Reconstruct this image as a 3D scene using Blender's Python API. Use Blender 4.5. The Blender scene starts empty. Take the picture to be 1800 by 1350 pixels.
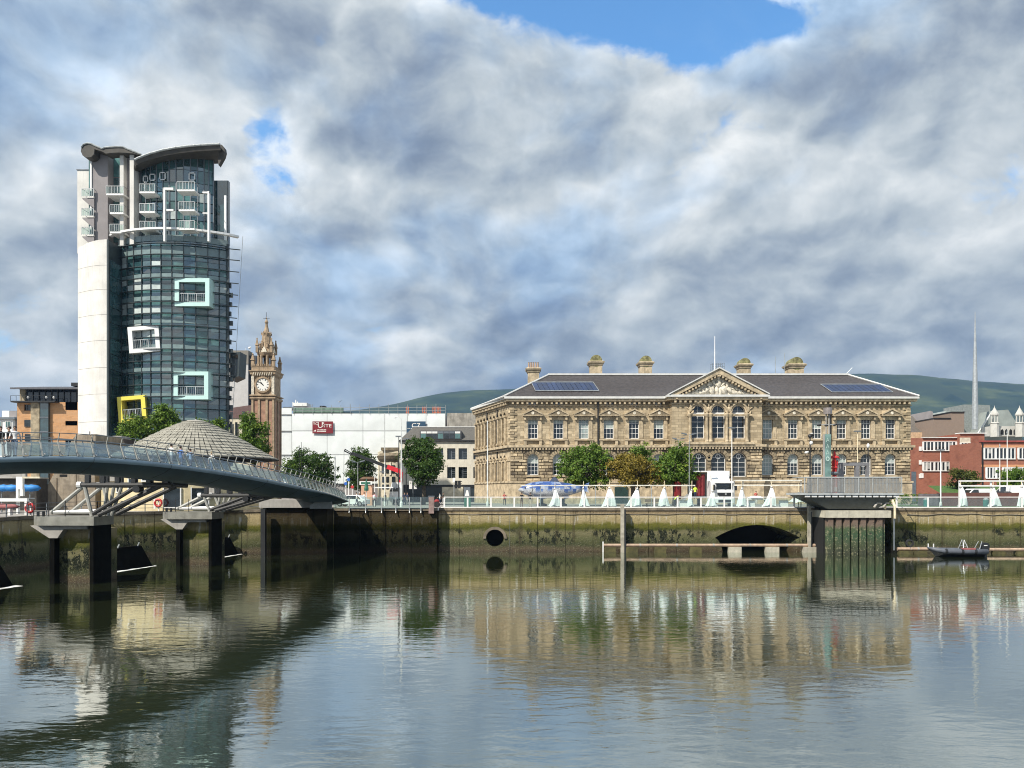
import bpy, math, random
import numpy as np
from mathutils import Vector, Matrix, noise as mnoise
R = math.radians
SC = bpy.context.scene
COL = SC.collection
rnd = random.Random(7)

# ------------------------------------------------------------------ camera
F = 1350.0; HZ = 868.0; EYE = 6.6          # pixels per unit slope, horizon row, eye height over the water
cam = bpy.data.cameras.new('camera'); camo = bpy.data.objects.new('camera', cam); COL.objects.link(camo)
camo.location = (0, 0, EYE); camo.rotation_euler = (R(90), 0, 0)
cam.sensor_width = 36; cam.lens = 36*F/1800; cam.shift_y = (HZ-675)/1800
cam.clip_start = 0.5; cam.clip_end = 20000
SC.camera = camo
SC.view_settings.view_transform = 'Standard'; SC.view_settings.look = 'None'
SC.view_settings.gamma = 1; SC.view_settings.exposure = 0.3
SC.view_settings.use_curve_mapping = False
SC.render.resolution_x = 1024; SC.render.resolution_y = 768
try:
    SC.cycles.max_bounces = 6; SC.cycles.transparent_max_bounces = 12; SC.cycles.volume_bounces = 0
    SC.cycles.diffuse_bounces = 3; SC.cycles.glossy_bounces = 3; SC.cycles.caustics_reflective = False
    SC.cycles.use_denoising = True; SC.cycles.filter_width = 1.05; SC.cycles.sample_clamp_indirect = 6
except Exception: pass

SUN = Vector((-0.66, -0.70, 1.0)).normalized()      # towards the sun
sl = bpy.data.lights.new('sun', 'SUN'); sl.energy = 5.0; sl.angle = R(0.5); sl.color = (1.0, 0.93, 0.82)
so = bpy.data.objects.new('sun', sl); COL.objects.link(so)
so.rotation_euler = SUN.to_track_quat('Z', 'Y').to_euler(); so.location = (-40, -60, 80)

# ------------------------------------------------------------------ node helper
class NT:
    def __init__(s, tree): s.t = tree; s.n = tree.nodes; s.l = tree.links; s.n.clear()
    def new(s, typ, ins=None, **kw):
        nd = s.n.new(typ)
        for k, v in kw.items(): setattr(nd, k, v)
        if ins:
            for k, v in ins.items():
                sock = nd.inputs[k]
                if isinstance(v, bpy.types.NodeSocket): s.l.new(v, sock)
                else:
                    if sock.type == 'RGBA' and hasattr(v, '__len__') and len(v) == 3: v = (*v, 1)
                    sock.default_value = v
        return nd
    def math(s, op, a, b=0.0, c=None, clamp=False):
        ins = {0: a, 1: b}
        if c is not None: ins[2] = c
        nd = s.new('ShaderNodeMath', ins, operation=op); nd.use_clamp = clamp
        return nd.outputs[0]
    def mix(s, f, a, b, mode='MIX'):
        nd = s.new('ShaderNodeMix', data_type='RGBA', blend_type=mode)
        for i, v in ((0, f), (6, a), (7, b)):
            sock = nd.inputs[i]
            if isinstance(v, bpy.types.NodeSocket): s.l.new(v, sock)
            else: sock.default_value = (*v, 1) if hasattr(v, '__len__') and len(v) == 3 else v
        return nd.outputs[2]
    def noise(s, vec, scale, detail=4, rough=.55, lac=2.0, dist=0.0):
        return s.new('ShaderNodeTexNoise', {'Vector': vec, 'Scale': scale, 'Detail': detail, 'Roughness': rough, 'Lacunarity': lac, 'Distortion': dist}).outputs[0]
    def ramp(s, f, stops, interp='LINEAR'):
        nd = s.new('ShaderNodeValToRGB', {0: f}); cr = nd.color_ramp; cr.interpolation = interp
        while len(cr.elements) > 1: cr.elements.remove(cr.elements[-1])
        for i, (p, c) in enumerate(stops):
            e = cr.elements[0] if i == 0 else cr.elements.new(p)
            e.position = p; e.color = (*c, 1) if hasattr(c, '__len__') else (c, c, c, 1)
        return nd.outputs[0]
    def sstep(s, x, a, b):
        return s.new('ShaderNodeMapRange', {0: x, 1: a, 2: b, 3: 0.0, 4: 1.0}, interpolation_type='SMOOTHSTEP').outputs[0]

# ------------------------------------------------------------------ sky
W = bpy.data.worlds.new('World'); SC.world = W; W.use_nodes = True
try: W.cycles.sampling_method = 'MANUAL'; W.cycles.sample_map_resolution = 256
except Exception: pass
def build_sky():
    n = NT(W.node_tree)
    sky = n.new('ShaderNodeTexSky', sky_type='NISHITA', sun_disc=False)
    sky.sun_elevation = math.asin(SUN.z); sky.sun_rotation = math.atan2(SUN.x, SUN.y) % (2*math.pi)
    sky.altitude = 0; sky.air_density = 1.0; sky.dust_density = 0.6; sky.ozone_density = 2.5
    d = n.new('ShaderNodeTexCoord').outputs['Generated']
    sep = n.new('ShaderNodeSeparateXYZ', {0: d})
    x, y, z = sep.outputs
    p = n.new('ShaderNodeCombineXYZ', {0: x, 1: y, 2: n.math('MULTIPLY', n.math('POWER', n.math('ADD', n.math('MAXIMUM', z, 0.0), .02), .80), 1.45)}).outputs[0]
    wv = n.new('ShaderNodeTexNoise', {'Vector': p, 'Scale': 4.2, 'Detail': 4.0}).outputs[1]
    pw = n.new('ShaderNodeVectorMath', {0: p, 1: n.new('ShaderNodeVectorMath', {0: wv, 'Scale': 0.11}, operation='SCALE').outputs[0]}, operation='ADD').outputs[0]
    def dens(vec):
        a = n.noise(vec, 3.7, 9, .56)
        b = n.noise(vec, 1.5, 3, .5)
        vo = n.new('ShaderNodeTexVoronoi', {'Vector': vec, 'Scale': 4.6, 'Detail': 2.0, 'Roughness': .5}, feature='F1').outputs[0]
        return n.math('ADD', n.math('ADD', n.math('MULTIPLY', a, .56), n.math('MULTIPLY', b, .44)), n.math('MULTIPLY', n.math('SUBTRACT', .42, vo), .22))
    D0 = dens(pw)
    off = n.new('ShaderNodeVectorMath', {0: pw, 1: (-0.014, -0.006, 0.021)}, operation='ADD').outputs[0]
    D1 = dens(off)
    # gaps where the blue shows: directions (unit vectors) with an angular radius, wobbled by noise
    gap = 0.0
    def blob(px, py, rx, rz, amp):
        vx, vz = (px-900)/F, (HZ-py)/F
        gx = n.math('DIVIDE', x, n.math('MAXIMUM', y, .05)); gz = n.math('DIVIDE', z, n.math('MAXIMUM', y, .05))
        a = n.math('POWER', n.math('DIVIDE', n.math('SUBTRACT', gx, vx), rx/F), 2.0)
        b = n.math('POWER', n.math('DIVIDE', n.math('SUBTRACT', gz, vz), rz/F), 2.0)
        e = n.math('EXPONENT', n.math('MULTIPLY', n.math('ADD', a, b), -1.0))
        return n.math('MULTIPLY', e, amp)
    for args in GAPS:
        g = blob(*args); gap = g if gap == 0.0 else n.math('ADD', gap, g)
    front = n.math('GREATER_THAN', y, 0.05)
    gap = n.math('MULTIPLY', gap, n.math('MULTIPLY', front, n.math('ADD', .1, n.math('MULTIPLY', n.noise(pw, 7, 6, .6), 1.8))))
    Dg = n.math('SUBTRACT', D0, gap)
    Dg = n.math('ADD', Dg, n.math('MULTIPLY', n.sstep(z, .16, .02), .12))
    cover = n.sstep(n.math('ADD', Dg, n.math('MULTIPLY', n.math('SUBTRACT', n.noise(pw, 11, 8, .65), .5), .22)), .225, .315)
    dark = 0.0
    for args in DARKS:
        g = blob(*args); dark = g if dark == 0.0 else n.math('ADD', dark, g)
    dark = n.math('MULTIPLY', dark, front)
    # light: thickness darkens, sunward gradient and thin edges brighten
    grad = n.math('SUBTRACT', D0, D1)
    fine = n.noise(pw, 9.5, 7, .62)
    th = n.math('ADD', n.math('MULTIPLY', n.math('SUBTRACT', n.math('MINIMUM', Dg, D0), .44), -2.1), .50)
    th = n.math('ADD', th, n.math('MULTIPLY', grad, 5.4))
    th = n.math('ADD', th, n.math('MULTIPLY', n.math('SUBTRACT', fine, .5), .46))
    th = n.math('SUBTRACT', th, dark)
    ccol = n.ramp(th, [(0.0, (.215, .27, .36)), (.25, (.32, .38, .46)), (.5, (.48, .54, .585)), (.75, (.67, .715, .735)), (1.0, (.90, .92, .915))])
    # clouds thin out into pale haze low down
    tint = n.math('MULTIPLY', n.sstep(n.noise(pw, 2.6, 5, .55), .47, .64), .8)
    ccol = n.mix(tint, ccol, n.mix(1.0, ccol, (.70, .92, 1.22), 'MULTIPLY'))
    low = n.sstep(z, 0.0, .16)
    ccol = n.mix(low, n.mix(.5, ccol, (.40, .50, .60)), ccol)
    ccol = n.mix(1.0, ccol, (SKYK, SKYK, SKYK), 'MULTIPLY')
    cirr = n.noise(n.new('ShaderNodeMapping', {'Vector': p, 'Scale': (1.0, 3.2, 1.0), 'Rotation': (0, 0, .5)}).outputs[0], 2.0, 6, .62)
    bl = n.mix(n.sstep(z, .0, .30), (3.2, 4.6, 6.2), n.mix(1.0, sky.outputs[0], (1.15, 1.8, 2.1), 'MULTIPLY'))
    bl = n.mix(n.math('MULTIPLY', n.sstep(cirr, .45, .75), .5), bl, (4.5, 5.8, 7.0))
    col = n.mix(cover, bl, ccol)
    bg = n.new('ShaderNodeBackground', {0: col, 1: 0.1})
    n.new('ShaderNodeOutputWorld', {0: bg.outputs[0]})
SKYK = 8.6
GAPS = [(900, -30, 190, 65, .22), (1170, 35, 210, 62, .24), (1350, 20, 130, 70, .18), (1560, 0, 120, 50, .14), (1250, 95, 80, 32, .12), (465, 240, 75, 70, .24), (500, 320, 70, 50, .17), (1630, 110, 60, 60, .04), (420, 400, 60, 60, .06), (1800, 300, 60, 60, .06)]
DARKS = [(620, 110, 230, 110, .38), (1000, 170, 170, 110, .12), (850, 440, 120, 90, .10), (1400, 450, 260, 70, .10), (1700, 510, 140, 45, .14), (1450, 605, 170, 28, .12), (60, 560, 110, 80, .20), (250, 50, 320, 80, .20), (1480, 170, 140, 80, .12), (930, 590, 160, 60, .12),
         (550, 320, 90, 60, -.22), (780, 330, 150, 80, -.12), (1180, 200, 60, 60, -.12), (900, 330, 60, 60, -.16), (1400, 350, 160, 70, -.10), (1300, 560, 120, 40, -.12), (250, 200, 120, 60, -.1)]
build_sky()

# ------------------------------------------------------------------ materials
MATS = {}
def mat(name, base, rough=.7, metal=0.0, var=.18, scale=1.5, bump=0.0, bscale=8.0, spec=.5, ior=1.5, streak=0.0, objvar=0.0, emit=None, grime=None):
    if name in MATS: return MATS[name]
    m = bpy.data.materials.new(name); m.use_nodes = True; n = NT(m.node_tree)
    pos = n.new('ShaderNodeNewGeometry').outputs['Position']
    nz = n.noise(pos, scale, 5, .6)
    c = n.mix(n.sstep(nz, .3, .7), tuple(v*(1-var) for v in base), tuple(min(1, v*(1+var)) for v in base))
    if streak:
        mp = n.new('ShaderNodeMapping', {'Vector': pos, 'Scale': (3.0, 3.0, .25)}).outputs[0]
        s = n.noise(mp, 1.3, 5, .65)
        c = n.mix(n.math('MULTIPLY', n.sstep(s, .48, .75), streak), c, tuple(v*.35 for v in base))
    if grime:
        g = n.noise(pos, grime[1], 6, .65)
        c = n.mix(n.sstep(g, .52, .68), c, grime[0])
    if objvar:
        r = n.new('ShaderNodeObjectInfo').outputs['Random']
        c = n.mix(1.0, c, n.ramp(r, [(0, 1-objvar), (1, 1+objvar*.6)]), 'MULTIPLY')
    b = n.new('ShaderNodeBsdfPrincipled', {'Base Color': c, 'Roughness': rough, 'Metallic': metal, 'Specular IOR Level': spec, 'IOR': ior})
    if bump:
        h = n.noise(pos, bscale, 5, .6)
        n.l.new(n.new('ShaderNodeBump', {'Height': h, 'Strength': bump, 'Distance': .05}).outputs[0], b.inputs['Normal'])
    if emit: b.inputs['Emission Color'].default_value = (*emit, 1); b.inputs['Emission Strength'].default_value = 1
    n.new('ShaderNodeOutputMaterial', {0: b.outputs[0]})
    MATS[name] = m; return m
def mat_blocks(name, c1, c2, mortar, bw, bh, msize=.02, rough=.85, patch=None, bump=.4, streak=.35):
    """coursed masonry: each block its own tone"""
    m = bpy.data.materials.new(name); m.use_nodes = True; n = NT(m.node_tree)
    pos = n.new('ShaderNodeNewGeometry').outputs['Position']
    s = n.new('ShaderNodeSeparateXYZ', {0: pos})
    u = n.math('ADD', s.outputs[0], n.math('MULTIPLY', s.outputs[1], .93))
    vec = n.new('ShaderNodeCombineXYZ', {0: u, 1: s.outputs[2], 2: 0.0}).outputs[0]
    br = n.new('ShaderNodeTexBrick', {'Vector': vec, 'Color1': c1, 'Color2': c2, 'Mortar': mortar, 'Scale': 1.0, 'Mortar Size': msize, 'Mortar Smooth': .3, 'Bias': 0.0, 'Brick Width': bw, 'Row Height': bh})
    c = br.outputs[0]
    if patch:   # odd pale replacement blocks
        cell = n.new('ShaderNodeCombineXYZ', {0: n.math('FLOOR', n.math('DIVIDE', u, bw)), 1: n.math('FLOOR', n.math('DIVIDE', s.outputs[2], bh)), 2: 0.0}).outputs[0]
        wn = n.new('ShaderNodeTexWhiteNoise', {'Vector': cell}, noise_dimensions='3D').outputs[0]
        c = n.mix(n.math('GREATER_THAN', wn, .93), c, patch)
    g = n.noise(pos, .6, 6, .65)
    c = n.mix(n.math('MULTIPLY', n.sstep(g, .45, .75), .55), c, tuple(v*.45 for v in c2))
    mp = n.new('ShaderNodeMapping', {'Vector': pos, 'Scale': (2.5, 2.5, .22)}).outputs[0]
    st = n.noise(mp, 1.2, 5, .65)
    c = n.mix(n.math('MULTIPLY', n.sstep(st, .5, .75), streak), c, tuple(v*.4 for v in c2))
    b = n.new('ShaderNodeBsdfPrincipled', {'Base Color': c, 'Roughness': rough})
    h = n.math('ADD', n.noise(pos, 9, 5, .6), n.math('MULTIPLY', br.outputs[1], -.8))
    n.l.new(n.new('ShaderNodeBump', {'Height': h, 'Strength': bump, 'Distance': .03}).outputs[0], b.inputs['Normal'])
    n.new('ShaderNodeOutputMaterial', {0: b.outputs[0]})
    MATS[name] = m; return m
def mat_glass(name, tint, refl=.12, rough=.03, alpha=.7):
    m = bpy.data.materials.new(name); m.use_nodes = True; n = NT(m.node_tree)
    tr = n.new('ShaderNodeBsdfTransparent', {0: tint})
    df = n.new('ShaderNodeBsdfDiffuse', {0: tuple(v*.45 for v in tint)})
    gl = n.new('ShaderNodeBsdfGlossy', {'Color': (.9, .95, 1), 'Roughness': rough})
    a = n.new('ShaderNodeMixShader', {0: 1-alpha, 1: tr.outputs[0], 2: df.outputs[0]})
    fr = n.math('ADD', n.new('ShaderNodeFresnel', {0: 1.45}).outputs[0], refl, clamp=True)
    mx = n.new('ShaderNodeMixShader', {0: fr, 1: a.outputs[0], 2: gl.outputs[0]})
    n.new('ShaderNodeOutputMaterial', {0: mx.outputs[0]})
    MATS[name] = m; return m

# ------------------------------------------------------------------ mesh builder
class MB:
    def __init__(s): s.v = []; s.f = []
    def add(s, vs, fs):
        o = len(s.v); s.v += [tuple(p) for p in vs]; s.f += [tuple(i+o for i in f) for f in fs]; return s
    def quad(s, a, b, c, d): return s.add([a, b, c, d], [(0, 1, 2, 3)])
    def box(s, x0, x1, y0, y1, z0, z1):
        return s.add([(x0,y0,z0),(x1,y0,z0),(x1,y1,z0),(x0,y1,z0),(x0,y0,z1),(x1,y0,z1),(x1,y1,z1),(x0,y1,z1)],
                     [(0,3,2,1),(4,5,6,7),(0,1,5,4),(1,2,6,5),(2,3,7,6),(3,0,4,7)])
    def cyl(s, p0, p1, r0, r1=None, n=8, caps=True):
        r1 = r0 if r1 is None else r1
        p0 = Vector(p0); p1 = Vector(p1); a = (p1-p0).normalized()
        t = Vector((0,0,1)) if abs(a.z) < .9 else Vector((1,0,0))
        u = a.cross(t).normalized(); w = a.cross(u)
        vs = []
        for p, r in ((p0, r0), (p1, r1)):
            for i in range(n):
                th = 2*math.pi*i/n; vs.append(p+(u*math.cos(th)+w*math.sin(th))*r)
        fs = [(i, i+n, (i+1) % n+n, (i+1) % n) for i in range(n)]
        if caps: fs += [tuple(range(n)), tuple(range(2*n-1, n-1, -1))]
        return s.add(vs, fs)
    def beam(s, p0, p1, w, h):
        p0 = Vector(p0); p1 = Vector(p1); a = (p1-p0).normalized()
        t = Vector((0,0,1)) if abs(a.z) < .95 else Vector((0,1,0))
        u = a.cross(t).normalized()*w/2; q = u.cross(a).normalized()*h/2
        vs = [p+i*u+j*q for p in (p0, p1) for i, j in ((-1,-1),(1,-1),(1,1),(-1,1))]
        return s.add(vs, [(0,1,2,3),(7,6,5,4),(0,4,5,1),(1,5,6,2),(2,6,7,3),(3,7,4,0)])
    def tube(s, pts, r, n=6, rr=None):
        pts = [Vector(p) for p in pts]; vs = []; fs = []
        up = Vector((0, 0, 1))
        for k, p in enumerate(pts):
            a = (pts[min(k+1, len(pts)-1)]-pts[max(k-1, 0)]).normalized()
            t = up if abs(a.z) < .9 else Vector((1, 0, 0))
            u = a.cross(t).normalized(); w = a.cross(u)
            q = rr[k] if rr else r
            for i in range(n):
                th = 2*math.pi*i/n; vs.append(p+(u*math.cos(th)+w*math.sin(th))*q)
        for k in range(len(pts)-1):
            for i in range(n):
                j = (i+1) % n; fs.append((k*n+i, (k+1)*n+i, (k+1)*n+j, k*n+j))
        fs += [tuple(range(n)), tuple(range(len(vs)-1, len(vs)-n-1, -1))]
        return s.add(vs, fs)
    def lathe(s, prof, n=12, c=(0, 0), sq=None):
        """profile [(r,z)...] about a vertical axis at c; n=4 gives a square section turned to face the axes"""
        vs = []; ph = math.pi/4 if n == 4 else 0
        k = math.sqrt(2) if n == 4 else 1
        for r, z in prof:
            for i in range(n):
                th = 2*math.pi*i/n+ph; vs.append((c[0]+r*k*math.cos(th), c[1]+r*k*math.sin(th), z))
        fs = []
        for q in range(len(prof)-1):
            for i in range(n):
                j = (i+1) % n; fs.append((q*n+i, q*n+j, (q+1)*n+j, (q+1)*n+i))
        fs += [tuple(range(n-1, -1, -1)), tuple(range(len(vs)-n, len(vs)))]
        return s.add(vs, fs)
    def prism(s, poly, d, axis='y', at=0.0):
        """poly = 2D points; extruded by d along axis from at.  axis y: (x,z); x: (y,z); z: (x,y)"""
        def m(p, t):
            return {'y': (p[0], t, p[1]), 'x': (t, p[0], p[1]), 'z': (p[0], p[1], t)}[axis]
        n = len(poly)
        vs = [m(p, at) for p in poly]+[m(p, at+d) for p in poly]
        fs = [tuple(range(n)), tuple(range(2*n-1, n-1, -1))]+[(i, i+n, (i+1) % n+n, (i+1) % n) for i in range(n)]
        return s.add(vs, fs)
    def ring(s, poly_o, poly_i, d, at=0.0):
        """flat ring between two (x,z) outlines of the same length, extruded along y"""
        n = len(poly_o)
        vs = [(p[0], at, p[1]) for p in poly_o]+[(p[0], at, p[1]) for p in poly_i]+[(p[0], at+d, p[1]) for p in poly_o]+[(p[0], at+d, p[1]) for p in poly_i]
        fs = []
        for i in range(n):
            j = (i+1) % n
            fs += [(i, j, n+j, n+i), (2*n+i, 3*n+i, 3*n+j, 2*n+j), (i, 2*n+i, 2*n+j, j), (n+i, n+j, 3*n+j, 3*n+i)]
        return s.add(vs, fs)
    def wall(s, x0, x1, z0, z1, ops, y=0.0, d=.3, nx=10):
        """wall face at y with openings; op = (xa, xb, lower(x), upper(x)); reveals go back by d"""
        ops = sorted(ops, key=lambda o: o[0]); cur = x0
        for xa, xb, lo, up in ops:
            if xa > cur: s.quad((cur,y,z0),(xa,y,z0),(xa,y,z1),(cur,y,z1))
            k = 1 if getattr(up, 'flat', False) else nx
            xs = [xa+(xb-xa)*(1-math.cos(math.pi*i/k))/2 for i in range(k+1)]
            for a, b in zip(xs, xs[1:]):
                la, lb, ua, ub = lo(a), lo(b), up(a), up(b)
                if max(la, lb) > z0: s.quad((a,y,z0),(b,y,z0),(b,y,lb),(a,y,la))
                if min(ua, ub) < z1: s.quad((a,y,ua),(b,y,ub),(b,y,z1),(a,y,z1))
                s.quad((a,y,la),(b,y,lb),(b,y+d,lb),(a,y+d,la)); s.quad((a,y,ua),(a,y+d,ua),(b,y+d,ub),(b,y,ub))
            s.quad((xa,y,lo(xa)),(xa,y+d,lo(xa)),(xa,y+d,up(xa)),(xa,y,up(xa)))
            s.quad((xb,y,lo(xb)),(xb,y,up(xb)),(xb,y+d,up(xb)),(xb,y+d,lo(xb)))
            cur = xb
        if cur < x1: s.quad((cur,y,z0),(x1,y,z0),(x1,y,z1),(cur,y,z1))
        return s
    def xf(s, M):
        s.v = [tuple(M @ Vector(p)) for p in s.v]; return s
    def mesh(s, name, m, smooth=False):
        me = bpy.data.meshes.new(name); me.from_pydata(s.v, [], s.f)
        if m: me.materials.append(m)
        if smooth: me.polygons.foreach_set('use_smooth', [True]*len(me.polygons))
        me.update(); return me
def rect(xa, xb, za, zb):
    lo = lambda x: za
    up = lambda x: zb
    up.flat = True
    return (xa, xb, lo, up)
def archop(xc, w, za, zt):      # semicircular head, zt = crown
    r = w/2
    return (xc-r, xc+r, (lambda x: za), (lambda x: zt-r+math.sqrt(max(0, r*r-(x-xc)**2))))
def arch_poly(xc, w, za, zt, n=10):
    r = w/2; pts = [(xc-r, za), (xc+r, za)]
    return pts+[(xc+r*math.cos(math.pi*i/n), zt-r+r*math.sin(math.pi*i/n)) for i in range(n+1)]

# ------------------------------------------------------------------ objects
def ob(name, data, parent=None, loc=(0, 0, 0), rot=(0, 0, 0), scale=None):
    o = bpy.data.objects.new(name, data); COL.objects.link(o); o.location = loc; o.rotation_euler = rot
    if scale: o.scale = scale
    if parent: o.parent = parent
    return o
def thing(name, label, cat, loc=(0, 0, 0), rz=0.0, group=None):
    o = ob(name, None, None, loc, (0, 0, rz)); o['label'] = label; o['category'] = cat
    if group: o['group'] = group
    return o
def part(name, mb, m, parent, loc=(0, 0, 0), rot=(0, 0, 0), smooth=False, kind=None, label=None, scale=None):
    me = mb.mesh(name, m, smooth) if isinstance(mb, MB) else mb
    o = ob(name, me, parent, loc, rot, scale)
    if kind: o['kind'] = kind
    if label: o['label'] = label
    return o
def tag(o, label=None, cat=None, group=None, kind=None):
    if label: o['label'] = label
    if cat: o['category'] = cat
    if group: o['group'] = group
    if kind: o['kind'] = kind
    return o
def copy_tree(o, parent=None, loc=None, label=None, rz=None):
    c = o.copy(); COL.objects.link(c)
    if parent: c.parent = parent
    if loc is not None: c.location = loc
    if rz is not None: c.rotation_euler = (0, 0, rz)
    if label: c['label'] = label
    for ch in KIDS.get(o.name, ()): copy_tree(ch, c)
    return c
KIDS = {}
_ob = ob
def ob(name, data, parent=None, loc=(0, 0, 0), rot=(0, 0, 0), scale=None):
    o = _ob(name, data, parent, loc, rot, scale)
    if parent: KIDS.setdefault(parent.name, []).append(o)
    return o
def X(px, Y): return (px-900)/F*Y
def Z(py, Y): return EYE+(HZ-py)/F*Y
def text(name, body, size, m, parent, loc, rot=(R(90), 0, 0), align='CENTER', ext=.01, sx=1.0):
    c = bpy.data.curves.new(name, 'FONT'); c.body = body; c.size = size; c.extrude = ext
    c.align_x = align; c.align_y = 'CENTER'; c.materials.append(m); c.resolution_u = 2
    o = bpy.data.objects.new(name, c); COL.objects.link(o)
    dg = bpy.context.evaluated_depsgraph_get(); me = bpy.data.meshes.new_from_object(o.evaluated_get(dg)); bpy.data.objects.remove(o)
    me.materials.clear(); me.materials.append(m)
    return ob(name, me, parent, loc, rot, (sx, 1, 1))
HAZE = 0.00009
# ================================================================== MATERIAL SET
STONE = mat_blocks('sandstone_ashlar', (.50,.405,.265), (.31,.245,.155), (.17,.135,.09), 1.05, .42, .018, patch=(.58,.47,.31))
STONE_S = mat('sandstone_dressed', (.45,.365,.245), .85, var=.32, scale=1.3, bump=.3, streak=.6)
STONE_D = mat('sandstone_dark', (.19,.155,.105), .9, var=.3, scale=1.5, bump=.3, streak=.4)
STONE_R = mat('sandstone_block', (.46,.37,.24), .9, var=.36, scale=1.1, bump=.8, bscale=5, streak=.3, objvar=.5, grime=((.13,.10,.07), .55))
CARVE = mat('carved_pale_stone', (.62,.57,.47), .9, var=.3, scale=3, bump=.4)
SLATE = mat('slate_roof', (.062,.054,.053), .55, var=.3, scale=2.2, bump=.5, bscale=6, streak=.45)
WHITE = mat('white_paint', (.78,.78,.76), .5, var=.06)
WHITEM = mat('white_membrane', (.72,.76,.76), .75, var=.05, scale=.4, bump=.3, bscale=1.5)
DARKG = mat('dark_window_glass', (.018,.024,.028), .06, var=.5, scale=.8, ior=1.7)
BLIND = mat('pale_blind_glass', (.30,.36,.35), .12, var=.25, scale=.9, ior=1.6)
IRON = mat('black_iron', (.015,.016,.018), .45, var=.3)
STEEL = mat('galvanised_steel', (.42,.44,.44), .42, .5, var=.15)
STEELG = mat('grey_painted_steel', (.16,.18,.20), .4, .2, var=.15)
CONC = mat('concrete', (.36,.34,.31), .9, var=.15, scale=.9, bump=.25, streak=.35)
CONCW = mat('white_concrete', (.66,.64,.60), .85, var=.10, scale=.5, bump=.15, streak=.2)
CONCG = mat('grey_render', (.27,.25,.25), .9, var=.08, scale=.6, streak=.1)
GLASSG = mat_glass('green_balustrade_glass', (.88,.97,.94), .03, alpha=.94)
GLASSB = mat_glass('bridge_parapet_glass', (.62,.78,.82), .10, alpha=.68)

# ================================================================== GROUND, WATER, HILLS
def mat_water():
    m = bpy.data.materials.new('river_water'); m.use_nodes = True; n = NT(m.node_tree)
    pos = n.new('ShaderNodeNewGeometry').outputs['Position']
    mp = n.new('ShaderNodeMapping', {'Vector': pos, 'Scale': (.62, 1.35, 1.0), 'Rotation': (0, 0, .18)}).outputs[0]
    calm = n.sstep(n.noise(n.new('ShaderNodeMapping', {'Vector': pos, 'Scale': (.03, .075, 1)}).outputs[0], 1.0, 3, .5), .36, .62)
    a = n.noise(mp, 1.15, 3, .5, dist=.5); b = n.noise(mp, 3.6, 4, .55, dist=.3)
    sep = n.new('ShaderNodeSeparateXYZ', {0: pos})
    far = n.sstep(sep.outputs[1], 78.0, 52.0)           # sheltered, smoother water under the quay
    amp = n.math('MULTIPLY', n.math('ADD', .35, n.math('MULTIPLY', calm, .65)), n.math('ADD', .45, n.math('MULTIPLY', far, .55)))
    h = n.math('MULTIPLY', n.math('ADD', n.math('MULTIPLY', a, .75), n.math('MULTIPLY', b, .14)), amp)
    bp = n.new('ShaderNodeBump', {'Height': h, 'Strength': 1.0, 'Distance': WAVE})
    murk = n.noise(pos, .05, 3, .5)
    base = n.mix(murk, (.016,.022,.008), (.030,.036,.015))
    d = n.new('ShaderNodeBsdfDiffuse', {0: base})
    g = n.new('ShaderNodeBsdfGlossy', {'Color': (.93, .97, .95), 'Roughness': .02, 'Normal': bp.outputs[0]})
    fr = n.new('ShaderNodeFresnel', {0: 1.34, 'Normal': bp.outputs[0]}).outputs[0]
    fac = n.math('POWER', fr, .34, clamp=True)
    mx = n.new('ShaderNodeMixShader', {0: fac, 1: d.outputs[0], 2: g.outputs[0]})
    n.new('ShaderNodeOutputMaterial', {0: mx.outputs[0]}); return m
WAVE = .025
mb = MB(); mb.quad((-500,-30,0),(500,-30,0),(500,96,0),(-500,96,0))
part('river_water', mb, mat_water(), None)['kind'] = 'structure'

def mat_ground():
    m = bpy.data.materials.new('paving'); m.use_nodes = True; n = NT(m.node_tree)
    pos = n.new('ShaderNodeNewGeometry').outputs['Position']
    br = n.new('ShaderNodeTexBrick', {'Vector': pos, 'Color1': (.34,.32,.29), 'Color2': (.27,.255,.235), 'Mortar': (.16,.15,.14), 'Scale': 1.0, 'Mortar Size': .02, 'Brick Width': .9, 'Row Height': .6})
    g = n.noise(pos, .25, 5, .6)
    c = n.mix(n.math('MULTIPLY', n.sstep(g, .45, .7), .4), br.outputs[0], (.15,.14,.12))
    b = n.new('ShaderNodeBsdfPrincipled', {'Base Color': c, 'Roughness': .85})
    n.new('ShaderNodeOutputMaterial', {0: b.outputs[0]}); return m
PAVE = mat_ground()
QL = [(-400, 40, 4.6), (-80, 52, 4.6), (-43, 60, 4.6), (-41.5, 76, 4.75), (-33, 84, 4.8), (-20, 86.4, 5.0), (-8.4, 86.4, 5.0), (-8.4, 87.6, 5.0), (60, 87.6, 5.0), (150, 87.6, 5.0), (500, 87.6, 5.0)]
mb = MB()
vs = [(x, y, z) for x, y, z in QL]; nq = len(vs)
vs += [(x if abs(x) < 300 else x, 105, 5.0) for x, y, z in QL]
vs += [(x*14, 1400, 5.0) for x, y, z in QL]+[(x*40, 6000, 5.0) for x, y, z in QL]
fs = [(k*nq+i, k*nq+i+1, (k+1)*nq+i+1, (k+1)*nq+i) for k in range(3) for i in range(nq-1)]
mb.add(vs, fs)
part('ground', mb, PAVE, None)['kind'] = 'structure'
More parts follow.
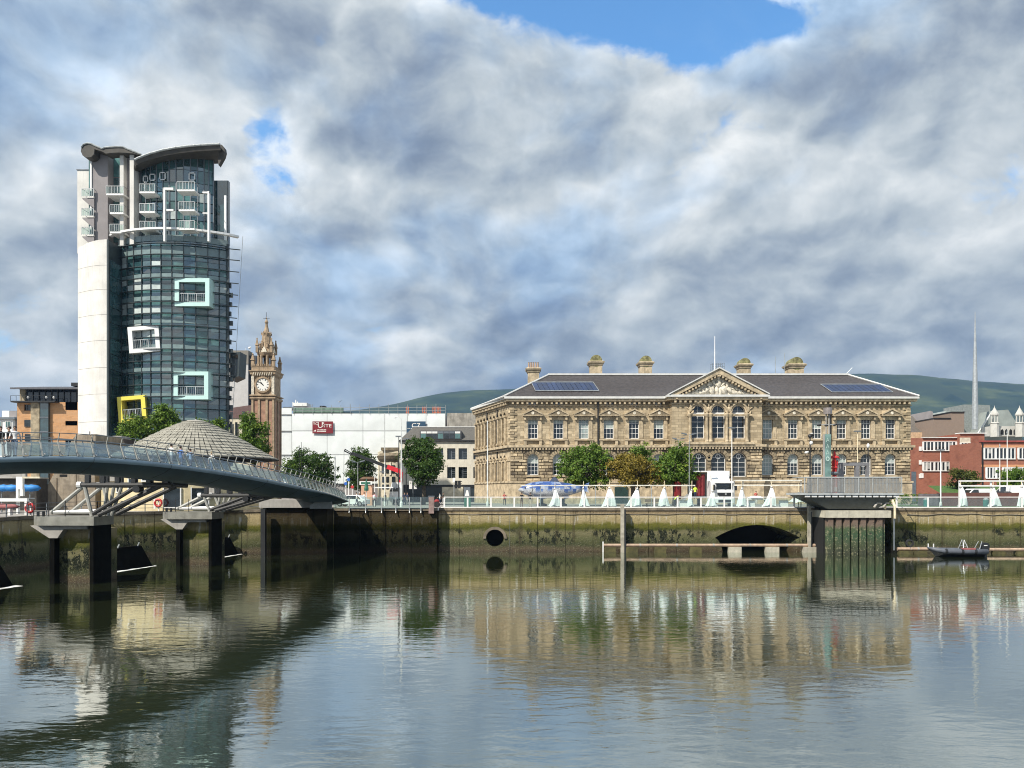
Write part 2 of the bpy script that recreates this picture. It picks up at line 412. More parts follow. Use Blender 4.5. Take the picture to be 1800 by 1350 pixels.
# road strip and lawn, a few millimetres above the paving
ROAD = mat('asphalt', (.055,.055,.057), .9, var=.15, bump=.3, bscale=30)
part('road', MB().add([(-60,110,5.012),(-3,110,5.012),(-3,119,5.012),(-60,119,5.012)], [(0,1,2,3)]), ROAD, None)['kind'] = 'structure'
GRASS = mat('mown_grass', (.055,.115,.022), .95, var=.35, scale=3, bump=.6, bscale=20)
part('lawn', MB().add([(50,93,5.02),(140,93,5.02),(140,106,5.02),(46,106,5.02)], [(0,1,2,3)]), GRASS, None)['kind'] = 'structure'
part('sloping_lawn', MB().add([(62,106,5.0),(150,106,5.0),(150,122,7.6),(66,122,7.9)], [(0,1,2,3)]), GRASS, None)['kind'] = 'structure'

def hills():
    prof = [(-900, 742), (0, 742), (350, 738), (560, 727), (640, 720), (700, 711), (740, 701), (780, 693), (820, 689), (870, 687), (930, 684), (1050, 678), (1200, 668), (1350, 660), (1490, 657), (1530, 657), (1600, 661), (1650, 666), (1700, 671), (1800, 677), (1950, 690), (2300, 715), (3000, 745)]
    YR = 3600.0
    xs = np.linspace(-1100, 3000, 260)
    def top(px):
        return (HZ-np.interp(px, [p[0] for p in prof], [p[1] for p in prof]))/F*YR+EYE
    rows = np.linspace(0, 1, 26); V = []; 
    for r in rows:
        for px in xs:
            x = (px-900)/F*YR
            s = min(1.0, r/.62); k = s*s*(3-2*s) if r <= .62 else 1-.15*((r-.62)/.38)
            z = top(px)*k
            nz = mnoise.fractal(Vector((x*.0016, r*3.1, 1.3)), 1.0, 2.0, 5)
            z += nz*26*(k*(1-k)*4) + (mnoise.noise(Vector((x*.01, r*8, 0)))*2.2)*k
            y = 2300+r*2100+(nz*60)
            V.append((x*(y/YR)*.5+x*.5, y, max(4.0, z)))
    n = len(xs); Fc = [(j*n+i, j*n+i+1, (j+1)*n+i+1, (j+1)*n+i) for j in range(len(rows)-1) for i in range(n-1)]
    m = bpy.data.materials.new('moorland_hazed'); m.use_nodes = True; t = NT(m.node_tree)
    pos = t.new('ShaderNodeNewGeometry').outputs['Position']
    mp = t.new('ShaderNodeMapping', {'Vector': pos, 'Scale': (.004, .0035, .02)}).outputs[0]
    a = t.noise(mp, 1.0, 6, .6)
    fld = t.new('ShaderNodeTexVoronoi', {'Vector': t.new('ShaderNodeMapping', {'Vector': pos, 'Scale': (.010, .006, .0)}).outputs[0], 'Scale': 1.0}).outputs[1]
    c = t.ramp(a, [(.25, (.006,.016,.020)), (.45, (.012,.027,.024)), (.56, (.028,.048,.028)), (.68, (.08,.10,.045))])  # dark tones tinted blue to carry part of the distance haze
    c = t.mix(.22, c, t.mix(t.new('ShaderNodeSeparateColor', {0: fld}).outputs[0], (.02,.04,.015), (.10,.12,.04)))
    b = t.new('ShaderNodeBsdfPrincipled', {'Base Color': c, 'Roughness': .95, 'Specular IOR Level': .1})
    t.new('ShaderNodeOutputMaterial', {0: b.outputs[0]})
    part('hills', MB().add(V, Fc), m, None, smooth=True)['kind'] = 'structure'
hills()

# ================================================================== QUAY WALLS
def mat_quay(name, dark=1.0):
    m = bpy.data.materials.new(name); m.use_nodes = True; n = NT(m.node_tree)
    pos = n.new('ShaderNodeNewGeometry').outputs['Position']
    s = n.new('ShaderNodeSeparateXYZ', {0: pos})
    w = n.noise(n.new('ShaderNodeMapping', {'Vector': pos, 'Scale': (.5, .5, .9)}).outputs[0], 1.4, 6, .65)
    zz = n.math('ADD', s.outputs[2], n.math('MULTIPLY', n.math('SUBTRACT', w, .5), 1.1))
    c = n.ramp(n.math('DIVIDE', zz, 5.2), [(0.0, (.055,.038,.022)), (.07, (.085,.065,.035)), (.15, (.05,.058,.024)), (.28, (.10,.105,.045)), (.42, (.17,.155,.08)), (.50, (.065,.075,.012)), (.60, (.13,.125,.022)), (.66, (.33,.27,.14)), (.80, (.42,.34,.19)), (.86, (.25,.19,.11)), (1.0, (.18,.14,.09))])
    # dark weed clumps hanging in the tidal band
    vo = n.noise(n.new('ShaderNodeMapping', {'Vector': pos, 'Scale': (1.0, 1.0, .55)}).outputs[0], 1.5, 7, .74)
    big = n.noise(n.new('ShaderNodeMapping', {'Vector': pos, 'Scale': (.16, .16, .3)}).outputs[0], 1.0, 3, .5)
    band = n.math('MULTIPLY', n.sstep(zz, .5, 1.2), n.sstep(zz, 2.9, 2.3))
    c = n.mix(n.math('MULTIPLY', n.math('MULTIPLY', n.sstep(vo, .49, .52), n.sstep(big, .44, .52)), band), c, (.008,.012,.005))
    # speckle: barnacles and leaf of weed
    sp = n.noise(pos, 9, 5, .7)
    c = n.mix(n.math('MULTIPLY', n.sstep(sp, .55, .66), n.sstep(zz, 3.0, 2.0)), c, (.19,.18,.11))
    # lime runs and rust below the coping
    st = n.noise(n.new('ShaderNodeMapping', {'Vector': pos, 'Scale': (2.6, 2.6, .28)}).outputs[0], 1.0, 5, .6)
    c = n.mix(n.math('MULTIPLY', n.sstep(st, .57, .63), n.math('MULTIPLY', n.math('MULTIPLY', n.sstep(zz, 2.9, 3.6), n.sstep(s.outputs[2], 4.15, 3.9)), .85)), c, (.55,.52,.44))
    st2 = n.noise(n.new('ShaderNodeMapping', {'Vector': pos, 'Scale': (1.7, 1.7, .12), 'Location': (7, 3, 2)}).outputs[0], 1.0, 5, .6)
    c = n.mix(n.math('MULTIPLY', n.sstep(st2, .52, .68), .6), c, (.05,.04,.02))
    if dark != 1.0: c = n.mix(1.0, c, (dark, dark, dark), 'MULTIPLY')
    rg = n.math('SUBTRACT', .9, n.math('MULTIPLY', n.sstep(zz, 1.0, .2), .45))
    b = n.new('ShaderNodeBsdfPrincipled', {'Base Color': c, 'Roughness': rg, 'Specular IOR Level': .5*dark if dark < 1 else .3})
    h = n.math('ADD', n.noise(pos, 5, 6, .7), n.math('MULTIPLY', vo, .6))
    n.l.new(n.new('ShaderNodeBump', {'Height': h, 'Strength': .8, 'Distance': .12}).outputs[0], b.inputs['Normal'])
    n.new('ShaderNodeOutputMaterial', {0: b.outputs[0]}); return m
QUAY = mat_quay('quay_concrete'); QUAYD = mat_quay('quay_concrete_dark', .13)  # second one is the same wall at a much darker tone

def panel_run(root, pts, z0=-1.5, w=3.1, m=QUAY, batter=.35, kindname='wall_panel'):
    """panels along a polyline [(x,y,ztop)...]; each a slab with open joints, leaning back slightly"""
    for (xa, ya, za), (xb, yb, zb) in zip(pts, pts[1:]):
        L = math.hypot(xb-xa, yb-ya); k = max(1, round(L/w)); ux, uy = (xb-xa)/L, (yb-ya)/L; nx, ny = uy, -ux
        for i in range(k):
            t0, t1 = i/k*L+.025, (i+1)/k*L-.025
            j = rnd.uniform(-.025, .025)
            def P(t, off, z): return (xa+ux*t+nx*(off+j), ya+uy*t+ny*(off+j), z)
            zt0, zt1 = za+(zb-za)*t0/L-.30, za+(zb-za)*t1/L-.30
            b = MB().add([P(t0, batter, z0), P(t1, batter, z0), P(t1, 0, zt1), P(t0, 0, zt0), P(t0, -.8, z0), P(t1, -.8, z0), P(t1, -.8, zt1), P(t0, -.8, zt0)],
                         [(0,1,2,3), (5,4,7,6), (0,3,7,4), (1,5,6,2), (3,2,6,7)])
            part(kindname, b, m, root)
            # coping slab, proud of the face
            c = MB(); z2a, z2b = zt0, zt1
            c.add([P(t0-.01, .10, z2a+.005), P(t1+.01, .10, z2b+.005), P(t1+.01, .10, z2b+.297), P(t0-.01, .10, z2a+.297), P(t0-.01, -.9, z2a+.005), P(t1+.01, -.9, z2b+.005), P(t1+.01, -.9, z2b+.297), P(t0-.01, -.9, z2a+.297)],
                  [(0,1,2,3), (5,4,7,6), (0,3,7,4), (1,5,6,2), (3,2,6,7), (0,4,5,1)])
            part('coping_stone', c, QUAYC, root)
        bk = MB().quad((xa-nx*.5, ya-ny*.5, z0), (xb-nx*.5, yb-ny*.5, z0), (xb-nx*.5, yb-ny*.5, zb-.1), (xa-nx*.5, ya-ny*.5, za-.1))
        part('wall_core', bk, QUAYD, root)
QUAYC = mat('coping_concrete', (.20,.165,.12), .9, var=.3, scale=1.2, bump=.4, streak=.4)
qw = thing('quay_wall', 'mossy concrete quay wall curving away to the left under the footbridge', 'quay wall')
panel_run(qw, [(-55, 57.2, 4.6)]+[q for q in QL[2:6]])
qd = thing('quay_wall', 'short dark length of quay wall that juts out below the green glass balustrade', 'quay wall')
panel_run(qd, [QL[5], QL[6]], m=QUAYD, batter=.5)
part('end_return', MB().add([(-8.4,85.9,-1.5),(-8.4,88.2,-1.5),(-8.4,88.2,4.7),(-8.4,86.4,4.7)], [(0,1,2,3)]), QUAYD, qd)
qr = thing('quay_wall', 'long straight stained quay wall pierced by a round pipe and a low arch', 'quay wall')
YQ = 87.6
def xq(px): return X(px, YQ)
PIPE = (xq(870), 1.55, 1.0); ARC = (xq(1256), xq(1407))
xs0, xs1 = -8.4, PIPE[0]-1.7
panel_run(qr, [(xs0, YQ, 5), (xs1, YQ, 5)], batter=0)
panel_run(qr, [(PIPE[0]+1.7, YQ, 5), (ARC[0]-1.2, YQ, 5)], batter=0)
panel_run(qr, [(ARC[1]+1.2, YQ, 5), (76, YQ, 5)], batter=0)
def circ_lo(x): return PIPE[1]-math.sqrt(max(0, PIPE[2]**2-(x-PIPE[0])**2))
def circ_up(x): return PIPE[1]+math.sqrt(max(0, PIPE[2]**2-(x-PIPE[0])**2))
b = MB().wall(PIPE[0]-1.69, PIPE[0]+1.69, -1.5, 4.7, [(PIPE[0]-1, PIPE[0]+1, circ_lo, circ_up)], y=YQ, d=3.0, nx=16)
part('pipe_panel', b, QUAY, qr)
part('coping_stone', MB().box(PIPE[0]-1.69, PIPE[0]+1.69, YQ-.1, YQ+.9, 4.705, 4.997), QUAYC, qr)
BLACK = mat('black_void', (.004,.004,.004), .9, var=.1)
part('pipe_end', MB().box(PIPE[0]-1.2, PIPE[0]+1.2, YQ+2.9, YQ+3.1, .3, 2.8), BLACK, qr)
ring_o = [(PIPE[0]+1.35*math.cos(math.pi*i/14), 1.5+1.35*math.sin(math.pi*i/14)) for i in range(15)]
ring_i = [(PIPE[0]+1.04*math.cos(math.pi*i/14), 1.5+1.04*math.sin(math.pi*i/14)) for i in range(15)]
b = MB(); 
for i in range(14):
    b.prism([ring_o[i], ring_o[i+1], ring_i[i+1], ring_i[i]], .16, 'y', YQ-.16)
part('pipe_surround', b, QUAYC, qr)
xm = (ARC[0]+ARC[1])/2; hw = (ARC[1]-ARC[0])/2
def haunch(x):
    u = (abs(x-xm)/hw-.76)/.24
    return -1.5 if u <= 0 else -.3+1.84*math.sin(min(1, u)*math.pi/2)**.8
b = MB().wall(ARC[0]-1.19, ARC[1]+1.19, -1.5, 4.7, [(ARC[0], ARC[1], haunch, lambda x: 1.55+1.5*max(0, 1-((x-xm)/hw)**2))], y=YQ, d=7.0, nx=22)
part('arch_panel', b, QUAY, qr)
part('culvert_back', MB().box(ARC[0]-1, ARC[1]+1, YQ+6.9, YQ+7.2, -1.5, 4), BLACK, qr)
k = 5
for i in range(k):
    w_ = (ARC[1]-ARC[0]+2.38)/k; x0 = ARC[0]-1.19+i*w_
    part('coping_stone', MB().box(x0+.02, x0+w_-.02, YQ-.1, YQ+.9, 4.705, 4.997), QUAYC, qr)
# service cable sagging along the wall
def cable(x0, x1, y, z, sag, root, r=.03):
    pts = []; n_ = int((x1-x0)/.8)
    for i in range(n_+1):
        x = x0+(x1-x0)*i/n_; pts.append((x, y, z+sag*math.sin(x*1.7)*.5+sag*.5*math.sin(x*.63+1)))
    part('cable', MB().tube(pts, r, 5), mat('grey_cable', (.22,.19,.15), .7), root)
cable(-8.2, 33.5, YQ-.06, 4.3, .07, qr, .035); cable(45, 100, YQ-.06, 4.25, .12, qr, .04)
# ================================================================== CUSTOM HOUSE
YC = 125.0
X0 = X(897, YC)
ch = thing('customs_building', 'long two-storey sandstone classical building with slate roof, carved pediment and tall chimneys', 'building', (X0, YC, 5.0))
def lx(px, Y=YC): return X(px, Y)-X0
def lz(py, Y=YC): return Z(py, Y)-5.0
WL = lx(1600)
zB, zP, zM0, zM1, zE = -0.2, lz(846), lz(791), lz(783), lz(712)
zGut = lz(698)
# side facade (runs back and to the left)
bx, by = X(836, 142)-X0, 142-YC
SIDE = Matrix.Translation((bx, by, 0)) @ Matrix.Rotation(math.atan2(-by, -bx), 4, 'Z')   # local x runs from the back corner to the front corner
SL = math.hypot(bx, by)
upL = [936.7, 981.5, 1026, 1070, 1114.4, 1157.8]; upR = [1349.3, 1393.7, 1436, 1479, 1522, 1565]
PX0, PX1, PJ = lx(1180, 123.4), lx(1337, 123.4), 2.3
# ---- window builders (local to the window's own centre-bottom, facade plane y=0, glass behind)
def bars_mesh(w, h, cols, rows, arch=False, t=.05, fr=.09, upper_plain=0):
    b = MB(); y0, y1 = -.05, .02
    r = w/2
    zt = h-r if arch else h
    if not arch: b.box(-r, r, y0, y1, h-fr, h)
    b.box(-r, -r+fr, y0, y1, 0, zt); b.box(r-fr, r, y0, y1, 0, zt); b.box(-r, r, y0, y1, 0, fr*1.3)
    if arch:
        n = 10
        o = [(r*math.cos(math.pi*i/n), zt+r*math.sin(math.pi*i/n)) for i in range(n+1)]
        q = [((r-fr)*math.cos(math.pi*i/n), zt+(r-fr)*math.sin(math.pi*i/n)) for i in range(n+1)]
        for i in range(n): b.prism([o[i], q[i], q[i+1], o[i+1]], y1-y0, 'y', y0)
    for i in range(1, cols):
        x = -r+w*i/cols; top = zt+math.sqrt(max(0, r*r-x*x)) if arch else h
        b.box(x-t/2, x+t/2, y0+.01, y1-.01, fr, top-.02)
    for i in range(1, rows):
        z = h*i/rows; e = r if z < zt else math.sqrt(max(0, r*r-(z-zt)**2))
        tt = t*1.7 if (rows % 2 == 0 and i == rows//2) else t
        b.box(-e+.02, e-.02, y0+.015, y1-.015, z-tt/2, z+tt/2)
    return b
def glass_mesh(w, h, arch=False):
    b = MB()
    if arch: b.prism(arch_poly(0, w, 0, h, 12), .03, 'y', .03)
    else: b.box(-w/2, w/2, .03, .06, 0, h)
    return b
gcache = {}
def put_window(parent, x, y, z, w, h, cols, rows, arch=False, m=None, key=None, M=None):
    """a window part (its glass) with a frame and, half the time, a blind behind the upper sash"""
    key = (round(w, 2), round(h, 2), cols, rows, arch)
    if key not in gcache:
        gcache[key] = (glass_mesh(w, h, arch).mesh('window_glass', None), bars_mesh(w, h, cols, rows, arch).mesh('window_frame', WHITE))
    g, f = gcache[key]
    m = m or DARKG
    gk = (key, m.name)
    if gk not in gcache:
        g2 = g.copy(); g2.materials.append(m); gcache[gk] = g2
    loc = (x, y, z); rz = 0
    if M is not None:
        v = M @ Vector(loc); loc = tuple(v); rz = M.to_euler().z
    o = ob('window', gcache[gk], parent, loc, (0, 0, rz))
    ob('window_frame', f, o)
    return o
REV = .38
wu_w, wu_zb, wu_zt = 1.62, lz(771), lz(735)
wg_w, wg_zb, wg_zt = 1.75, lz(835), lz(798)
def ops_front(side):
    xs = [lx(p) for p in side]
    up = [rect(x-wu_w/2, x+wu_w/2, wu_zb, wu_zt) for x in xs]
    gr = [archop(x, wg_w, wg_zb, wg_zt) for x in xs]
    at = [rect(x-.8, x+.8, lz(714.5), lz(707.5)) for x in xs]
    return xs, up, gr, at
def facade(mb_up, mb_gr, x0, x1, xs, up, gr, at, y=0.0):
    mb_up.wall(x0, x1, zM1, lz(722), up, y, REV); mb_up.wall(x0, x1, lz(722), zGut-.6, at, y, REV*.8)
    mb_gr.wall(x0, x1, zP, zM0, gr, y, REV+.1, nx=12)
up_m, gr_m = MB(), MB()
xsL, u1, g1, a1 = ops_front(upL); facade(up_m, gr_m, 0, PX0+.05, xsL, u1, g1, a1)
xsR, u2, g2, a2 = ops_front(upR); facade(up_m, gr_m, PX1-.05, WL, xsR, u2, g2, a2[:4])
# portico walls, 1.6 m forward
por_u = [lx(p, 123.4) for p in (1225, 1260.5, 1296)]; por_g = [lx(p, 123.4) for p in (1227, 1261, 1297)]
zpa, zpt = lz(771, 123.4), lz(713, 123.4)
up_m.wall(PX0, PX1, zM1, zGut-.6, [archop(x, 2.15, zpa, zpt) for x in por_u], -PJ, .6, nx=12)
gr_m.wall(PX0, PX1, zP, zM0, [archop(x, 2.3, lz(838, 123.4), lz(796, 123.4)) for x in por_g], -PJ, .6, nx=12)
for x in (PX0, PX1):
    up_m.quad((x,-PJ,zM1), (x,0,zM1), (x,0,zGut-.6), (x,-PJ,zGut-.6)); gr_m.quad((x,-PJ,zB), (x,0,zB), (x,0,zM0), (x,-PJ,zM0))
# side facade with tall arched recesses
side_up = [archop(x, 1.15, wu_zb-.5, wu_zt+1.2) for x in np.arange(1.4, SL-1.2, 1.75)]
side_gr = [archop(x, 1.15, wg_zb-.9, wg_zt-.1) for x in np.arange(1.4, SL-1.2, 1.75)]
side_bs = [archop(x, 1.0, .4, zP-.7) for x in np.arange(1.8, SL-2.6, 1.75)]
sU, sG = MB(), MB()
sU.wall(0, SL, zM1, zGut-.6, side_up, 0, .35, nx=8); sG.wall(0, SL, zP, zM0, side_gr, 0, .35, nx=8)
sG.wall(0, SL, zB, zP, side_bs, 0, .35, nx=8)
sU.xf(SIDE); sG.xf(SIDE)
sgl = MB().box(.5, SL-.5, .36, .40, .3, zGut-1); sgl.xf(SIDE); part('side_glazing', sgl, DARKG, ch)
scl = MB()
for x in np.arange(.52, SL-.6, 1.75):
    for za, zb_ in ((wu_zb-.5, wu_zt+.3), (wg_zb-.9, wg_zt-.8)): scl.cyl((x+.0, -.16, za), (x+.0, -.16, zb_), .17, None, 8); scl.box(x-.26, x+.26, -.42, -.003, zb_, zb_+.3); scl.box(x-.26, x+.26, -.42, -.003, za-.3, za)
scl.xf(SIDE); part('side_columns', scl, STONE_S, ch, kind='stuff')
part('side_upper_wall', sU, STONE, ch); part('side_lower_wall', sG, STONE_S, ch)
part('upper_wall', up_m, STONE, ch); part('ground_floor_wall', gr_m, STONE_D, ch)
# solid body behind
part('inner_core', MB().prism([(0+.6, .6), (WL-.5, .6), (WL-.5, 24), (bx+1.2, 24), (bx+.8, by)], zE-zB, 'z', zB), BLACK, ch)
part('end_wall', MB().box(WL-.04, WL-.01, 0, 24, zB, zGut-.6), STONE, ch)
for p in xsL+xsR:
    i = (xsL+xsR).index(p)
    o = put_window(ch, p, REV-.06, wu_zb, wu_w, wu_zt-wu_zb, 3, 4, m=BLIND if i in (2, 6) else DARKG)
    if i not in (2, 6, 10, 11):
        hh = (wu_zt-wu_zb)*rnd.choice([.25, .3, .5, .2]); part('blind', MB().box(-wu_w/2+.05, wu_w/2-.05, .0, .025, wu_zt-wu_zb-hh, wu_zt-wu_zb-.05), mat('pale_green_blind', (.36,.42,.40), .5, var=.05), o)
    o = put_window(ch, p, REV, wg_zb, wg_w, wg_zt-wg_zb, 3, 5, arch=True, m=BLIND if i in (6,) else DARKG)
    if i not in (10, 3): part('blind', MB().prism([q for q in arch_poly(0, wg_w-.12, (wg_zt-wg_zb)*.55, wg_zt-wg_zb-.05, 8)], .02, 'y', .0), mat('pale_green_blind', (.36,.42,.40), .5, var=.05), o)
for p in xsL+xsR[:4]:
    o = part('attic_window', MB().box(-.8, .8, .0, .04, 0, lz(707.5)-lz(714.5)), DARKG, ch, (p, .22, lz(714.5)))
    fb = MB(); hh = lz(707.5)-lz(714.5)
    for xx in (-.27, .27): fb.box(xx-.13, xx+.13, -.12, -.02, 0, hh)
    part('mullions', fb, WHITE, o)
for p in por_u:
    put_window(ch, p, -PJ+.5, zpa, 2.15, zpt-zpa, 2, 6, arch=True); 
    part('transom', MB().box(p-1.05, p+1.05, -PJ+.40, -PJ+.46, zpt-1.55, zpt-1.15), WHITE, ch)
    b = MB()
    n_ = 12
    for rr, dd, mm in ((1.55, .28, 0), (1.28, .14, 0)):
        zc = zpt-1.075
        o_ = [(p+rr*math.cos(math.pi*i/n_), zc+rr*math.sin(math.pi*i/n_)) for i in range(n_+1)]; q_ = [(p+(rr-.26)*math.cos(math.pi*i/n_), zc+(rr-.26)*math.sin(math.pi*i/n_)) for i in range(n_+1)]
        for i in range(n_): b.prism([o_[i], q_[i], q_[i+1], o_[i+1]], dd, 'y', -PJ-dd+.01)
    b.box(p-.22, p+.22, -PJ-.42, -PJ, zpt+.25, zpt+.85)
    part('arch_moulding', b, STONE_S, ch)
for p in por_g:
    o = put_window(ch, p, -PJ+.5, lz(838, 123.4), 2.3, lz(796, 123.4)-lz(838, 123.4), 2, 5, arch=True)
    b = MB(); zc = lz(796, 123.4)-lz(838, 123.4)-.62
    oo = [(.42*math.cos(2*math.pi*i/12), zc+.42*math.sin(2*math.pi*i/12)) for i in range(12)]; ii = [(.30*math.cos(2*math.pi*i/12), zc+.30*math.sin(2*math.pi*i/12)) for i in range(12)]
    b.ring(oo, ii, .05, -.1); part('roundel', b, WHITE, o)
# columns of the portico
colm = MB().lathe([(.36,0),(.36,.18),(.28,.25),(.27,.5),(.235,3.9),(.25,3.95),(.3,4.0),(.36,4.35),(.42,4.5),(.42,4.62)], 10)
cm = colm.mesh('column', STONE_S, True)
for px in (1211.5, 1240.8, 1247.6, 1275.8, 1282.4, 1310.8):
    o = ob('column', cm, ch, (lx(px, 123), -PJ-.35, lz(777, 123.4)-.1))
# pedestal strip + figures in the spandrels
b = MB().box(lx(1200, 123.4), lx(1322, 123.4), -PJ-.72, -PJ-.002, zM1+.01, lz(777, 123.4)-.1)
part('pedestal', b, STONE_S, ch)
b = MB().box(lx(1206, 123.4), lx(1318, 123.4), -PJ-.55, -PJ-.003, lz(732, 123.4), lz(729, 123.4)); part('impost_band', b, STONE_S, ch)
def blobmesh(spots, seg=6):
    b = MB()
    for (cx, cy, cz, rx, ry, rz_, tilt) in spots:
        vs = []; 
        for i in range(1, 4):
            ph = math.pi*i/4
            for j in range(seg):
                th = 2*math.pi*j/seg
                px_, pz_ = rx*math.sin(ph)*math.cos(th), rz_*math.cos(ph)
                py_ = ry*math.sin(ph)*math.sin(th)
                vs.append((cx+px_*math.cos(tilt)-pz_*math.sin(tilt), cy+py_, cz+px_*math.sin(tilt)+pz_*math.cos(tilt)))
        vs += [(cx-rz_*math.sin(tilt), cy, cz+rz_*math.cos(tilt)), (cx+rz_*math.sin(tilt), cy, cz-rz_*math.cos(tilt))]
        fs = [(i*seg+j, (i+1)*seg+j, (i+1)*seg+(j+1) % seg, i*seg+(j+1) % seg) for i in range(2) for j in range(seg)]
        fs += [(3*seg, j, (j+1) % seg) for j in range(seg)]+[(3*seg+1, 2*seg+(j+1) % seg, 2*seg+j) for j in range(seg)]
        b.add(vs, fs)
    return b
for k, px in enumerate((1212, 1243.5, 1279, 1313)):
    x = lx(px, 123.4); z = lz(722, 123.4)
    s_ = [(x, -PJ-.15, z+.75, .17, .15, .2, 0), (x, -PJ-.12, z+.15, .3, .2, .5, .1), (x-.25, -PJ-.1, z-.45, .2, .16, .5, .5), (x+.25, -PJ-.1, z-.45, .2, .16, .5, -.5), (x-.4, -PJ-.08, z+.3, .12, .1, .45, .9), (x+.4, -PJ-.08, z+.3, .12, .1, .45, -.9)]
    part('spandrel_figure', blobmesh(s_), STONE_S, ch, smooth=True)
# ---- mouldings
def run(name, z0, z1, out, m, front_pieces=None, side=True):
    b = MB()
    b.box(-out, PX0-out, -out, .0-.002, z0, z1); b.box(PX1+out, WL+out, -out, -.002, z0, z1)
    b.box(PX0-out, PX1+out, -PJ-out, -.003, z0, z1)
    part(name, b, m, ch)
    if side:
        s = MB().box(0, SL+out*.3, -out, -.004, z0, z1); s.xf(SIDE); part(name, s, m, ch)
run('plinth', zB, zP-.25, .22, STONE_S); run('plinth_moulding', zP-.25, zP+.02, .36, STONE_S)
run('belt_course', zM0, zM0+.38, .3, STONE_D); run('belt_cornice', zM0+.38, zM1+.02, .55, STONE_S)
sc_ = MB()
cuts = sorted([(x-1.62, x+1.62) for x in xsL+xsR]+[(PX0, PX1)])
cu = 0.0
for a, b_ in cuts+[(WL, WL)]:
    if a > cu: sc_.box(cu, a, -.24, -.002, lz(810.5), lz(807.5))
    cu = max(cu, b_)
cu = PX0-.1
for x in por_g+[PX1+1.9]:
    sc_.box(cu, x-1.8, -PJ-.24, -PJ-.002, lz(810.5), lz(807.5)); cu = x+1.8
part('string_course', sc_, STONE_S, ch)
ss_ = MB().box(0, SL, -.12, -.004, lz(810.5), lz(807.5)); ss_.xf(SIDE); part('string_course', ss_, STONE_S, ch)
run('frieze', zGut-1.45, zGut-1.25, .16, STONE_S)
run('cornice', zGut-.75, zGut-.35, .75, STONE_S); run('gutter', zGut-.35, zGut, .98, mat('pale_lead', (.60,.60,.58), .5, var=.1))
# modillions under the eaves, dentils under the belt
mod = MB().box(-.16, .16, -.62, 0, 0, .40).mesh('modillion', STONE_S)
den = MB()
def along(step, y, x0, x1): return [(x0+(x1-x0)*(i+.5)/int((x1-x0)/step), y) for i in range(int((x1-x0)/step))]
spots = along(.78, 0, 0, PX0-.6)+along(.78, -PJ, PX0, PX1)+along(.78, 0, PX1+.9, WL)
for x, y in spots: ob('modillion', mod, ch, (x, y-.002, zGut-1.2))
for x, y in along(.5, 0, 0, PX0)+along(.5, -PJ, PX0, PX1)+along(.5, 0, PX1, WL): den.box(x-.13, x+.13, y-.46, y-.30, zM0+.02, zM0+.36)
part('dentils', den, STONE_S, ch, kind='stuff')
sd = MB()
for i in range(int(SL/.78)): sd.box(i*.78+.2, i*.78+.52, -.62, -.003, zGut-1.2, zGut-.8)
sd.xf(SIDE); part('side_modillions', sd, STONE_S, ch, kind='stuff')
# ---- hoods and sills of the upper windows
hw_ = 1.62
hood = MB().prism([(-hw_, 0), (hw_, 0), (hw_, .16), (0, .98), (-hw_, .16)], -.62, 'y', -.003)
hood_r = MB(); 
for s_ in (-1, 1): hood_r.prism([(s_*hw_, .16), (s_*(hw_+.1), .30), (0, 1.18), (0, .95)], -.72, 'y', -.004)
hood_r.box(-hw_-.08, hw_+.08, -.72, -.62, 0, .16)
hood_b = MB().box(-1.3, 1.3, -.20, -.004, -.62, -.02)
for s_ in (-1, 1): hood_b.box(s_*1.28-.17, s_*1.28+.17, -.5, -.003, -.62, -.02)
jamb = MB()
for s_ in (-1, 1): jamb.box(s_*1.12-.3, s_*1.12+.3, -.14, -.003, 0, wu_zt-wu_zb+.25)
jamb.box(-1.42, 1.42, -.142, -.0035, wu_zt-wu_zb+.02, wu_zt-wu_zb+.3)
sill = MB().box(-1.55, 1.55, -.42, -.003, -.32, -.08)
brk = MB()
for s_ in (-1, 1): brk.box(s_*1.25-.22, s_*1.25+.22, -.32, -.003, -1.1, -.34)
meshes = [(n_, b.mesh(n_, mm)) for n_, b, mm in (('hood', hood, STONE_D), ('hood_moulding', hood_r, STONE_S), ('hood_bracket', hood_b, STONE_S))]
ms2 = [(n_, b.mesh(n_, mm)) for n_, b, mm in (('architrave', jamb, STONE_S), ('sill', sill, STONE_S), ('sill_bracket', brk, STONE_S))]
boss = MB().cyl((0,-.62,.42), (0,-.70,.42), .26, .2, 10).mesh('hood_boss', CARVE)
for x in xsL+xsR:
    zh = lz(731.5)
    h = ob('hood', meshes[0][1], ch, (x, 0, zh))
    for n_, me in meshes[1:]: ob(n_, me, h)
    ob('hood_boss', boss, h)
    for n_, me in ms2: ob(n_, me, ch, (x, 0, wu_zb))
# arch voussoirs round the ground windows
vs_m = MB()
def vouss(xc, w, zt, y, n_=9, ro=.62):
    r = w/2+.02; zc = zt-w/2
    for i in range(n_):
        a0, a1 = math.pi*(i+.06)/n_, math.pi*(i+.94)/n_
        rr = r+ro+(.22 if i == n_//2 else 0)
        vs_m.prism([(xc+r*math.cos(a0), zc+r*math.sin(a0)), (xc+rr*math.cos(a0), zc+rr*math.sin(a0)), (xc+rr*math.cos(a1), zc+rr*math.sin(a1)), (xc+r*math.cos(a1), zc+r*math.sin(a1))], -.20-(.12 if i == n_//2 else 0), 'y', y-.003)
for x in xsL+xsR: vouss(x, wg_w, wg_zt, 0)
for x in por_g: vouss(x, 2.3, lz(796, 123.4), -PJ)
part('voussoirs', vs_m, STONE_R, ch, kind='stuff')
for x in xsL+xsR:
    part('ground_sill', MB().box(x-1.1, x+1.1, -.3, -.003, wg_zb-.3, wg_zb-.05), STONE_S, ch)
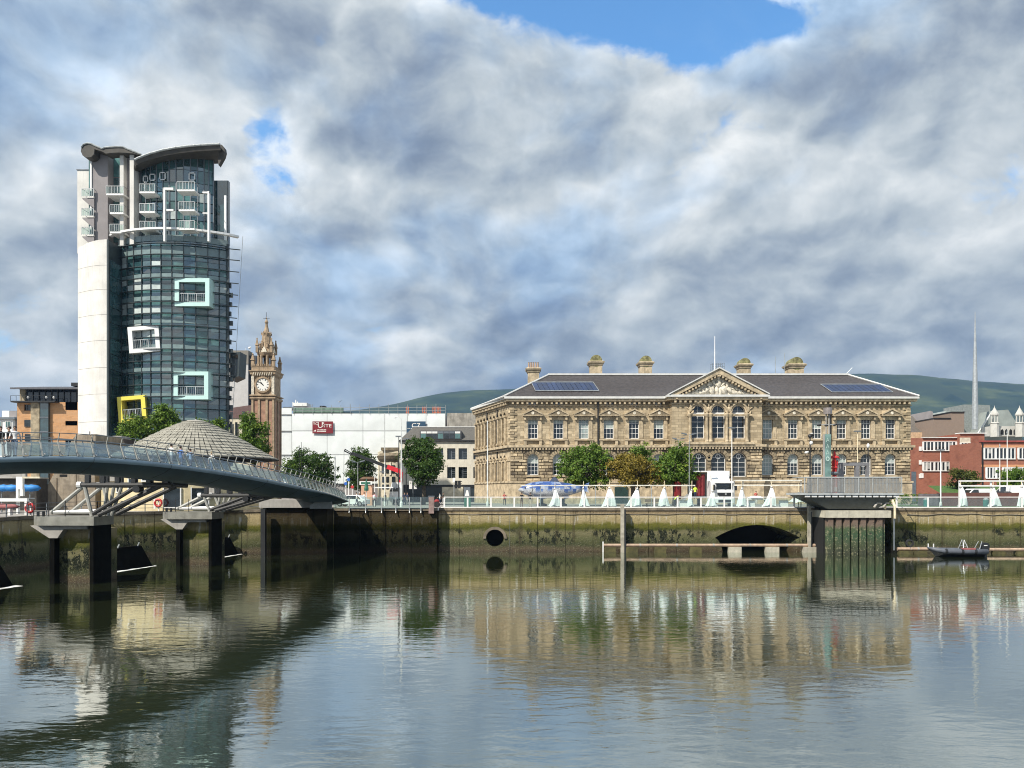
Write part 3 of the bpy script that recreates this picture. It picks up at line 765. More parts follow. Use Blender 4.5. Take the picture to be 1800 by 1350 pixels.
# ---- rusticated blocks, ground floor
def block_mesh():
    e = .045
    return MB().add([(0,0,0),(1,0,0),(1,0,1),(0,0,1),(e,-1,e*2.2),(1-e,-1,e*2.2),(1-e,-1,1-e*2.2),(e,-1,1-e*2.2)], [(4,5,6,7),(0,1,5,4),(1,2,6,5),(2,3,7,6),(3,0,4,7)]).mesh('stone_block', STONE_R)
BLK = block_mesh()
blocks = []
rows = 10; rh = (zM0-zP-.05)/rows
def blocked(x0, x1, z0, z1, holes):
    for (a, b_, za, zb) in holes:
        if x1 > a and x0 < b_ and z1 > za and z0 < zb: return True
    return False
def lay(x0, x1, y, holes, half):
    for r_ in range(rows):
        z0 = zP+.03+r_*rh
        if z0 < lz(807.5) and z0+rh > lz(810.5)+.12: pass
        x = x0+(0 if (r_ % 2) == half else -.62)
        while x < x1-.05:
            L = 1.24+rnd.uniform(-.1, .1)
            a, b_ = max(x, x0), min(x+L, x1)
            segs = [(a, b_)]
            for (ha, hb, za, zb) in holes:
                if z0+rh > za and z0 < zb:
                    ns = []
                    for (p_, q_) in segs:
                        if q_ <= ha or p_ >= hb: ns.append((p_, q_))
                        else:
                            if ha-p_ > .12: ns.append((p_, ha))
                            if q_-hb > .12: ns.append((hb, q_))
                    segs = ns
            for (p_, q_) in segs:
                if q_-p_ > .14: blocks.append((p_+.03, q_-.03, y-.003, z0+.035, z0+rh-.035, rnd.uniform(.10, .24)))
            x += L
def holes_for(xs, w, zb, zt):
    h = []
    for x in xs:
        zc = zt-w/2
        h.append((x-w/2-.04, x+w/2+.04, zb-.3, zc))
        R_ = w/2+.66
        for q in range(6):
            za = zc+R_*q/6; e = math.sqrt(max(0, R_*R_-(za-zc)**2)); h.append((x-e, x+e, za, zc+R_*(q+1)/6))
    return h
lay(0, PX0-.05, 0, holes_for(xsL, wg_w, wg_zb, wg_zt), 0)
lay(PX1+.05, WL, 0, holes_for(xsR, wg_w, wg_zb, wg_zt), 1)
lay(PX0, PX1, -PJ, holes_for(por_g, 2.3, lz(838, 123.4), lz(796, 123.4)), 0)
blocks.sort(key=lambda b: -(b[1]-b[0])*(1 if b[1] < lx(970) or b[0] > lx(1215) else .3))
for (a, b_, y, z0, z1, d) in blocks[:295]: ob('stone_block', BLK, ch, (a, y, z0), (0, 0, 0), (b_-a, d, z1-z0))
rest = MB()
for (a, b_, y, z0, z1, d) in blocks[295:]:
    e = .03; rest.add([(a,y,z0),(b_,y,z0),(b_,y,z1),(a,y,z1),(a+e,y-d,z0+e),(b_-e,y-d,z0+e),(b_-e,y-d,z1-e),(a+e,y-d,z1-e)], [(4,5,6,7),(0,1,5,4),(1,2,6,5),(2,3,7,6),(3,0,4,7)])
part('small_stone_blocks', rest, STONE_R, ch, kind='stuff')
# quoins at the corners
zq = zM1+.02
i = 0
while zq < zGut-1.9:
    w_ = 1.15 if i % 2 else .7
    ob('quoin', BLK, ch, (WL-w_, -.003, zq+.02), (0, 0, 0), (w_+.06, .13, .40))
    ob('quoin', BLK, ch, (-.06, -.003, zq+.02), (0, 0, 0), (w_, .13, .40))
    if i % 2 == 0: ob('quoin', BLK, ch, tuple(SIDE @ Vector((SL-.8, -.003, zq+.02))), (0, 0, SIDE.to_euler().z), (.8, .1, .40))
    zq += .44; i += 1
# ---- pediment
pz0 = zGut-.35; pxl, pxr = lx(1176, 122.6), lx(1348, 122.6); pxm = (pxl+pxr)/2; pza = lz(648, 122.6)
b = MB().prism([(pxl+1.4, zGut-.02), (pxr-1.4, zGut-.02), (pxm, pza-1.1)], .3, 'y', -PJ+.05); part('tympanum', b, CARVE, ch)
rak = MB()
for s_, xe in ((-1, pxl), (1, pxr)):
    rak.prism([(xe, zGut-.02), (xe+s_*-1.3, zGut-.02), (pxm, pza-.95), (pxm, pza-.1)], 1.9, 'y', -PJ-.9)
part('raking_cornice', rak, STONE_S, ch)
cap = MB()
for s_, xe in ((-1, pxl-.15), (1, pxr+.15)):
    cap.prism([(xe, zGut+.0), (xe, zGut+.2), (pxm, pza+.12), (pxm, pza-.09)], 9.0, 'y', -PJ-1.1)
part('pediment_coping', cap, mat('pale_lead', (.60,.60,.58), .5), ch)
mo = MB()
for s_, xe in ((-1, pxl), (1, pxr)):
    for i in range(1, 15):
        t = i/15.5; x = xe+(pxm-xe)*t-s_*.6; z = zGut+(pza-zGut)*t-1.05+.12
        mo.box(x-.14, x+.14, -PJ-.85, -PJ-.1, z, z+.3)
part('raking_modillions', mo, STONE_S, ch, kind='stuff')
# sculpture group in the pediment: central standing figure, reclining ones to the sides
q = []
rr_ = random.Random(4)
def figure(x, z, h, lean, lying=False):
    y = -PJ-.12
    if not lying:
        q.extend([(x, y, z+h*.88, h*.09, h*.09, h*.11, 0), (x, y, z+h*.58, h*.16, .25, h*.24, lean*.3), (x-h*.08, y, z+h*.22, h*.11, .22, h*.26, .12), (x+h*.09, y, z+h*.2, h*.11, .22, h*.25, -.12),
                  (x-h*.24, y-.05, z+h*.6, h*.05, .1, h*.2, .7), (x+h*.24, y-.05, z+h*.55, h*.05, .1, h*.2, -.8)])
    else:
        d = lean
        q.extend([(x-d*h*.3, y, z+h*.62, h*.11, .18, h*.13, 0), (x-d*h*.12, y, z+h*.36, h*.17, .24, h*.3, d*.75), (x+d*h*.25, y, z+h*.2, h*.15, .22, h*.36, d*1.35), (x+d*h*.62, y, z+h*.16, h*.1, .18, h*.34, d*1.5), (x+d*h*.1, y-.05, z+h*.45, h*.06, .12, h*.24, d*1.2), (x-d*h*.4, y-.05, z+h*.3, h*.06, .1, h*.25, -d*.3)])
zt_ = zGut+.05
figure(pxm+.1, zt_, 3.1, 0); q.append((pxm-.75, -PJ-.1, zt_+1.6, .06, .06, 1.6, .12)); q.append((pxm+.95, -PJ-.15, zt_+.85, .55, .2, .7, 0)); q.append((pxm-1.0, -PJ-.1, zt_+.8, .5, .2, .7, .3))
figure(pxm-2.0, zt_, 2.1, -1, True); figure(pxm+2.1, zt_, 2.1, 1, True)
figure(pxm-3.7, zt_, 1.35, -1, True); figure(pxm+3.8, zt_, 1.35, 1, True)
for s_ in (-1, 1):
    for d_, h_ in ((4.9, .42), (5.5, .3)): q.append((pxm+s_*d_, -PJ-.08, zt_+h_*.6, .5, .15, h_*.7, s_*.6))
    q.append((pxm+s_*1.45, -PJ-.1, zt_+1.75, .3, .18, .45, s_*.4)); q.append((pxm+s_*2.9, -PJ-.1, zt_+1.0, .25, .16, .35, s_*.7))
part('sculpture_group', blobmesh(q, 8), CARVE, ch, smooth=True)
# ---- roof: hipped, ridge about seven metres back
ry = 8.0; Yr = YC+ry
zr = Z(659.5, Yr)-5; rl, rr2 = X(965, Yr)-X0, X(1490, Yr)-X0
o_ = 1.0; eL = (-o_, -o_*.8); eR = (WL+o_, -o_)
ze = zGut-.02
backY = 16.5
b = MB()
b.add([(eL[0], eL[1], ze), (eR[0], eR[1], ze), (rr2, ry, zr), (rl, ry, zr)], [(0,1,2,3)])
part('roof', b, SLATE, ch)
bb = (bx-o_*.9, by+.5)
b = MB().add([(eL[0], eL[1], ze), (rl, ry, zr), (rl-3.5, by+2, zr), (bb[0], bb[1], ze)], [(0,1,2,3)])
b.add([(eR[0], eR[1], ze), (eR[0], 22, ze), (rr2, 16, zr), (rr2, ry, zr)], [(0,1,2,3)])
b.add([(rl, ry, zr), (rr2, ry, zr), (rr2, 16, zr), (rl-3.5, by+2, zr)], [(0,1,2,3)])
part('roof', b, SLATE, ch)
lead = mat('pale_lead', (.60,.60,.58), .5)
rb = MB().box(rl-.2, rr2+.2, ry-.25, ry+.25, zr-.02, zr+.28)
rb.tube([(rl, ry, zr+.12), (eL[0], eL[1], ze+.1)], .16, 6); rb.tube([(rr2, ry, zr+.12), (eR[0], eR[1], ze+.1)], .16, 6)
rb.tube([(bb[0], bb[1], ze+.06), (eL[0]-.0, eL[1], ze+.06)], .16, 6)
part('ridge_flashing', rb, lead, ch)
# portico roof meeting the main one
b = MB()
part('portico_roof', b.add([(pxl+.2, -PJ-.8, zGut+.1), (pxm, -PJ-.8, pza+.0), (pxm, ry, pza), (pxl+.2, ry, zGut+.1), (pxr-.2, -PJ-.8, zGut+.1), (pxr-.2, ry, zGut+.1)], [(0,3,2,1), (1,2,5,4)]), SLATE, ch)
# slates: courses given as thin proud laths (too small to single out)
sl_ = MB()
for i in range(1, 22):
    t = i/22.0; y = eL[1]+(ry-eL[1])*t; z = ze+(zr-ze)*t; xa = eL[0]+(rl-eL[0])*t; xb = eR[0]+(rr2-eR[0])*t
    sl_.add([(xa+.3, y-.02, z+.02), (xb-.3, y-.02, z+.02), (xb-.3, y+.22, z+.10), (xa+.3, y+.22, z+.10), (xa+.3, y-.02, z-.02), (xb-.3, y-.02, z-.02)], [(0,1,2,3), (4,5,1,0)])
part('slate_courses', sl_, SLATE, ch, kind='stuff')
# solar panels
SOL = mat('solar_panel_glass', (.008,.022,.075), .15, var=.3, ior=1.6, objvar=.25)
def solar(px0, px1, n_, t0, t1, shear):
    al = mat('aluminium', (.5,.52,.52), .4, .6)
    def on(x, t): return (x, eL[1]+(ry-eL[1])*t-.10, ze+(zr-ze)*t+.16)
    a, b_ = lx(px0, YC+3), lx(px1, YC+3)
    for i in range(n_):
        x0, x1 = a+(b_-a)*i/n_+.03, a+(b_-a)*(i+1)/n_-.03
        p = [on(x0, t0), on(x1, t0), on(x1-shear, t1), on(x0-shear, t1)]
        q_ = [(v[0], v[1]+.04, v[2]-.08) for v in p]
        part('solar_panel', MB().add(p+q_, [(0,1,2,3), (0,4,5,1), (1,5,6,2), (2,6,7,3), (3,7,4,0)]), SOL, ch)
    fr = MB(); c = [on(a-.05, t0-.02), on(b_+.05, t0-.02), on(b_-shear+.05, t1+.02), on(a-shear-.05, t1+.02)]
    for u_, v_ in zip(c, c[1:]+c[:1]): fr.beam(u_, v_, .07, .1)
    part('panel_frame', fr, al, ch)
solar(941, 1050, 13, .24, .60, .6); solar(1452, 1556, 12, .18, .50, .6)
# chimneys
def chimney(px, top, w, pots=False, Y=Yr+3):
    x = X(px, Y)-X0; z0 = zr-3.4; z1 = Z(top, Y)-5; h = w/2
    b = MB().lathe([(h, z0), (h, z1-2.0), (h+.12, z1-1.95), (h+.12, z1-1.75), (h+.35, z1-1.55), (h+.42, z1-1.3), (h+.1, z1-1.15)], 4, (x, Y-YC))
    c = part('chimney', b, STONE_S, ch)
    if pots:
        p = MB()
        for k in range(5): p.lathe([(.17, z1-1.2), (.13, z1-.2), (.17, z1-.1)], 8, (x-.8+.4*k, Y-YC))
        part('chimney_pots', p, mat('buff_clay', (.38,.27,.19), .9), c)
    else:
        p = MB()
        for k in ([0] if w < 2.5 else [0]):
            p.cyl((x, Y-YC-h-.02, z1-1.15), (x, Y-YC+h+.02, z1-1.15), min(h, 1.15), None, 18)
        part('domed_cap', p, mat('mossy_stone', (.20,.19,.09), .95, var=.5, scale=2), c)
chimney(937.5, 636, 1.95, True, Yr+1)
for px, tp, w in ((1047, 624.5, 2.1), (1134, 625.5, 2.05), (1307, 629, 1.95), (1396, 629.5, 2.5)): chimney(px, tp, w)
# downpipes
for px in (1051, 1178.5, 1458):
    part('downpipe', MB().box(lx(px)-.11, lx(px)+.11, -.35, -.12, zM1, zGut-.8), IRON, ch)
for px in (858, 876):
    Yp = np.interp(px, [836, 897], [142, 125]); part('downpipe', MB().cyl((X(px, Yp)-X0-.2, Yp-YC-.2, 0), (X(px, Yp)-X0-.2, Yp-YC-.2, zGut-1), .12), IRON, ch)
# flagpole, roof platform, aerials
b = MB().cyl((lx(1256.5, 126), 1, pza-.6), (lx(1256.5, 126), 1, Z(591, 126)-5), .10, .05); part('flagpole', b, WHITE, ch)
b = MB(); Yp = 126; x0_, x1_ = lx(1253, Yp), lx(1274, Yp); z0_, z1_ = Z(650, Yp)-5, Z(638, Yp)-5
for z in (z0_+.2, (z0_+z1_)/2, z1_):
    for y in (1.2, 2.6): b.beam((x0_, y, z), (x1_, y, z), .05, .05)
for i in range(7):
    x = x0_+(x1_-x0_)*i/6
    for y in (1.2, 2.6): b.beam((x, y, z0_-1.5 if i in (0, 3, 6) else z0_), (x, y, z1_), .04, .04)
part('roof_platform_rail', b, STEELG, ch)
b = MB().cyl((X(1363, Yr)-X0, ry, zr), (X(1363, Yr)-X0, ry, Z(627, Yr)-5), .05, .04, 5)
b.cyl((X(1386.5, Yr)-X0, ry+2, zr), (X(1386.5, Yr)-X0, ry+2, Z(617, Yr)-5), .05, .04, 5); b.cyl((X(1507, Yr)-X0-3, ry+2, zr-1.5), (X(1507, Yr)-X0, ry+2, Z(643, Yr)-5), .05, .04, 5)
part('aerial', b, STEEL, ch)
# doors and steps under the trees
part('doorway', MB().box(lx(1080), lx(1103), -.42, -.26, .0, 2.7), mat('dark_green_door', (.012,.035,.03), .5), ch)
# ================================================================== GLASS APARTMENT TOWER
YT = 116.5
tw = thing('apartment_tower', 'tall curved teal glass apartment tower with white concrete fin and coloured box balconies', 'tower', (X(208, YT), YT, 5.0))
TX = X(208, YT)
def tx(px, Y=YT): return X(px, Y)-TX
def tz(py, Y=YT): return Z(py, Y)-5.0
W_ = tx(400)            # chord length of the glazed front
BUL = 2.6               # how far the front bows out
Rc = (W_*W_/4+BUL*BUL)/(2*BUL)
def pl(px, py, y): return (tx(px, YT+y), tz(py, YT+y))
def shx(x, y): return (x+TX)*(YT+y)/YT-TX
def shz(z, y): return (z+5-EYE)*(YT+y)/YT+EYE-5
def arcp(t, off=0.0):
    """t 0..1 along the bowed front -> (x, y)"""
    a0 = math.asin(W_/2/Rc); a = -a0+2*a0*t
    r = Rc+off
    return (W_/2+r*math.sin(a), -(r*math.cos(a)-(Rc-BUL)))
def glassmat(name, base, refl_ior, rough, objvar, var=.3):
    return mat(name, base, rough, var=var, scale=.7, ior=refl_ior, objvar=objvar, bump=.0)
PANE = glassmat('teal_curtain_glass', (.034,.088,.098), 2.4, .04, .55)
PANEL = glassmat('teal_tinted_glass_light', (.075,.17,.165), 1.9, .06, .4)
PANEB = mat('white_blind_glass', (.50,.56,.54), .15, var=.1, objvar=.25)
SPAN = mat('spandrel_teal_grey', (.19,.26,.26), .28, var=.12, objvar=.12, ior=1.6)
SPANL = mat('parapet_teal_grey', (.21,.27,.27), .35, var=.1, objvar=.1)
FIN = mat('louvre_steel', (.05,.062,.065), .4, .3)
cols = [0, .06, .13, .205, .29, .375, .465, .555, .65, .745, .84, .93, 1.0]   # mullion positions
bands = [(489, 495), (528, 535), (567, 574), (611, 618), (651, 657), (695, 701), (737, 743)]
ztop = tz(423)
zbase = 0.0
def strip(parent, name, za, zb, i, m, off=0.0, gap=.02):
    (xa, ya), (xb, yb) = arcp(cols[i], off), arcp(cols[i+1], off)
    d = Vector((xb-xa, yb-ya, 0)).normalized()*gap
    nx_, ny_ = d.y/gap, -d.x/gap
    xa += d.x; ya += d.y; xb -= d.x; yb -= d.y
    # tiny individual tilt so that each pane mirrors its own bit of sky
    j = rnd.uniform(-.012, .012); k = rnd.uniform(-.012, .012)
    b = MB().add([(xa+nx_*j, ya+ny_*j, za), (xb-nx_*j, yb-ny_*j, za), (xb+nx_*k, yb+ny_*k, zb), (xa-nx_*k, ya-ny_*k, zb), (xa-nx_*.08, ya-ny_*.08, za), (xb-nx_*.08, yb-ny_*.08, za), (xb-nx_*.08, yb-ny_*.08, zb), (xa-nx_*.08, ya-ny_*.08, zb)],
                 [(0,1,2,3), (4,0,3,7), (1,5,6,2), (3,2,6,7), (4,5,1,0)])
    return part(name, b, m, parent)
# window storeys between the bands
sto = [(456, 488)]+[(a[1], b[0]) for a, b in zip(bands, bands[1:])]+[(743, 790)]
npane = 0
for si, (pt, pb) in enumerate(sto):
    zt, zb = tz(pt), tz(pb)
    for i in range(len(cols)-1):
        for r_ in range(3):
            h0 = zb+(zt-zb)*r_/3+.03; h1 = zb+(zt-zb)*(r_+1)/3-.03
            p = rnd.random(); left = i < 6
            m = PANE
            if r_ == 2 and si < 4 and left and p < .65: m = PANEL if p < .4 else PANEB
            elif r_ == 1 and p < (.5 if left and si < 4 else .10): m = PANEB
            elif r_ == 0 and p < (.25 if left and si < 4 else .06): m = PANEL
            elif not left and p > .75: m = PANEL
            if si == len(sto)-1 and r_ != 2: continue
            strip(tw, 'window_pane', h0, h1, i, m); npane += 1
for (pt, pb) in [(423, 433), (442, 455)]+bands:
    for i in range(len(cols)-1):
        strip(tw, 'spandrel_panel', tz(pb), tz(pt), i, SPANL if pt < 440 else SPAN, off=.06)
core = [arcp(t, -.12) for t in np.linspace(0, 1, 25)]
part('glass_core', MB().prism([(p[0], p[1]) for p in core]+[(tx(396, YT+6), 6), (.3, 6)], ztop-.3, 'z', 0), PANE, tw)
part('lower_glazing', MB().prism([(p[0], p[1]) for p in [arcp(t, .0) for t in np.linspace(0, 1, 19)]]+[(W_-.4, 1), (0, 1)], tz(772), 'z', 0), PANE, tw)
# mullions
mu = MB()
for t in cols:
    x, y = arcp(t, .12); mu.box(x-.04, x+.04, y-.04, y+.2, 0, ztop-1.4)
part('mullions', mu, FIN, tw)
# horizontal louvre blades that run past the right-hand edge
lou = []
ys = [438.5]+list(np.arange(457.5, 760, 20.3))
for k, py in enumerate(ys):
    z = tz(py); b = MB()
    pts = [arcp(t, .45) for t in np.linspace(.02 if k else .06, 1, 20)]
    q = MB()
    for (a, b2) in zip(pts, pts[1:]): q.beam((a[0], a[1], z), (b2[0], b2[1], z), .36, .09)
    xe = pts[-1][0]; ye = pts[-1][1]
    ext = tx(np.interp(py, [410, 755], [423, 406]), YT)-xe
    q.beam((xe-.1, ye, z), (xe+ext, ye+.6, z), .14, .12)
    part('louvre', q, FIN, tw)
part('tension_cable', MB().cyl((tx(422), 1.2, tz(410)), (tx(405), .6, tz(755)), .035, None, 4), STEEL, tw)
part('edge_post', MB().box(W_-.05, W_+.28, -.3, .1, 0, tz(430)), FIN, tw)
lad = MB()
for k in range(22): lad.box(W_+.28, W_+.5+.12*(k % 3), .0, .3, 3+k*1.42, 3.7+k*1.42)
part('edge_brackets', lad, FIN, tw, kind='stuff')
# projecting box balconies
def box_balcony(px0, px1, py0, py1, tilt, m, side=False, fr=.62):
    Yb = YT-2.9
    cx = (tx(px0, Yb)+tx(px1, Yb))/2; w = tx(px1, Yb)-tx(px0, Yb); z0, z1 = tz(py1, Yb), tz(py0, Yb); h = z1-z0
    root = part('box_balcony', MB(), None, tw) if False else None
    M = Matrix.Translation((cx, -2.9, (z0+z1)/2)) @ Matrix.Rotation(tilt, 4, 'Y')
    o = [(-w/2, -h/2), (w/2, -h/2), (w/2, h/2), (-w/2, h/2)]; i_ = [(-w/2+fr, -h/2+fr*.9), (w/2-fr, -h/2+fr*.9), (w/2-fr, h/2-fr*.9), (-w/2+fr, h/2-fr*.9)]
    b = MB().ring(o, i_, 2.6, 0); b.xf(M); fo = part('box_balcony', b, m, tw)
    bk = MB().box(-w/2+fr, w/2-fr, 1.9, 2.0, -h/2+fr, h/2-fr); bk.xf(M); part('balcony_glazing', bk, DARKG, fo)
    cu = MB()
    for k in range(3): cu.box(-w/2+fr+.3+k*.9, -w/2+fr+.75+k*.9, 1.75, 1.82, -h/2+fr, h/2-fr-1.2)
    cu.xf(M); part('curtain', cu, mat('grey_curtain', (.30,.30,.28), .9), fo)
    rl = MB(); zr_ = -h/2+fr*.9; rw = w/2-fr
    for z in (zr_+.1, zr_+1.35): rl.beam((-rw, .15, z), (rw, .15, z), .08, .10)
    for k in range(13): 
        x = -rw+2*rw*k/12; rl.beam((x, .15, zr_), (x, .15, zr_+1.35), .12 if k % 4 == 0 else .03, .12 if k % 4 == 0 else .03)
    rl.xf(M); part('balustrade', rl, STEEL, fo)
    return fo
MINT = mat('mint_panel', (.52,.74,.70), .4, var=.03); YEL = mat('yellow_panel', (.80,.68,.10), .4, var=.03); WPAN = mat('white_panel', (.80,.80,.78), .4, var=.03)
box_balcony(307, 368, 489, 538, 0, MINT); box_balcony(225.5, 280, 573, 619, R(-4.5), WPAN)
box_balcony(305, 366, 653, 702, 0, MINT); box_balcony(207, 256, 696, 742, R(-4.5), YEL)
# side balcony seen edge-on
b = MB(); M = Matrix.Translation((W_+.3, 1.0, tz(666))) @ Matrix.Rotation(R(10), 4, 'Y')
b.ring([(0, 0), (1.3, .6), (1.5, 4.3), (0, 4.0)], [(.25, .4), (1.1, .8), (1.2, 3.9), (.25, 3.6)], 3.0, 0)
b.xf(Matrix.Translation((W_+.2, .5, tz(667)))); part('side_balcony', b, FIN, tw)
# white concrete fin wall on the left, curved face
YS = 112.3
fx0, fx1 = tx(137, 114.5), tx(187.5, YS)
seg = [(fx0+(fx1-fx0)*t, (114.5-YT)+(YS-114.5)*math.sin(t*math.pi/2)) for t in np.linspace(0, 1, 10)]
ft = [tz(434, 114), tz(431, 113.5), tz(428.5, 113), tz(426.5, 113), tz(425, 112.8), tz(423.5, 112.6), tz(422.5, 112.5), tz(421.5, 112.4), tz(421, 112.3), tz(420.5, 112.3)]
zs = [0]+[tz(py, 113.5) for py in (742, 694, 648, 601, 556, 512, 470)]
for a, (z0, z1) in enumerate(zip(zs, zs[1:]+[None])):
    b = MB(); vs = []
    for k, (x, y) in enumerate(seg):
        zt = ft[k] if z1 is None else z1-.04
        vs += [(x, y, z0), (x, y, zt)]
    n_ = len(seg)
    b.add(vs, [(2*k, 2*k+2, 2*k+3, 2*k+1) for k in range(n_-1)])
    zt = ft[-1] if z1 is None else z1-.04
    b.add([(fx0, seg[0][1], z0), (fx0, 4, z0), (fx0, 4, ft[0] if z1 is None else z1-.04), (fx0, seg[0][1], ft[0] if z1 is None else z1-.04)], [(0,3,2,1)])
    b.add([(seg[-1][0], seg[-1][1], z0), (seg[-1][0], .1, z0), (seg[-1][0], .1, zt), (seg[-1][0], seg[-1][1], zt)], [(0,1,2,3)])
    part('concrete_panel', b, CONCW, tw)
part('fin_core', MB().prism([(x+.06*(1 if k == 0 else 0)-(.05 if k == n_-1 else 0), y+.05) for k, (x, y) in enumerate(seg)]+[(fx1-.05, .08), (fx0+.05, 3.9)], ft[0]-.3, 'z', 0), CONCG, tw)
dk = MB().box(fx1+.002, fx1+.25, seg[-1][1]+.02, -.2, 0, ft[-1]-.02); part('fin_edge_cladding', dk, mat('dark_fin_cladding', (.035,.05,.055), .5), tw)
# dark glazed recess between fin and front
for k in range(15):
    z0 = 1.5+k*2.3
    if z0+2.2 > ft[-1]: break
    part('recess_pane', MB().box(fx1+.26, fx1+.34, -3.7, -.25, z0, z0+2.2), PANE, tw)
# ---------- upper storeys
zt0 = tz(426)
GR = CONCG
part('rear_slab', MB().box(tx(141, 119.5), tx(166, 119.5), 2.2, 2.8, zt0-1, tz(303, 119.5)), CONCW, tw)
part('rear_slab_coping', MB().box(tx(141, 119.5)-.1, tx(166, 119.5)+.1, 2.1, 2.9, tz(303, 119.5), tz(301.5, 119.5)), STEELG, tw)
part('grey_pier', MB().prism([(tx(168), zt0-1), (tx(195.5), zt0-1), (tx(195.5), tz(272)), (tx(180), tz(262)), (tx(168), tz(262))], 5, 'y', -1), GR, tw)
part('white_pier_edge', MB().box(tx(165.5), tx(168.3), -1.15, -.7, zt0-1, tz(266)), WHITE, tw)
part('glazed_edge', MB().box(tx(158.5), tx(165.5), -.4, 5, zt0-1, tz(272)), PANEL, tw)
part('grey_pier', MB().prism([(tx(226.5), zt0-1), (tx(240), zt0-1), (tx(240), tz(268)), (tx(231), tz(264)), (tx(226.5), tz(266))], 5, 'y', -.5), GR, tw)
part('white_column', MB().box(tx(220), tx(226.5), -1.6, .4, zt0-1, tz(272)), CONCW, tw)
part('white_column', MB().box(tx(239.5), tx(246.5), -2.0, .2, zt0-1, tz(282)), CONCW, tw)
for k, (a, b_) in enumerate(((273, 308), (310, 337), (340, 372), (374, 405), (407, 424))):
    part('glazed_bay', MB().box(tx(196), tx(208), .6, .7, tz(b_), tz(a)), PANE if k % 2 else PANEL, tw)
    part('glazed_bay', MB().box(tx(208)+.05, tx(219.8), .55, .65, tz(b_), tz(a)), PANEB if k in (1,) else PANE, tw)
# curved glass of the top: panes follow the front's curve between x=247..380
def arc2(px): 
    t = (px-208)/(400-208); return arcp(t, -1.4)
def roof_py(px): return np.interp(px, [240, 262, 290, 320, 350, 380, 395], [286, 279, 272, 267.5, 264.5, 263, 262])
pxs = [247, 258, 268, 280, 292, 304, 316, 329, 341, 353, 364, 372, 380]
for a, b_ in zip(pxs, pxs[1:]):
    (xa, ya), (xb, yb) = arc2(a), arc2(b_)
    rows_ = [(None, 303), (303.8, 325), (326, 341), (342.5, 358), (359.5, 374), (375.5, 390), (391.5, 406)]
    for (p0, p1) in rows_:
        za, zb2 = tz(p1), [tz(roof_py(a)+2.5, YT-1.5), tz(roof_py(b_)+2.5, YT-1.5)] if p0 is None else [tz(p0)]*2
        g = .035; m = rnd.choice([PANE, PANE, PANEL, PANE, PANEL]) if p0 else rnd.choice([PANE, PANEL])
        if p0 and rnd.random() < .10: m = PANEB
        part('top_pane', MB().add([(xa+g, ya, za), (xb-g, yb, za), (xb-g, yb, zb2[1]), (xa+g, ya, zb2[0])], [(0,1,2,3)]), m, tw)
mu = MB()
for px in pxs:
    x, y = arc2(px); mu.box(x-.06, x+.06, y-.14, y+.05, tz(424), tz(roof_py(px)+3, YT-1.5))
part('top_mullions', mu, STEELG, tw)
part('top_core', MB().prism([arc2(px) and (arc2(px)[0], arc2(px)[1]+.3) for px in (248, 270, 300, 330, 360, 379)]+[(tx(376, YT+5), 5), (tx(247), 5)], tz(290)-tz(430), 'z', tz(430)), PANE, tw)
# set-back floor
for a, b_ in zip(pxs, pxs[1:]):
    (xa, ya), (xb, yb) = arc2(a), arc2(b_)
    part('top_pane', MB().add([(xa+.04, ya+.1, tz(423)), (xb-.04, yb+.1, tz(423)), (xb-.04, yb+.1, tz(411)), (xa+.04, ya+.1, tz(411))], [(0,1,2,3)]), PANE, tw)
# stepped right-hand strip
part('right_strip', MB().box(tx(371), tx(397.5), .9, 1.6, tz(426), tz(313)), PANE, tw)
part('right_post', MB().box(tx(393), tx(396.5), .2, .7, tz(426), tz(342)), WHITE, tw)
part('right_post', MB().box(tx(396.8), tx(397.8), .7, .9, tz(426), tz(315)), FIN, tw)
# roof shells
def shell(pts, th, dep0, dep1, m, name):
    """curved roof: list of (px, py) at the front edge, thickness in px, reaching from dep0 to dep1"""
    b = MB(); vs = []
    for (px, py) in pts:
        x, z = pl(px, py, dep0)
        x1 = tx(px, YT+dep1); vs += [(x, dep0, z), (x, dep0+.25, z-th), (x1, dep1, z-th*.9), (x1, dep1, z+.1)]
    n_ = len(pts)
    fs = []
    for k in range(n_-1):
        for j in range(4): fs.append((4*k+j, 4*k+(j+1) % 4, 4*k+4+(j+1) % 4, 4*k+4+j))
    fs += [(0,3,2,1), tuple(4*(n_-1)+j for j in range(4))]
    return part(name, b.add(vs, fs), m, tw)
ROOFD = mat('roof_soffit', (.055,.05,.042), .7, var=.25, scale=1.2); ROOFT = mat('roof_edge_metal', (.40,.42,.42), .4, .3)
rp = [(236.5, 281), (245, 277), (262, 270.5), (285, 264), (310, 259.5), (335, 256.5), (355, 255), (375, 253.8), (387, 253.4), (392, 256), (394.5, 262), (394, 269), (391.5, 276)]
shell(rp[:9], .75, -3.6, 1.5, ROOFD, 'curved_roof')
tipb = MB()
tip = [(385, 253.6), (390, 254.4), (394, 259), (395, 266), (393, 274), (388, 283), (384, 290), (383, 282), (385, 272), (384, 264), (380, 262)]
part('roof_tip', MB().prism([pl(a, b_, -2.6) for a, b_ in tip], .9, 'y', -2.6), ROOFD, tw)
e = MB().tube([(pl(a, b_, -3.6)[0], -3.62, pl(a, b_, -3.6)[1]) for a, b_ in rp[:9]], .16, 6); part('roof_edge', e, ROOFT, tw)
part('edge_lamps', blobmesh([(tx(a, YT-3.7), -3.75, tz(np.interp(a, [p[0] for p in rp[:9]], [p[1] for p in rp[:9]]), YT-3.7)+.1, .1, .1, .1, 0) for a in range(242, 386, 11)]), WHITE, tw)
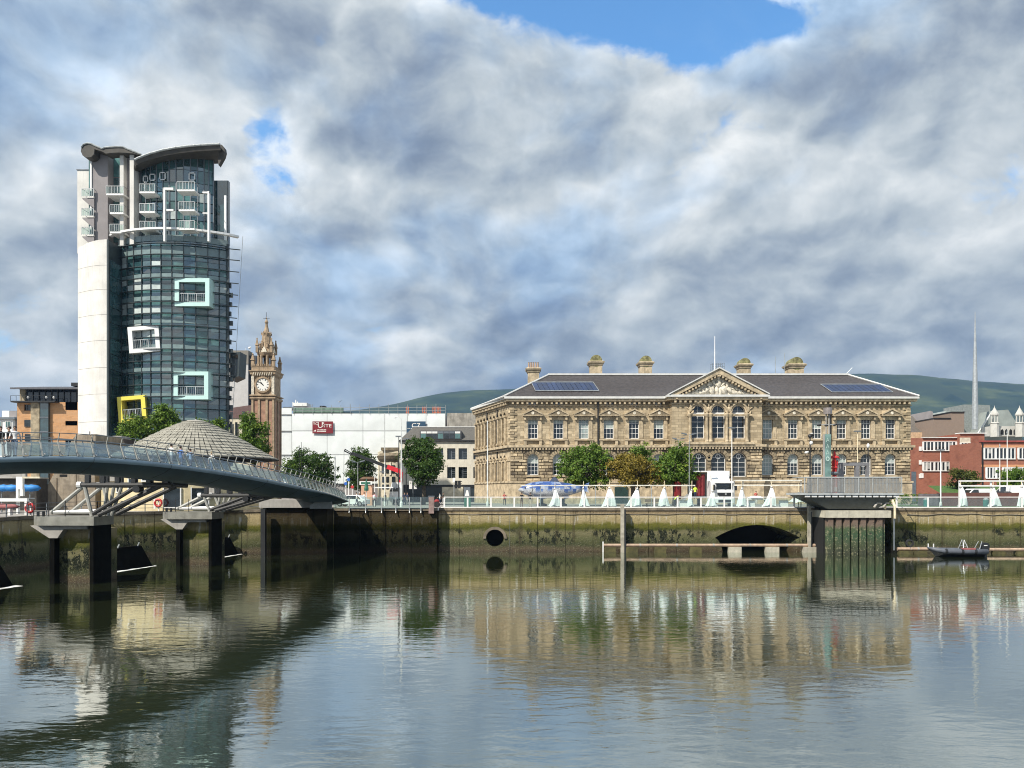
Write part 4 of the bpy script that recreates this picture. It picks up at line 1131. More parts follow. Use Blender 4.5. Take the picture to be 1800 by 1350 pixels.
# smaller roof over the left part: disc at the tip then scalloped canopy
disc = [(154.5+12.5*math.cos(a)*1.0, 263+12*math.sin(a)) for a in np.linspace(0, 2*math.pi, 17)[:-1]]
ls = [(143, 259), (147, 254), (154, 251.8), (161, 253), (168, 256.5), (180, 261.5), (184, 259.5), (195, 258.5), (206, 258), (217, 258.3), (222, 261), (232, 265), (248, 271), (246, 273), (234, 269.5), (222, 268.5), (210, 268), (196, 268.5), (186, 270), (180, 266.5), (166, 262), (165, 271), (160, 276), (152, 276.5), (145, 273), (142, 266)]
part('curved_roof', MB().prism([pl(a, b_, -2.6) for a, b_ in ls], 1.8, 'y', -2.6), ROOFD, tw)
part('roof_edge', MB().tube([(pl(a, b_, -2.6)[0], -2.65, pl(a, b_, -2.6)[1]) for a, b_ in ls[:13]], .12, 5), ROOFT, tw)
# white ring canopy at the setback
pts = [arcp(t, .9) for t in np.linspace(-.04, 1.0, 22)]+[(tx(418), 0.2)]
py_ = [409]+list(np.interp(np.linspace(0, 1, 21), [0, .5, 1], [408, 403.5, 408]))+[408.5]
can = MB()
pp = [(p[0], p[1], tz(406, YT-2.5)) for p in pts]
for a, b_ in zip(pp, pp[1:]): can.beam(a, b_, .6, .30)
part('ring_canopy', can, WPAN, tw)
part('terrace_slab', MB().prism([arcp(t, -.02) for t in np.linspace(0, 1, 15)]+[(tx(392, YT+5), 5), (0, 5)], .3, 'z', tz(424)-.25), SPANL, tw)
# small balconies on the upper storeys
def balc(x0, x1, y0, y1, z, glass=True, curved=False, angle=0):
    b = MB(); x0, x1, z = shx(x0, y0), shx(x1, y0), shz(z, y0)
    if curved:
        poly = [(x1, y1), (x1, y0), (x0+.8, y0), (x0+.2, y0+.6), (x0, y0+1.4), (x0+.2, y1)]
        b.prism(poly, .26, 'z', z)
        u = MB().prism([(x1, z), (x1, z-1.5), (x0+.9, z-.9), (x0+.1, z-.2), (x0, z)], (y1-y0)*.6, 'y', y0+.1)
        o = part('balcony', b, CONCW, tw); part('underside', u, CONCG, o)
    else:
        b.box(x0, x1, y0, y1, z, z+.26); o = part('balcony', b, WPAN, tw)
    r_ = MB(); zt = z+1.35
    r_.beam((x0, y0, zt), (x1, y0, zt), .08, .08); r_.beam((x0, y0, zt), (x0, y1, zt), .06, .06); r_.beam((x1, y0, zt), (x1, y1, zt), .06, .06)
    k = 6
    for i in range(k+1): x = x0+(x1-x0)*i/k; r_.beam((x, y0, z+.2), (x, y0, zt), .07 if i % 2 == 0 else .035, .05)
    part('balcony_rail', r_, STEEL, o)
    part('balcony_screen', MB().box(x0+.03, x1-.03, y0+.04, y0+.07, z+.3, zt-.12), GLASSG, o)
for py in (347.5, 382, 415): balc(tx(143.5), tx(164.5), -1.4, 1.6, tz(py), curved=True)
for px0, py in ((186.5, 343), (193, 376), (193, 410)): balc(tx(px0), tx(217), -2.2, .5, tz(py))
for py in (339.5, 374): balc(tx(245), tx(272), -2.9, -.5, tz(py))
balc(tx(245), tx(273), -2.9, -.5, tz(405))
for px0, py in ((311, 336), (314, 371), (315, 404)): balc(tx(px0), tx(342), -4.0, -2.2, tz(py))
# white portal frames in front of the top glazing
def portal(px0, px1, py0, py1, y):
    b = MB(); x0, x1 = tx(px0, YT+y), tx(px1, YT+y)
    b.box(x0, x0+.24, y, y+.5, shz(tz(py1), y), shz(tz(py0), y)); b.box(x0, x1, y+.05, y+.45, shz(tz(py0), y)-.02, shz(tz(py0), y)+.3)
    b.box(x0+.4, x1, y+.1, y+.4, shz(tz(370), y), shz(tz(367), y)); part('portal_frame', b, WPAN, tw)
portal(287, 304, 333, 424, -4.9); 
b = MB(); x1 = tx(367.5, YT-3.9); b.box(x1-.24, x1, -3.9, -3.4, shz(tz(424), -3.9), shz(tz(336), -3.9)); b.box(x1-1.0, x1, -3.85, -3.45, shz(tz(339), -3.9), shz(tz(336.5), -3.9)); b.box(x1-1.0, x1-.31, -3.8, -3.5, shz(tz(375), -3.9), shz(tz(373), -3.9)); part('portal_frame', b, WPAN, tw)
# window frames with white surround in the top glazing
fr = MB()
for px0, px1, py0, py1 in ((251, 260, 310, 322), (262.5, 273, 308, 320), (280, 291, 306, 320), (331.5, 343, 306, 320)):
    (xa, ya) = arc2(px0); (xb, yb) = arc2(px1); y = min(ya, yb)-.22; xa, xb = shx(tx(px0), y), shx(tx(px1), y); py0 += 3; py1 += 3
    for za, zb2, a, b_ in ((tz(py1), tz(py1)+.14, xa, xb), (tz(py0)-.14, tz(py0), xa, xb), (tz(py1), tz(py0), xa, xa+.13), (tz(py1), tz(py0), xb-.13, xb)): fr.box(a, b_, y, y+.08, za, zb2)
part('window_surrounds', fr, WHITE, tw)
# ================================================================== FOOTBRIDGE
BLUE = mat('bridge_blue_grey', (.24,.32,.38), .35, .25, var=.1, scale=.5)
BELLY = mat('bridge_belly_shaded', (.03,.062,.078), .45, .2, var=.25, scale=.8, streak=.5)  # same steel as the edge beam, underside shade put into the colour
TUBE = mat('brace_grey_paint', (.36,.36,.33), .5, .1, var=.12); TUBE_SHADE = mat('brace_shaded_paint', (.03,.03,.03), .6, .0, var=.2)  # second brace colour is darkened for the shade the deck casts
st = [(-900, 845, 34), (-420, 822, 38), (-150, 808, 41), (0, 803, 43), (130, 802, 46), (250, 809.5, 50), (350, 821.5, 55.5), (450, 838, 62.5), (530, 855, 70.5), (580, 868, 78), (612, 880, 85)]
cp = [Vector((X(a, Y), Y, Z(b, Y))) for a, b, Y in st]
def cat(p0, p1, p2, p3, t):
    return .5*((2*p1)+(-p0+p2)*t+(2*p0-5*p1+4*p2-p3)*t*t+(-p0+3*p1-3*p2+p3)*t**3)
dense = []
for i in range(len(cp)-1):
    p0 = cp[max(i-1, 0)]; p3 = cp[min(i+2, len(cp)-1)]
    for k in range(24): dense.append(cat(p0, cp[i], cp[i+1], p3, k/24))
dense.append(cp[-1])
cum = [0]
for a, b in zip(dense, dense[1:]): cum.append(cum[-1]+(b-a).length)
def at(s):
    s = max(0, min(cum[-1]-1e-4, s)); i = np.searchsorted(cum, s, 'right')-1; t = (s-cum[i])/(cum[i+1]-cum[i])
    p = dense[i].lerp(dense[i+1], t)
    j0, j1 = max(0, i-6), min(len(dense)-1, i+7)
    d = (dense[j1]-dense[j0]); d.z = 0; d.normalize()
    return p, d, Vector((d.y, -d.x, 0))      # point, along, outward (to the right)
WD = 5.0
br = thing('footbridge', 'curved blue-grey steel footbridge with glass parapets rising from the quay over the weir piers', 'footbridge')
LT = cum[-1]
ns = int(LT/1.0)
prof = [(0.0, .0), (.07, -.08), (.06, -.22), (-.03, -.32), (-.5, -.62), (-1.5, -.98), (-WD+1.5, -.98), (-WD+.5, -.62), (-WD+.03, -.32), (-WD-.06, -.22), (-WD-.07, -.08), (-WD, 0)]
rings = []
for k in range(ns+1):
    s = LT*k/ns; p, d, o = at(s)
    tz_ = 1.0 if s < LT-14 else max(.45, (LT-s)/14)
    rings.append([p+o*a+Vector((0, 0, b*tz_)) for a, b in prof])
def sweep(name, idx, m, close=False):
    b = MB(); vs = []; n_ = len(idx)
    for r in rings: vs += [r[i] for i in idx]
    fs = [(k*n_+i, (k+1)*n_+i, (k+1)*n_+i+1, k*n_+i+1) for k in range(len(rings)-1) for i in range(n_-1)]
    return part(name, b.add(vs, fs), m, br, smooth=True)
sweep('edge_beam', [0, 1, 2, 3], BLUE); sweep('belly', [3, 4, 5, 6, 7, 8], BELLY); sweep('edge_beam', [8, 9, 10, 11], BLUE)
for q in range(6, len(rings), 6): part('plate_seam', MB().tube([rings[q][i]+Vector((0, 0, -.004)) for i in (1, 2, 3, 4, 5, 6)], .018, 4), IRON, br)
sweep('walkway', [11, 0], mat('deck_paving', (.25,.25,.24), .8))
# parapet fins, rails and glass, near side then far side
fin_prof = [(-.02, 0), (-.10, .25), (-.22, .55), (-.34, .85)]
def parapet(side, s0, s1, step):
    n_ = int((s1-s0)/step); fins = []
    up1, up2, hand = [], [], []
    for k in range(n_+1):
        s = s0+(s1-s0)*k/n_; p, d, o = at(s)
        base = p if side > 0 else p-o*WD
        oo = o*side
        b = MB(); hw = .035
        pts = [base+oo*a+Vector((0, 0, z)) for a, z in fin_prof]
        wd = [.17, .15, .12, .09]
        vs = []
        for q, w in zip(pts, wd):
            for e in (-1, 1):
                vs += [q+oo*w*e*.5-d*hw, q+oo*w*e*.5+d*hw]
        fs = []
        for j in range(3):
            a = 4*j; fs += [(a, a+1, a+5, a+4), (a+2, a+6, a+7, a+3), (a, a+4, a+6, a+2), (a+1, a+3, a+7, a+5)]
        b.add(vs, fs)
        b.beam(pts[-1], base+oo*(-.14)+Vector((0, 0, 1.36)), .045, .05)
        part('parapet_post', b, TUBE if side > 0 else STEELG, br)
        if side > 0: part('stud_lamp', MB().cyl(base-oo*.05+d*.12+Vector((0,0,.12)), base+oo*.03+d*.12+Vector((0,0,.12)), .05, None, 6), WHITE, br)
        up1.append(base+oo*(-.14)+Vector((0, 0, 1.36))); up2.append(base+oo*(-.42)+Vector((0, 0, .98)))
        fins.append(pts)
    part('top_rail', MB().tube(up1, .025, 5), STEELG, br); part('hand_rail', MB().tube(up2, .05, 6), STEELG, br)
    for f0, f1 in zip(fins, fins[1:]):
        b = MB(); off = Vector((0, 0, .06))
        vs = []
        for j in range(4): vs += [f0[j].lerp(f1[j], .05)+off*(j == 0), f0[j].lerp(f1[j], .95)+off*(j == 0)]
        b.add(vs, [(2*j, 2*j+1, 2*j+3, 2*j+2) for j in range(3)])
        part('glass_panel', b, GLASSB, br)
s_at0 = cum[24*2]       # a little left of the frame
parapet(1, s_at0, LT-.5, .98); parapet(-1, s_at0+6, LT-.5, 1.4)
# ---- piers, braces and gates
def pier(dx, dy, label, tube_z):
    P = thing('weir_pier', label, 'pier', (-33+dx, 57.5+dy, 0.0), group='piers carrying the footbridge')
    # local frame of the first pier: x0 = -33, y0 = 57.5
    cap = [(2.5, -1.5), (2.5, 1.3), (-1.6, 1.3), (-2.4, 1.5), (-2.55, .3), (-2.3, -.8), (-1.5, -1.5)]
    part('pier_cap', MB().prism(cap, .66, 'z', 4.28), mat('cap_metal_band', (.30,.29,.25), .35, .35, var=.2, streak=.3), P)
    part('pier_body', MB().box(-.55, 2.2, -.55, 2.4, -1.5, 4.0), QUAY, P)
    leg = MB().box(2.15, 2.42, -1.4, 1.1, -1.5, 4.27); leg.box(-.9, -.55, -1.2, -.4, -1.5, 4.27); part('pier_leg', leg, mat('wet_black_steel_and_shade', (.006,.006,.005), .85, var=.4, spec=.04), P)  # legs near black: shade of the sunless pier side held in the colour
    part('corbel', MB().prism([(-2.3, 4.27), (-.9, 3.35), (-.3, 3.35), (.15, 4.0), (1.9, 4.0), (1.9, 4.27)], 2.6, 'y', -1.25), CONC, P)
    # frame of tubes that props the deck
    z0 = 5.05; tz_ = tube_z
    for k, y in enumerate((-1.0, 1.6)):
        part('brace_tube', MB().cyl((1.3, y, tz_), (8.0, y, tz_), .2, None, 10), TUBE_SHADE, P)
        part('tube_end', MB().cyl((1.05, y, tz_), (1.35, y, tz_), .25, None, 10), WHITE, P)
        part('brace_tube', MB().cyl((-.9, y, z0+.15), (1.6, y, tz_), .15, None, 8), TUBE, P)
        part('brace_tube', MB().cyl((2.2, y, z0+.1), (5.4, y, tz_-.1), .16, None, 8), TUBE_SHADE, P)
        part('brace_tube', MB().cyl((2.6, y, z0), (7.1, y, tz_-.1), .17, None, 8), TUBE_SHADE, P)
        part('brace_tube', MB().cyl((-.7, y, z0+.22), (2.0, y, z0+.22), .14, None, 8), WHITE, P)
        part('brace_tube', MB().cyl((1.55, y, tz_), (2.1, y, z0-.1), .14, None, 8), TUBE, P)
        if not k:
            for a, b_ in ((2.6, 2.35), (3.1, 2.7), (3.7, 2.9)): part('brace_tube', MB().cyl((a, y+1.2, tz_), (b_, y+1.2, z0-.1), .13, None, 8), TUBE, P)
        for x in (1.8, 2.9, 4.0, 5.2, 6.3, 7.6): part('bearing', MB().box(x-.16, x+.16, y-.16, y+.16, tz_+.15, tz_+.75), IRON, P)
    part('boss', MB().cyl((5.5, -1.35, tz_-.3), (5.5, -.65, tz_-.3), .27, None, 12), IRON, P)
    pl = MB()
    for x in (-2.0, -.9, .3): pl.cyl((x, -1.3, 4.95), (x, -1.3, 6.1), .035, None, 5)
    for x in (-1.8, -1.4): pl.cyl((x, -1.1, 4.94), (x, -1.1, 5.3), .1, None, 6)
    part('hand_posts', pl, IRON, P)
    return P
pier(0, 0, 'nearer weir pier, its metal-banded cap lit and tube braces spread under the footbridge', 7.25)
pier(3.15, 14, 'farther weir pier with tube braces, between the two black flood gates', 6.45)
def gate(x0, y0, x1, y1, label):
    g = thing('weir_gate', label, 'weir gate', ((x0+x1)/2, (y0+y1)/2, -1), group='black tilting weir gates')
    ux, uy = (x1-x0)/2, (y1-y0)/2; L = math.hypot(ux, uy); nx_, ny_ = uy/L, -ux/L
    e = (L-1.2)/L; vs = []
    for w in (0, -.5):
        for (k, z, lean) in ((-1, 0, 0), (1, 0, 0), (e, 2.9, -.9), (-e, 2.9, -.9)):
            vs.append((ux*k+nx_*(w+lean), uy*k+ny_*(w+lean), z))
    part('gate_leaf', MB().add(vs, [(0,1,2,3), (7,6,5,4), (0,4,5,1), (1,5,6,2), (2,6,7,3), (3,7,4,0)]), mat('wet_black_steel_and_shade', (.018,.018,.016), .5), g)
    s_ = MB()
    for k in np.linspace(-.7, .7, 4):
        s_.beam((ux*k+nx_*(-.85), uy*k+ny_*(-.85), 2.9), (ux*k+nx_*(-.7), uy*k+ny_*(-.7), 3.2), .1, .1)
    part('gate_lugs', s_, STEEL, g)
    FO = MATS.get('foam') or mat('foam', (.75,.75,.72), .8, var=.25, scale=3)
    f = MB(); n_ = 26; top, bot = [], []
    for k in range(n_+1):
        t = -.98+1.86*k/n_; w = .22+.35*(k/n_ if y0 < 58 else 1-k/n_)*rnd.uniform(.6, 1.2)
        top.append((ux*t+nx_*.05, uy*t+ny_*.05, 1.02+rnd.uniform(0, .05))); bot.append((ux*t+nx_*(.1+w), uy*t+ny_*(.1+w), 1.012))
    f.add(top+bot, [(k, n_+1+k, n_+2+k, k+1) for k in range(n_)])
    part('foam', f, FO, g, kind='stuff')
gate(-37.0, 45.5, -35.5, 55.6, 'leftmost black weir gate, cut by the edge of the photo, foam at its foot')
gate(-34.4, 59.2, -32.7, 71.0, 'middle black weir gate between the two bridge piers, three lugs on top')
gate(-31.1, 74.2, -29.6, 84.5, 'small far black weir gate tucked behind the farther pier')
# ---- abutment under the bank end
ab = thing('abutment', 'dark concrete abutment carrying the bank end of the footbridge', 'abutment')
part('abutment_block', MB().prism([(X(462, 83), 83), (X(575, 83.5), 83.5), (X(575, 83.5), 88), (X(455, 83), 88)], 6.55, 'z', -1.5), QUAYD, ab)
part('bearing_shelf', MB().prism([(X(455, 82.6), 82.6), (X(548, 83.0), 83.0), (X(548, 83), 88), (X(455, 83), 88)], .9, 'z', 5.1), CONC, ab)
part('grey_panel', MB().prism([(X(545, 82.5), 5.0), (X(583, 82.5), 5.0), (X(583, 82.5), 6.25), (X(566, 82.5), 6.2), (X(545, 82.5), 5.35)], .4, 'y', 82.4), mat('pale_grey_panel', (.40,.42,.42), .6), ab)
part('guide_post', MB().box(X(459, 82), X(467, 82), 81.8, 82.3, -1.5, 5.0), IRON, ab)

# ================================================================== WEIR BUILDINGS BEHIND THE BRIDGE
YD = 90.0
cx, cy = X(344, YD), YD
lk = thing('lookout_building', 'round cream building under a wide ribbed conical tiled roof behind the footbridge', 'building', (cx, cy, 4.8))
TILE = mat('grey_green_roof_tile', (.31,.295,.245), .8, var=.2, scale=1.5, bump=.2, objvar=.06)
TJ = mat('roof_joint_dark', (.03,.03,.028), .9)
prof_r = [(741, 16), (748, 33), (756, 50), (765.5, 67), (776, 86), (787.5, 104), (797.5, 122), (807.5, 141)]
def Rr(hw): return hw/F*YD
NS = 42
prev = None
for i, ((p0, h0), (p1, h1)) in enumerate(zip(prof_r, prof_r[1:])):
    # local heights, corrected for the front edge standing nearer than the centre
    r0, r1 = Rr(h0), Rr(h1); z0 = Z(p0, YD)-4.8; z1 = Z(p1, YD)-4.8
    a = math.pi/NS*.90; r1 -= .12
    m_ = MB()
    for u0, u1 in ((0, .47), (.50, 1)):
        for w0, w1 in ((-1, -.04), (.04, 1)):
            ra, rb2 = r0+(r1-r0)*u0, r0+(r1-r0)*u1; za, zb2 = z0+(z1-z0)*u0, z0+(z1-z0)*u1; q0, q1 = a*w0, a*w1
            P_ = [(ra*math.sin(q0), -ra*math.cos(q0), za+.03), (rb2*math.sin(q0), -rb2*math.cos(q0), zb2+.13), (rb2*math.sin(q1), -rb2*math.cos(q1), zb2+.13), (ra*math.sin(q1), -ra*math.cos(q1), za+.03)]
            m_.add(P_+[(p[0], p[1], p[2]-.12) for p in P_[1:3]], [(0,1,2,3), (1,4,5,2)])
    m_ = m_.mesh('roof_tile', TILE)
    for k in range(NS):
        ob('roof_tile', m_, lk, (0, 0, 0), (0, 0, 2*math.pi*(k+(.5 if i % 2 else 0))/NS))
und = MB().lathe([(Rr(h), Z(p, YD)-4.8-.03) for p, h in reversed(prof_r)], 34); part('roof_deck', und, TJ, lk)
part('roof_cap', MB().lathe([(Rr(17), Z(741, YD)-4.85), (Rr(14), Z(739.5, YD)-4.8), (.2, Z(739, YD)-4.8), (.05, Z(737, YD)-4.8)], 16), CONC, lk)
rb = MB()
for k in range(NS):
    a = 2*math.pi*k/NS
part('drum_wall', MB().lathe([(9.2, 0), (9.2, 4.4)], 34), mat('cream_render', (.62,.53,.33), .85, var=.1, streak=.15), lk)
for ang, w, z, h in ((-33, .8, 2.0, .9), (-20, .9, 2.3, 1.1), (-10, .6, 3.2, .5), (8, 1.6, .4, 2.0), (25, 1.6, .4, 2.0)):
    a = R(ang); x, y = 9.22*math.sin(a), -9.22*math.cos(a)
    b = MB().box(-w/2, w/2, -.02, .05, 0, h); o = part('window', b, DARKG, lk, (x, y, z), (0, 0, a))
    f = MB(); f.box(-w/2-.12, -w/2, -.06, .02, -.1, h+.1); f.box(w/2, w/2+.12, -.06, .02, -.1, h+.1); f.box(-w/2-.12, w/2+.12, -.08, .02, -.12, 0); part('window_frame', f, WHITE, o)
# low cream wing to the left of the drum
wg = thing('waterside_annexe', 'low cream rendered annexe with small square windows seen between the bridge braces', 'building')
ya = 82.5
part('wall', MB().wall(X(178, ya), X(336, ya), 4.7, Z(846, ya), [rect(X(278.5, ya), X(290, ya), Z(876, ya), Z(862, ya)), rect(X(264, ya), X(270.5, ya), Z(864, ya), Z(858.5, ya)), rect(X(236, ya), X(251, ya), Z(896, ya), Z(884, ya)), rect(X(248, ya), X(258, ya), Z(870, ya), Z(863, ya))], ya, .25), mat('cream_render', (.62,.53,.33), .85), wg)
part('upper_band', MB().box(X(178, ya), X(372, ya), ya-.3, ya+6, Z(846, ya), Z(838, ya)), CONC, wg)
part('rear_mass', MB().box(X(180, ya), X(336, ya), ya+.3, ya+5, 4.7, Z(846, ya)), BLACK, wg)
part('grey_screen', MB().prism([(X(300, ya), Z(862, ya)), (X(300, ya), Z(846, ya)), (X(380, ya), Z(846, ya)), (X(380, ya), Z(874, ya))], .2, 'y', ya-.6), CONC, wg)
f = MB()
for (a, b_, c_, d_) in ((278.5, 290, 862, 876), (236, 251, 884, 896)):
    x0, x1, z1, z0 = X(a, ya), X(b_, ya), Z(c_, ya), Z(d_, ya); f.box(x0-.12, x1+.12, ya-.06, ya-.01, z0-.15, z0); f.box(x0-.1, x0, ya-.05, ya-.01, z0, z1); f.box(x1, x1+.1, ya-.05, ya-.01, z0, z1)
part('window_surround', f, WHITE, wg)
# tall sloping concrete mass
cb = thing('concrete_plant_block', 'brown-grey board-marked concrete block with sloping sides left of the lookout roof', 'plant building')
yb = 84.0
poly = [(52, 905), (66, 880), (88, 845), (112, 800), (126, 774), (134, 764), (158, 764), (165, 776), (168, 905)]
CBM = mat('board_marked_concrete', (.27,.225,.17), .95, var=.22, scale=1.4, bump=.6, bscale=4, streak=.6)
part('concrete_block', MB().prism([(X(a, yb), max(4.6, Z(b_, yb))) for a, b_ in poly], 7, 'y', yb), CBM, cb)
part('vent_slot', MB().box(X(105, yb), X(118, yb), yb-.03, yb+.1, Z(838, yb), Z(834, yb)), BLACK, cb)
for px in (100, 134): part('pour_joint', MB().box(X(px, yb)-.05, X(px, yb)+.05, yb-.03, yb+.05, 4.6, Z(840 if px == 100 else 766, yb)), mat('joint_brown', (.12,.09,.06), .9), cb)
part('roof_post', MB().cyl((X(149, yb), yb+1, Z(765, yb)), (X(149, yb), yb+1, Z(757, yb)), .05, None, 5), IRON, cb)
part('roof_beam', MB().box(X(160, yb), X(160, yb)+.5, yb, yb+6, Z(775, yb), Z(763, yb)), CBM, cb)
db = thing('flat_roofed_pavilion', 'low building with a dark flat roof between the concrete block and the trees', 'building')
part('dark_roof', MB().box(X(160, 90), X(207, 90), 90, 96, Z(781, 90), Z(770, 90)), mat('dark_brown_felt', (.07,.055,.05), .8), db)
part('pale_vent', MB().box(X(190, 90), X(206, 90), 91, 93, Z(770, 90), Z(765, 90)), CONC, db)
part('glazed_wall', MB().box(X(158, 90), X(212, 90), 90.4, 96, 4.8, Z(781, 90)), mat('blue_grey_glass', (.10,.15,.19), .2, var=.3, ior=1.6), db)
# ================================================================== OTHER BUILDINGS
def B(name, label, Y, cat_='building', px0=0):
    return thing(name, label, cat_)
def win_grid(root, Y, rects, m=DARKG, frame=WHITE, cols=2, rows=1, fw=.07, depth=.12, name='window'):
    for (a, b_, t_, u_) in rects:
        x0, x1, z1, z0 = X(a, Y), X(b_, Y), Z(t_, Y), Z(u_, Y)
        o = part(name, MB().box(0, x1-x0, 0, .06, 0, z1-z0), m, root, (x0, Y+depth-.02, z0))
        if frame:
            f = MB(); w, h = x1-x0, z1-z0
            f.box(0, w, -.06, -.005, 0, fw); f.box(0, w, -.06, -.005, h-fw, h)
            for i in range(cols+1): x = (w-fw)*i/cols; f.box(x, x+fw, -.062, -.004, 0, h)
            for i in range(1, rows): z = h*i/rows; f.box(0, w, -.058, -.006, z-fw/2, z+fw/2)
            part('window_frame', f, frame, o)
# ---- orange brick flats at far left
BRK = mat_blocks('orange_brick', (.58,.31,.14), (.50,.26,.11), (.42,.30,.20), .6, .2, .02, bump=.1, streak=.08)
Y1 = 132.0
of = thing('brick_flats', 'orange brick apartment block with dark glazed top floor left of the glass tower', 'building')
wl = [(42, 54, 711, 722), (42, 54, 738, 750), (43, 53, 763, 776), (115, 136, 721, 740), (115, 136, 748, 772)]
part('brick_wall', MB().wall(X(30, Y1), X(150, Y1), 4.6, Z(707, Y1), [rect(X(a, Y1), X(b_, Y1), Z(u_, Y1), Z(t_, Y1)) for a, b_, t_, u_ in wl if a > 60]+[rect(X(42, Y1), X(54, Y1), Z(722, Y1), Z(711, Y1))], Y1, .3), BRK, of)
win_grid(of, Y1-.25, wl[1:3], DARKG, None); win_grid(of, Y1+.2, [wl[0], wl[3], wl[4]], DARKG, IRON, 2, 1)
part('body', MB().box(X(30, Y1), X(150, Y1), Y1+.4, Y1+14, 4.6, Z(707, Y1)), CONCG, of)
part('stone_bay', MB().box(X(58, Y1), X(73, Y1), Y1-.6, Y1, 4.6, Z(707, Y1)), mat('mottled_stone', (.30,.25,.17), .9, var=.4, scale=1.2), of)
part('glass_stair', MB().box(X(74, Y1), X(88, Y1), Y1-.5, Y1, 4.6, Z(707, Y1)), PANE, of)
for py in (709, 734, 759, 783): part('stair_transom', MB().box(X(73.5, Y1), X(88.5, Y1), Y1-.62, Y1-.5, Z(py+.8, Y1), Z(py-.8, Y1)), STEELG, of)
part('white_downpipe', MB().box(X(55.5, Y1), X(57.5, Y1), Y1-.25, Y1, 4.6, Z(716, Y1)), mat('cream_paint', (.75,.65,.45), .7), of)
part('terrace_slab', MB().box(X(27, Y1), X(104, Y1), Y1-1.3, Y1, Z(708.5, Y1), Z(706, Y1)), IRON, of)
part('dark_glazing', MB().box(X(31, Y1), X(150, Y1), Y1+.6, Y1+13, Z(706, Y1), Z(683, Y1)), mat('smoked_glass', (.015,.022,.035), .08, ior=1.7), of)
gl = MB()
for px in range(32, 140, 11): gl.box(X(px, Y1), X(px, Y1)+.1, Y1+.45, Y1+.6, Z(706, Y1), Z(683, Y1))
part('glazing_bars', gl, IRON, of)
part('wall_end', MB().box(X(32, Y1), X(42, Y1), Y1+.4, Y1+.58, Z(706, Y1), Z(684, Y1)), mat('mottled_stone', (.30,.25,.17), .9), of)
rl = MB()
for i in range(9): x = X(27, Y1)+(X(104, Y1)-X(27, Y1))*i/8; rl.beam((x, Y1-1.25, Z(706, Y1)), (x, Y1-1.25, Z(697, Y1)), .05, .05)
rl.beam((X(27, Y1), Y1-1.25, Z(697, Y1)), (X(104, Y1), Y1-1.25, Z(697, Y1)), .05, .05)
part('terrace_rail', rl, IRON, of)
part('globe_lights', blobmesh([(X(px, Y1), Y1-.9, Z(700, Y1), .22, .22, .22, 0) for px in (55, 87, 100)]), WHITE, of)
zr0, zr1 = Z(683, Y1), Z(672.5, Y1)
part('sloping_roof', MB().add([(X(27, Y1), Y1-1.4, zr0), (X(155, Y1), Y1-1.4, zr0), (X(155, Y1), Y1+5, zr1), (X(43, Y1), Y1+5, zr1), (X(27, Y1), Y1-1.4, zr0-.3), (X(155, Y1), Y1-1.4, zr0-.3), (X(27, Y1), Y1+13, zr0)], [(0,1,2,3), (4,5,1,0), (0,3,6)]), mat('dark_zinc', (.10,.10,.11), .5, .2), of)
part('roof_box', MB().box(X(119, Y1), X(145, Y1), Y1+1, Y1+4, Z(677, Y1), Z(671, Y1)), IRON, of)
# ---- pale buildings at the frame's left edge
pb = thing('pale_office', 'small pale office block with green-tinted window at the left edge of the photo', 'building')
part('wall', MB().box(X(-60, 150), X(22, 150), 150, 162, 4.6, Z(733, 150)), WHITE, pb)
win_grid(pb, 149.8, [(9, 18, 740, 752), (-10, 2, 740, 752)], PANEL, WHITE)
part('parapet', MB().box(X(-60, 150), X(28, 150), 149.6, 162, Z(737, 150), Z(733.5, 150)), STEELG, pb)
part('roof_plant', MB().box(X(4, 152), X(16, 152), 152, 156, Z(734, 152), Z(722, 152)), WHITE, pb)
part('dark_wing', MB().box(X(18, 151), X(30, 151), 150.9, 160, 4.6, Z(722, 151)), CONCG, pb)
# ---- block right of the tower
Y2 = 173.0
gb = thing('slab_block', 'pale concrete slab block with grey cap just right of the glass tower', 'building')
part('pale_wall', MB().box(X(396, Y2), X(436, Y2), Y2, Y2+3, 4.9, Z(640, Y2)), mat('pale_grey_render', (.50,.49,.48), .9, var=.06), gb)
part('grey_cap', MB().box(X(396, Y2)-.1, X(436, Y2)+.1, Y2-.1, Y2+3, Z(640, Y2), Z(616, Y2)), mat('warm_grey_render', (.22,.205,.18), .9, var=.06), gb)
part('dark_wing', MB().box(X(436.5, Y2), X(449, Y2), Y2+.6, Y2+2.9, 4.9, Z(624, Y2)), mat('slate_blue_cladding', (.035,.045,.06), .7), gb)
a_ = MB()
for px, py in ((424, 607), (430, 603), (432, 609)): a_.cyl((X(px, Y2), Y2+3, Z(616, Y2)), (X(px, Y2), Y2+3, Z(py, Y2)), .05, None, 4); 
a_.cyl((X(429, Y2), Y2+3, Z(608, Y2)), (X(433, Y2), Y2+3, Z(606, Y2)), .2, None, 6)
part('aerials', a_, WHITE, gb)
lb = thing('maroon_roofed_block', 'low cream building with maroon cladding below the pale slab block', 'building')
Y3 = 170.0
part('cream_wall', MB().box(X(401, Y3), X(450, Y3), Y3, Y3+2, 4.9, Z(735, Y3)), mat('cream_stone', (.60,.55,.42), .85), lb)
part('maroon_cladding', MB().prism([(X(401, Y3), Z(735, Y3)), (X(450, Y3), Z(735, Y3)), (X(450, Y3), Z(712, Y3)), (X(442, Y3), Z(712, Y3)), (X(401, Y3), Z(718, Y3))], 2, 'y', Y3-.2), mat('maroon_panel', (.13,.075,.07), .7), lb)
win_grid(lb, Y3-.4, [(404, 408, 724, 731), (425, 430, 723, 729), (413, 417, 742, 768), (404, 408, 742, 768)], DARKG, None)
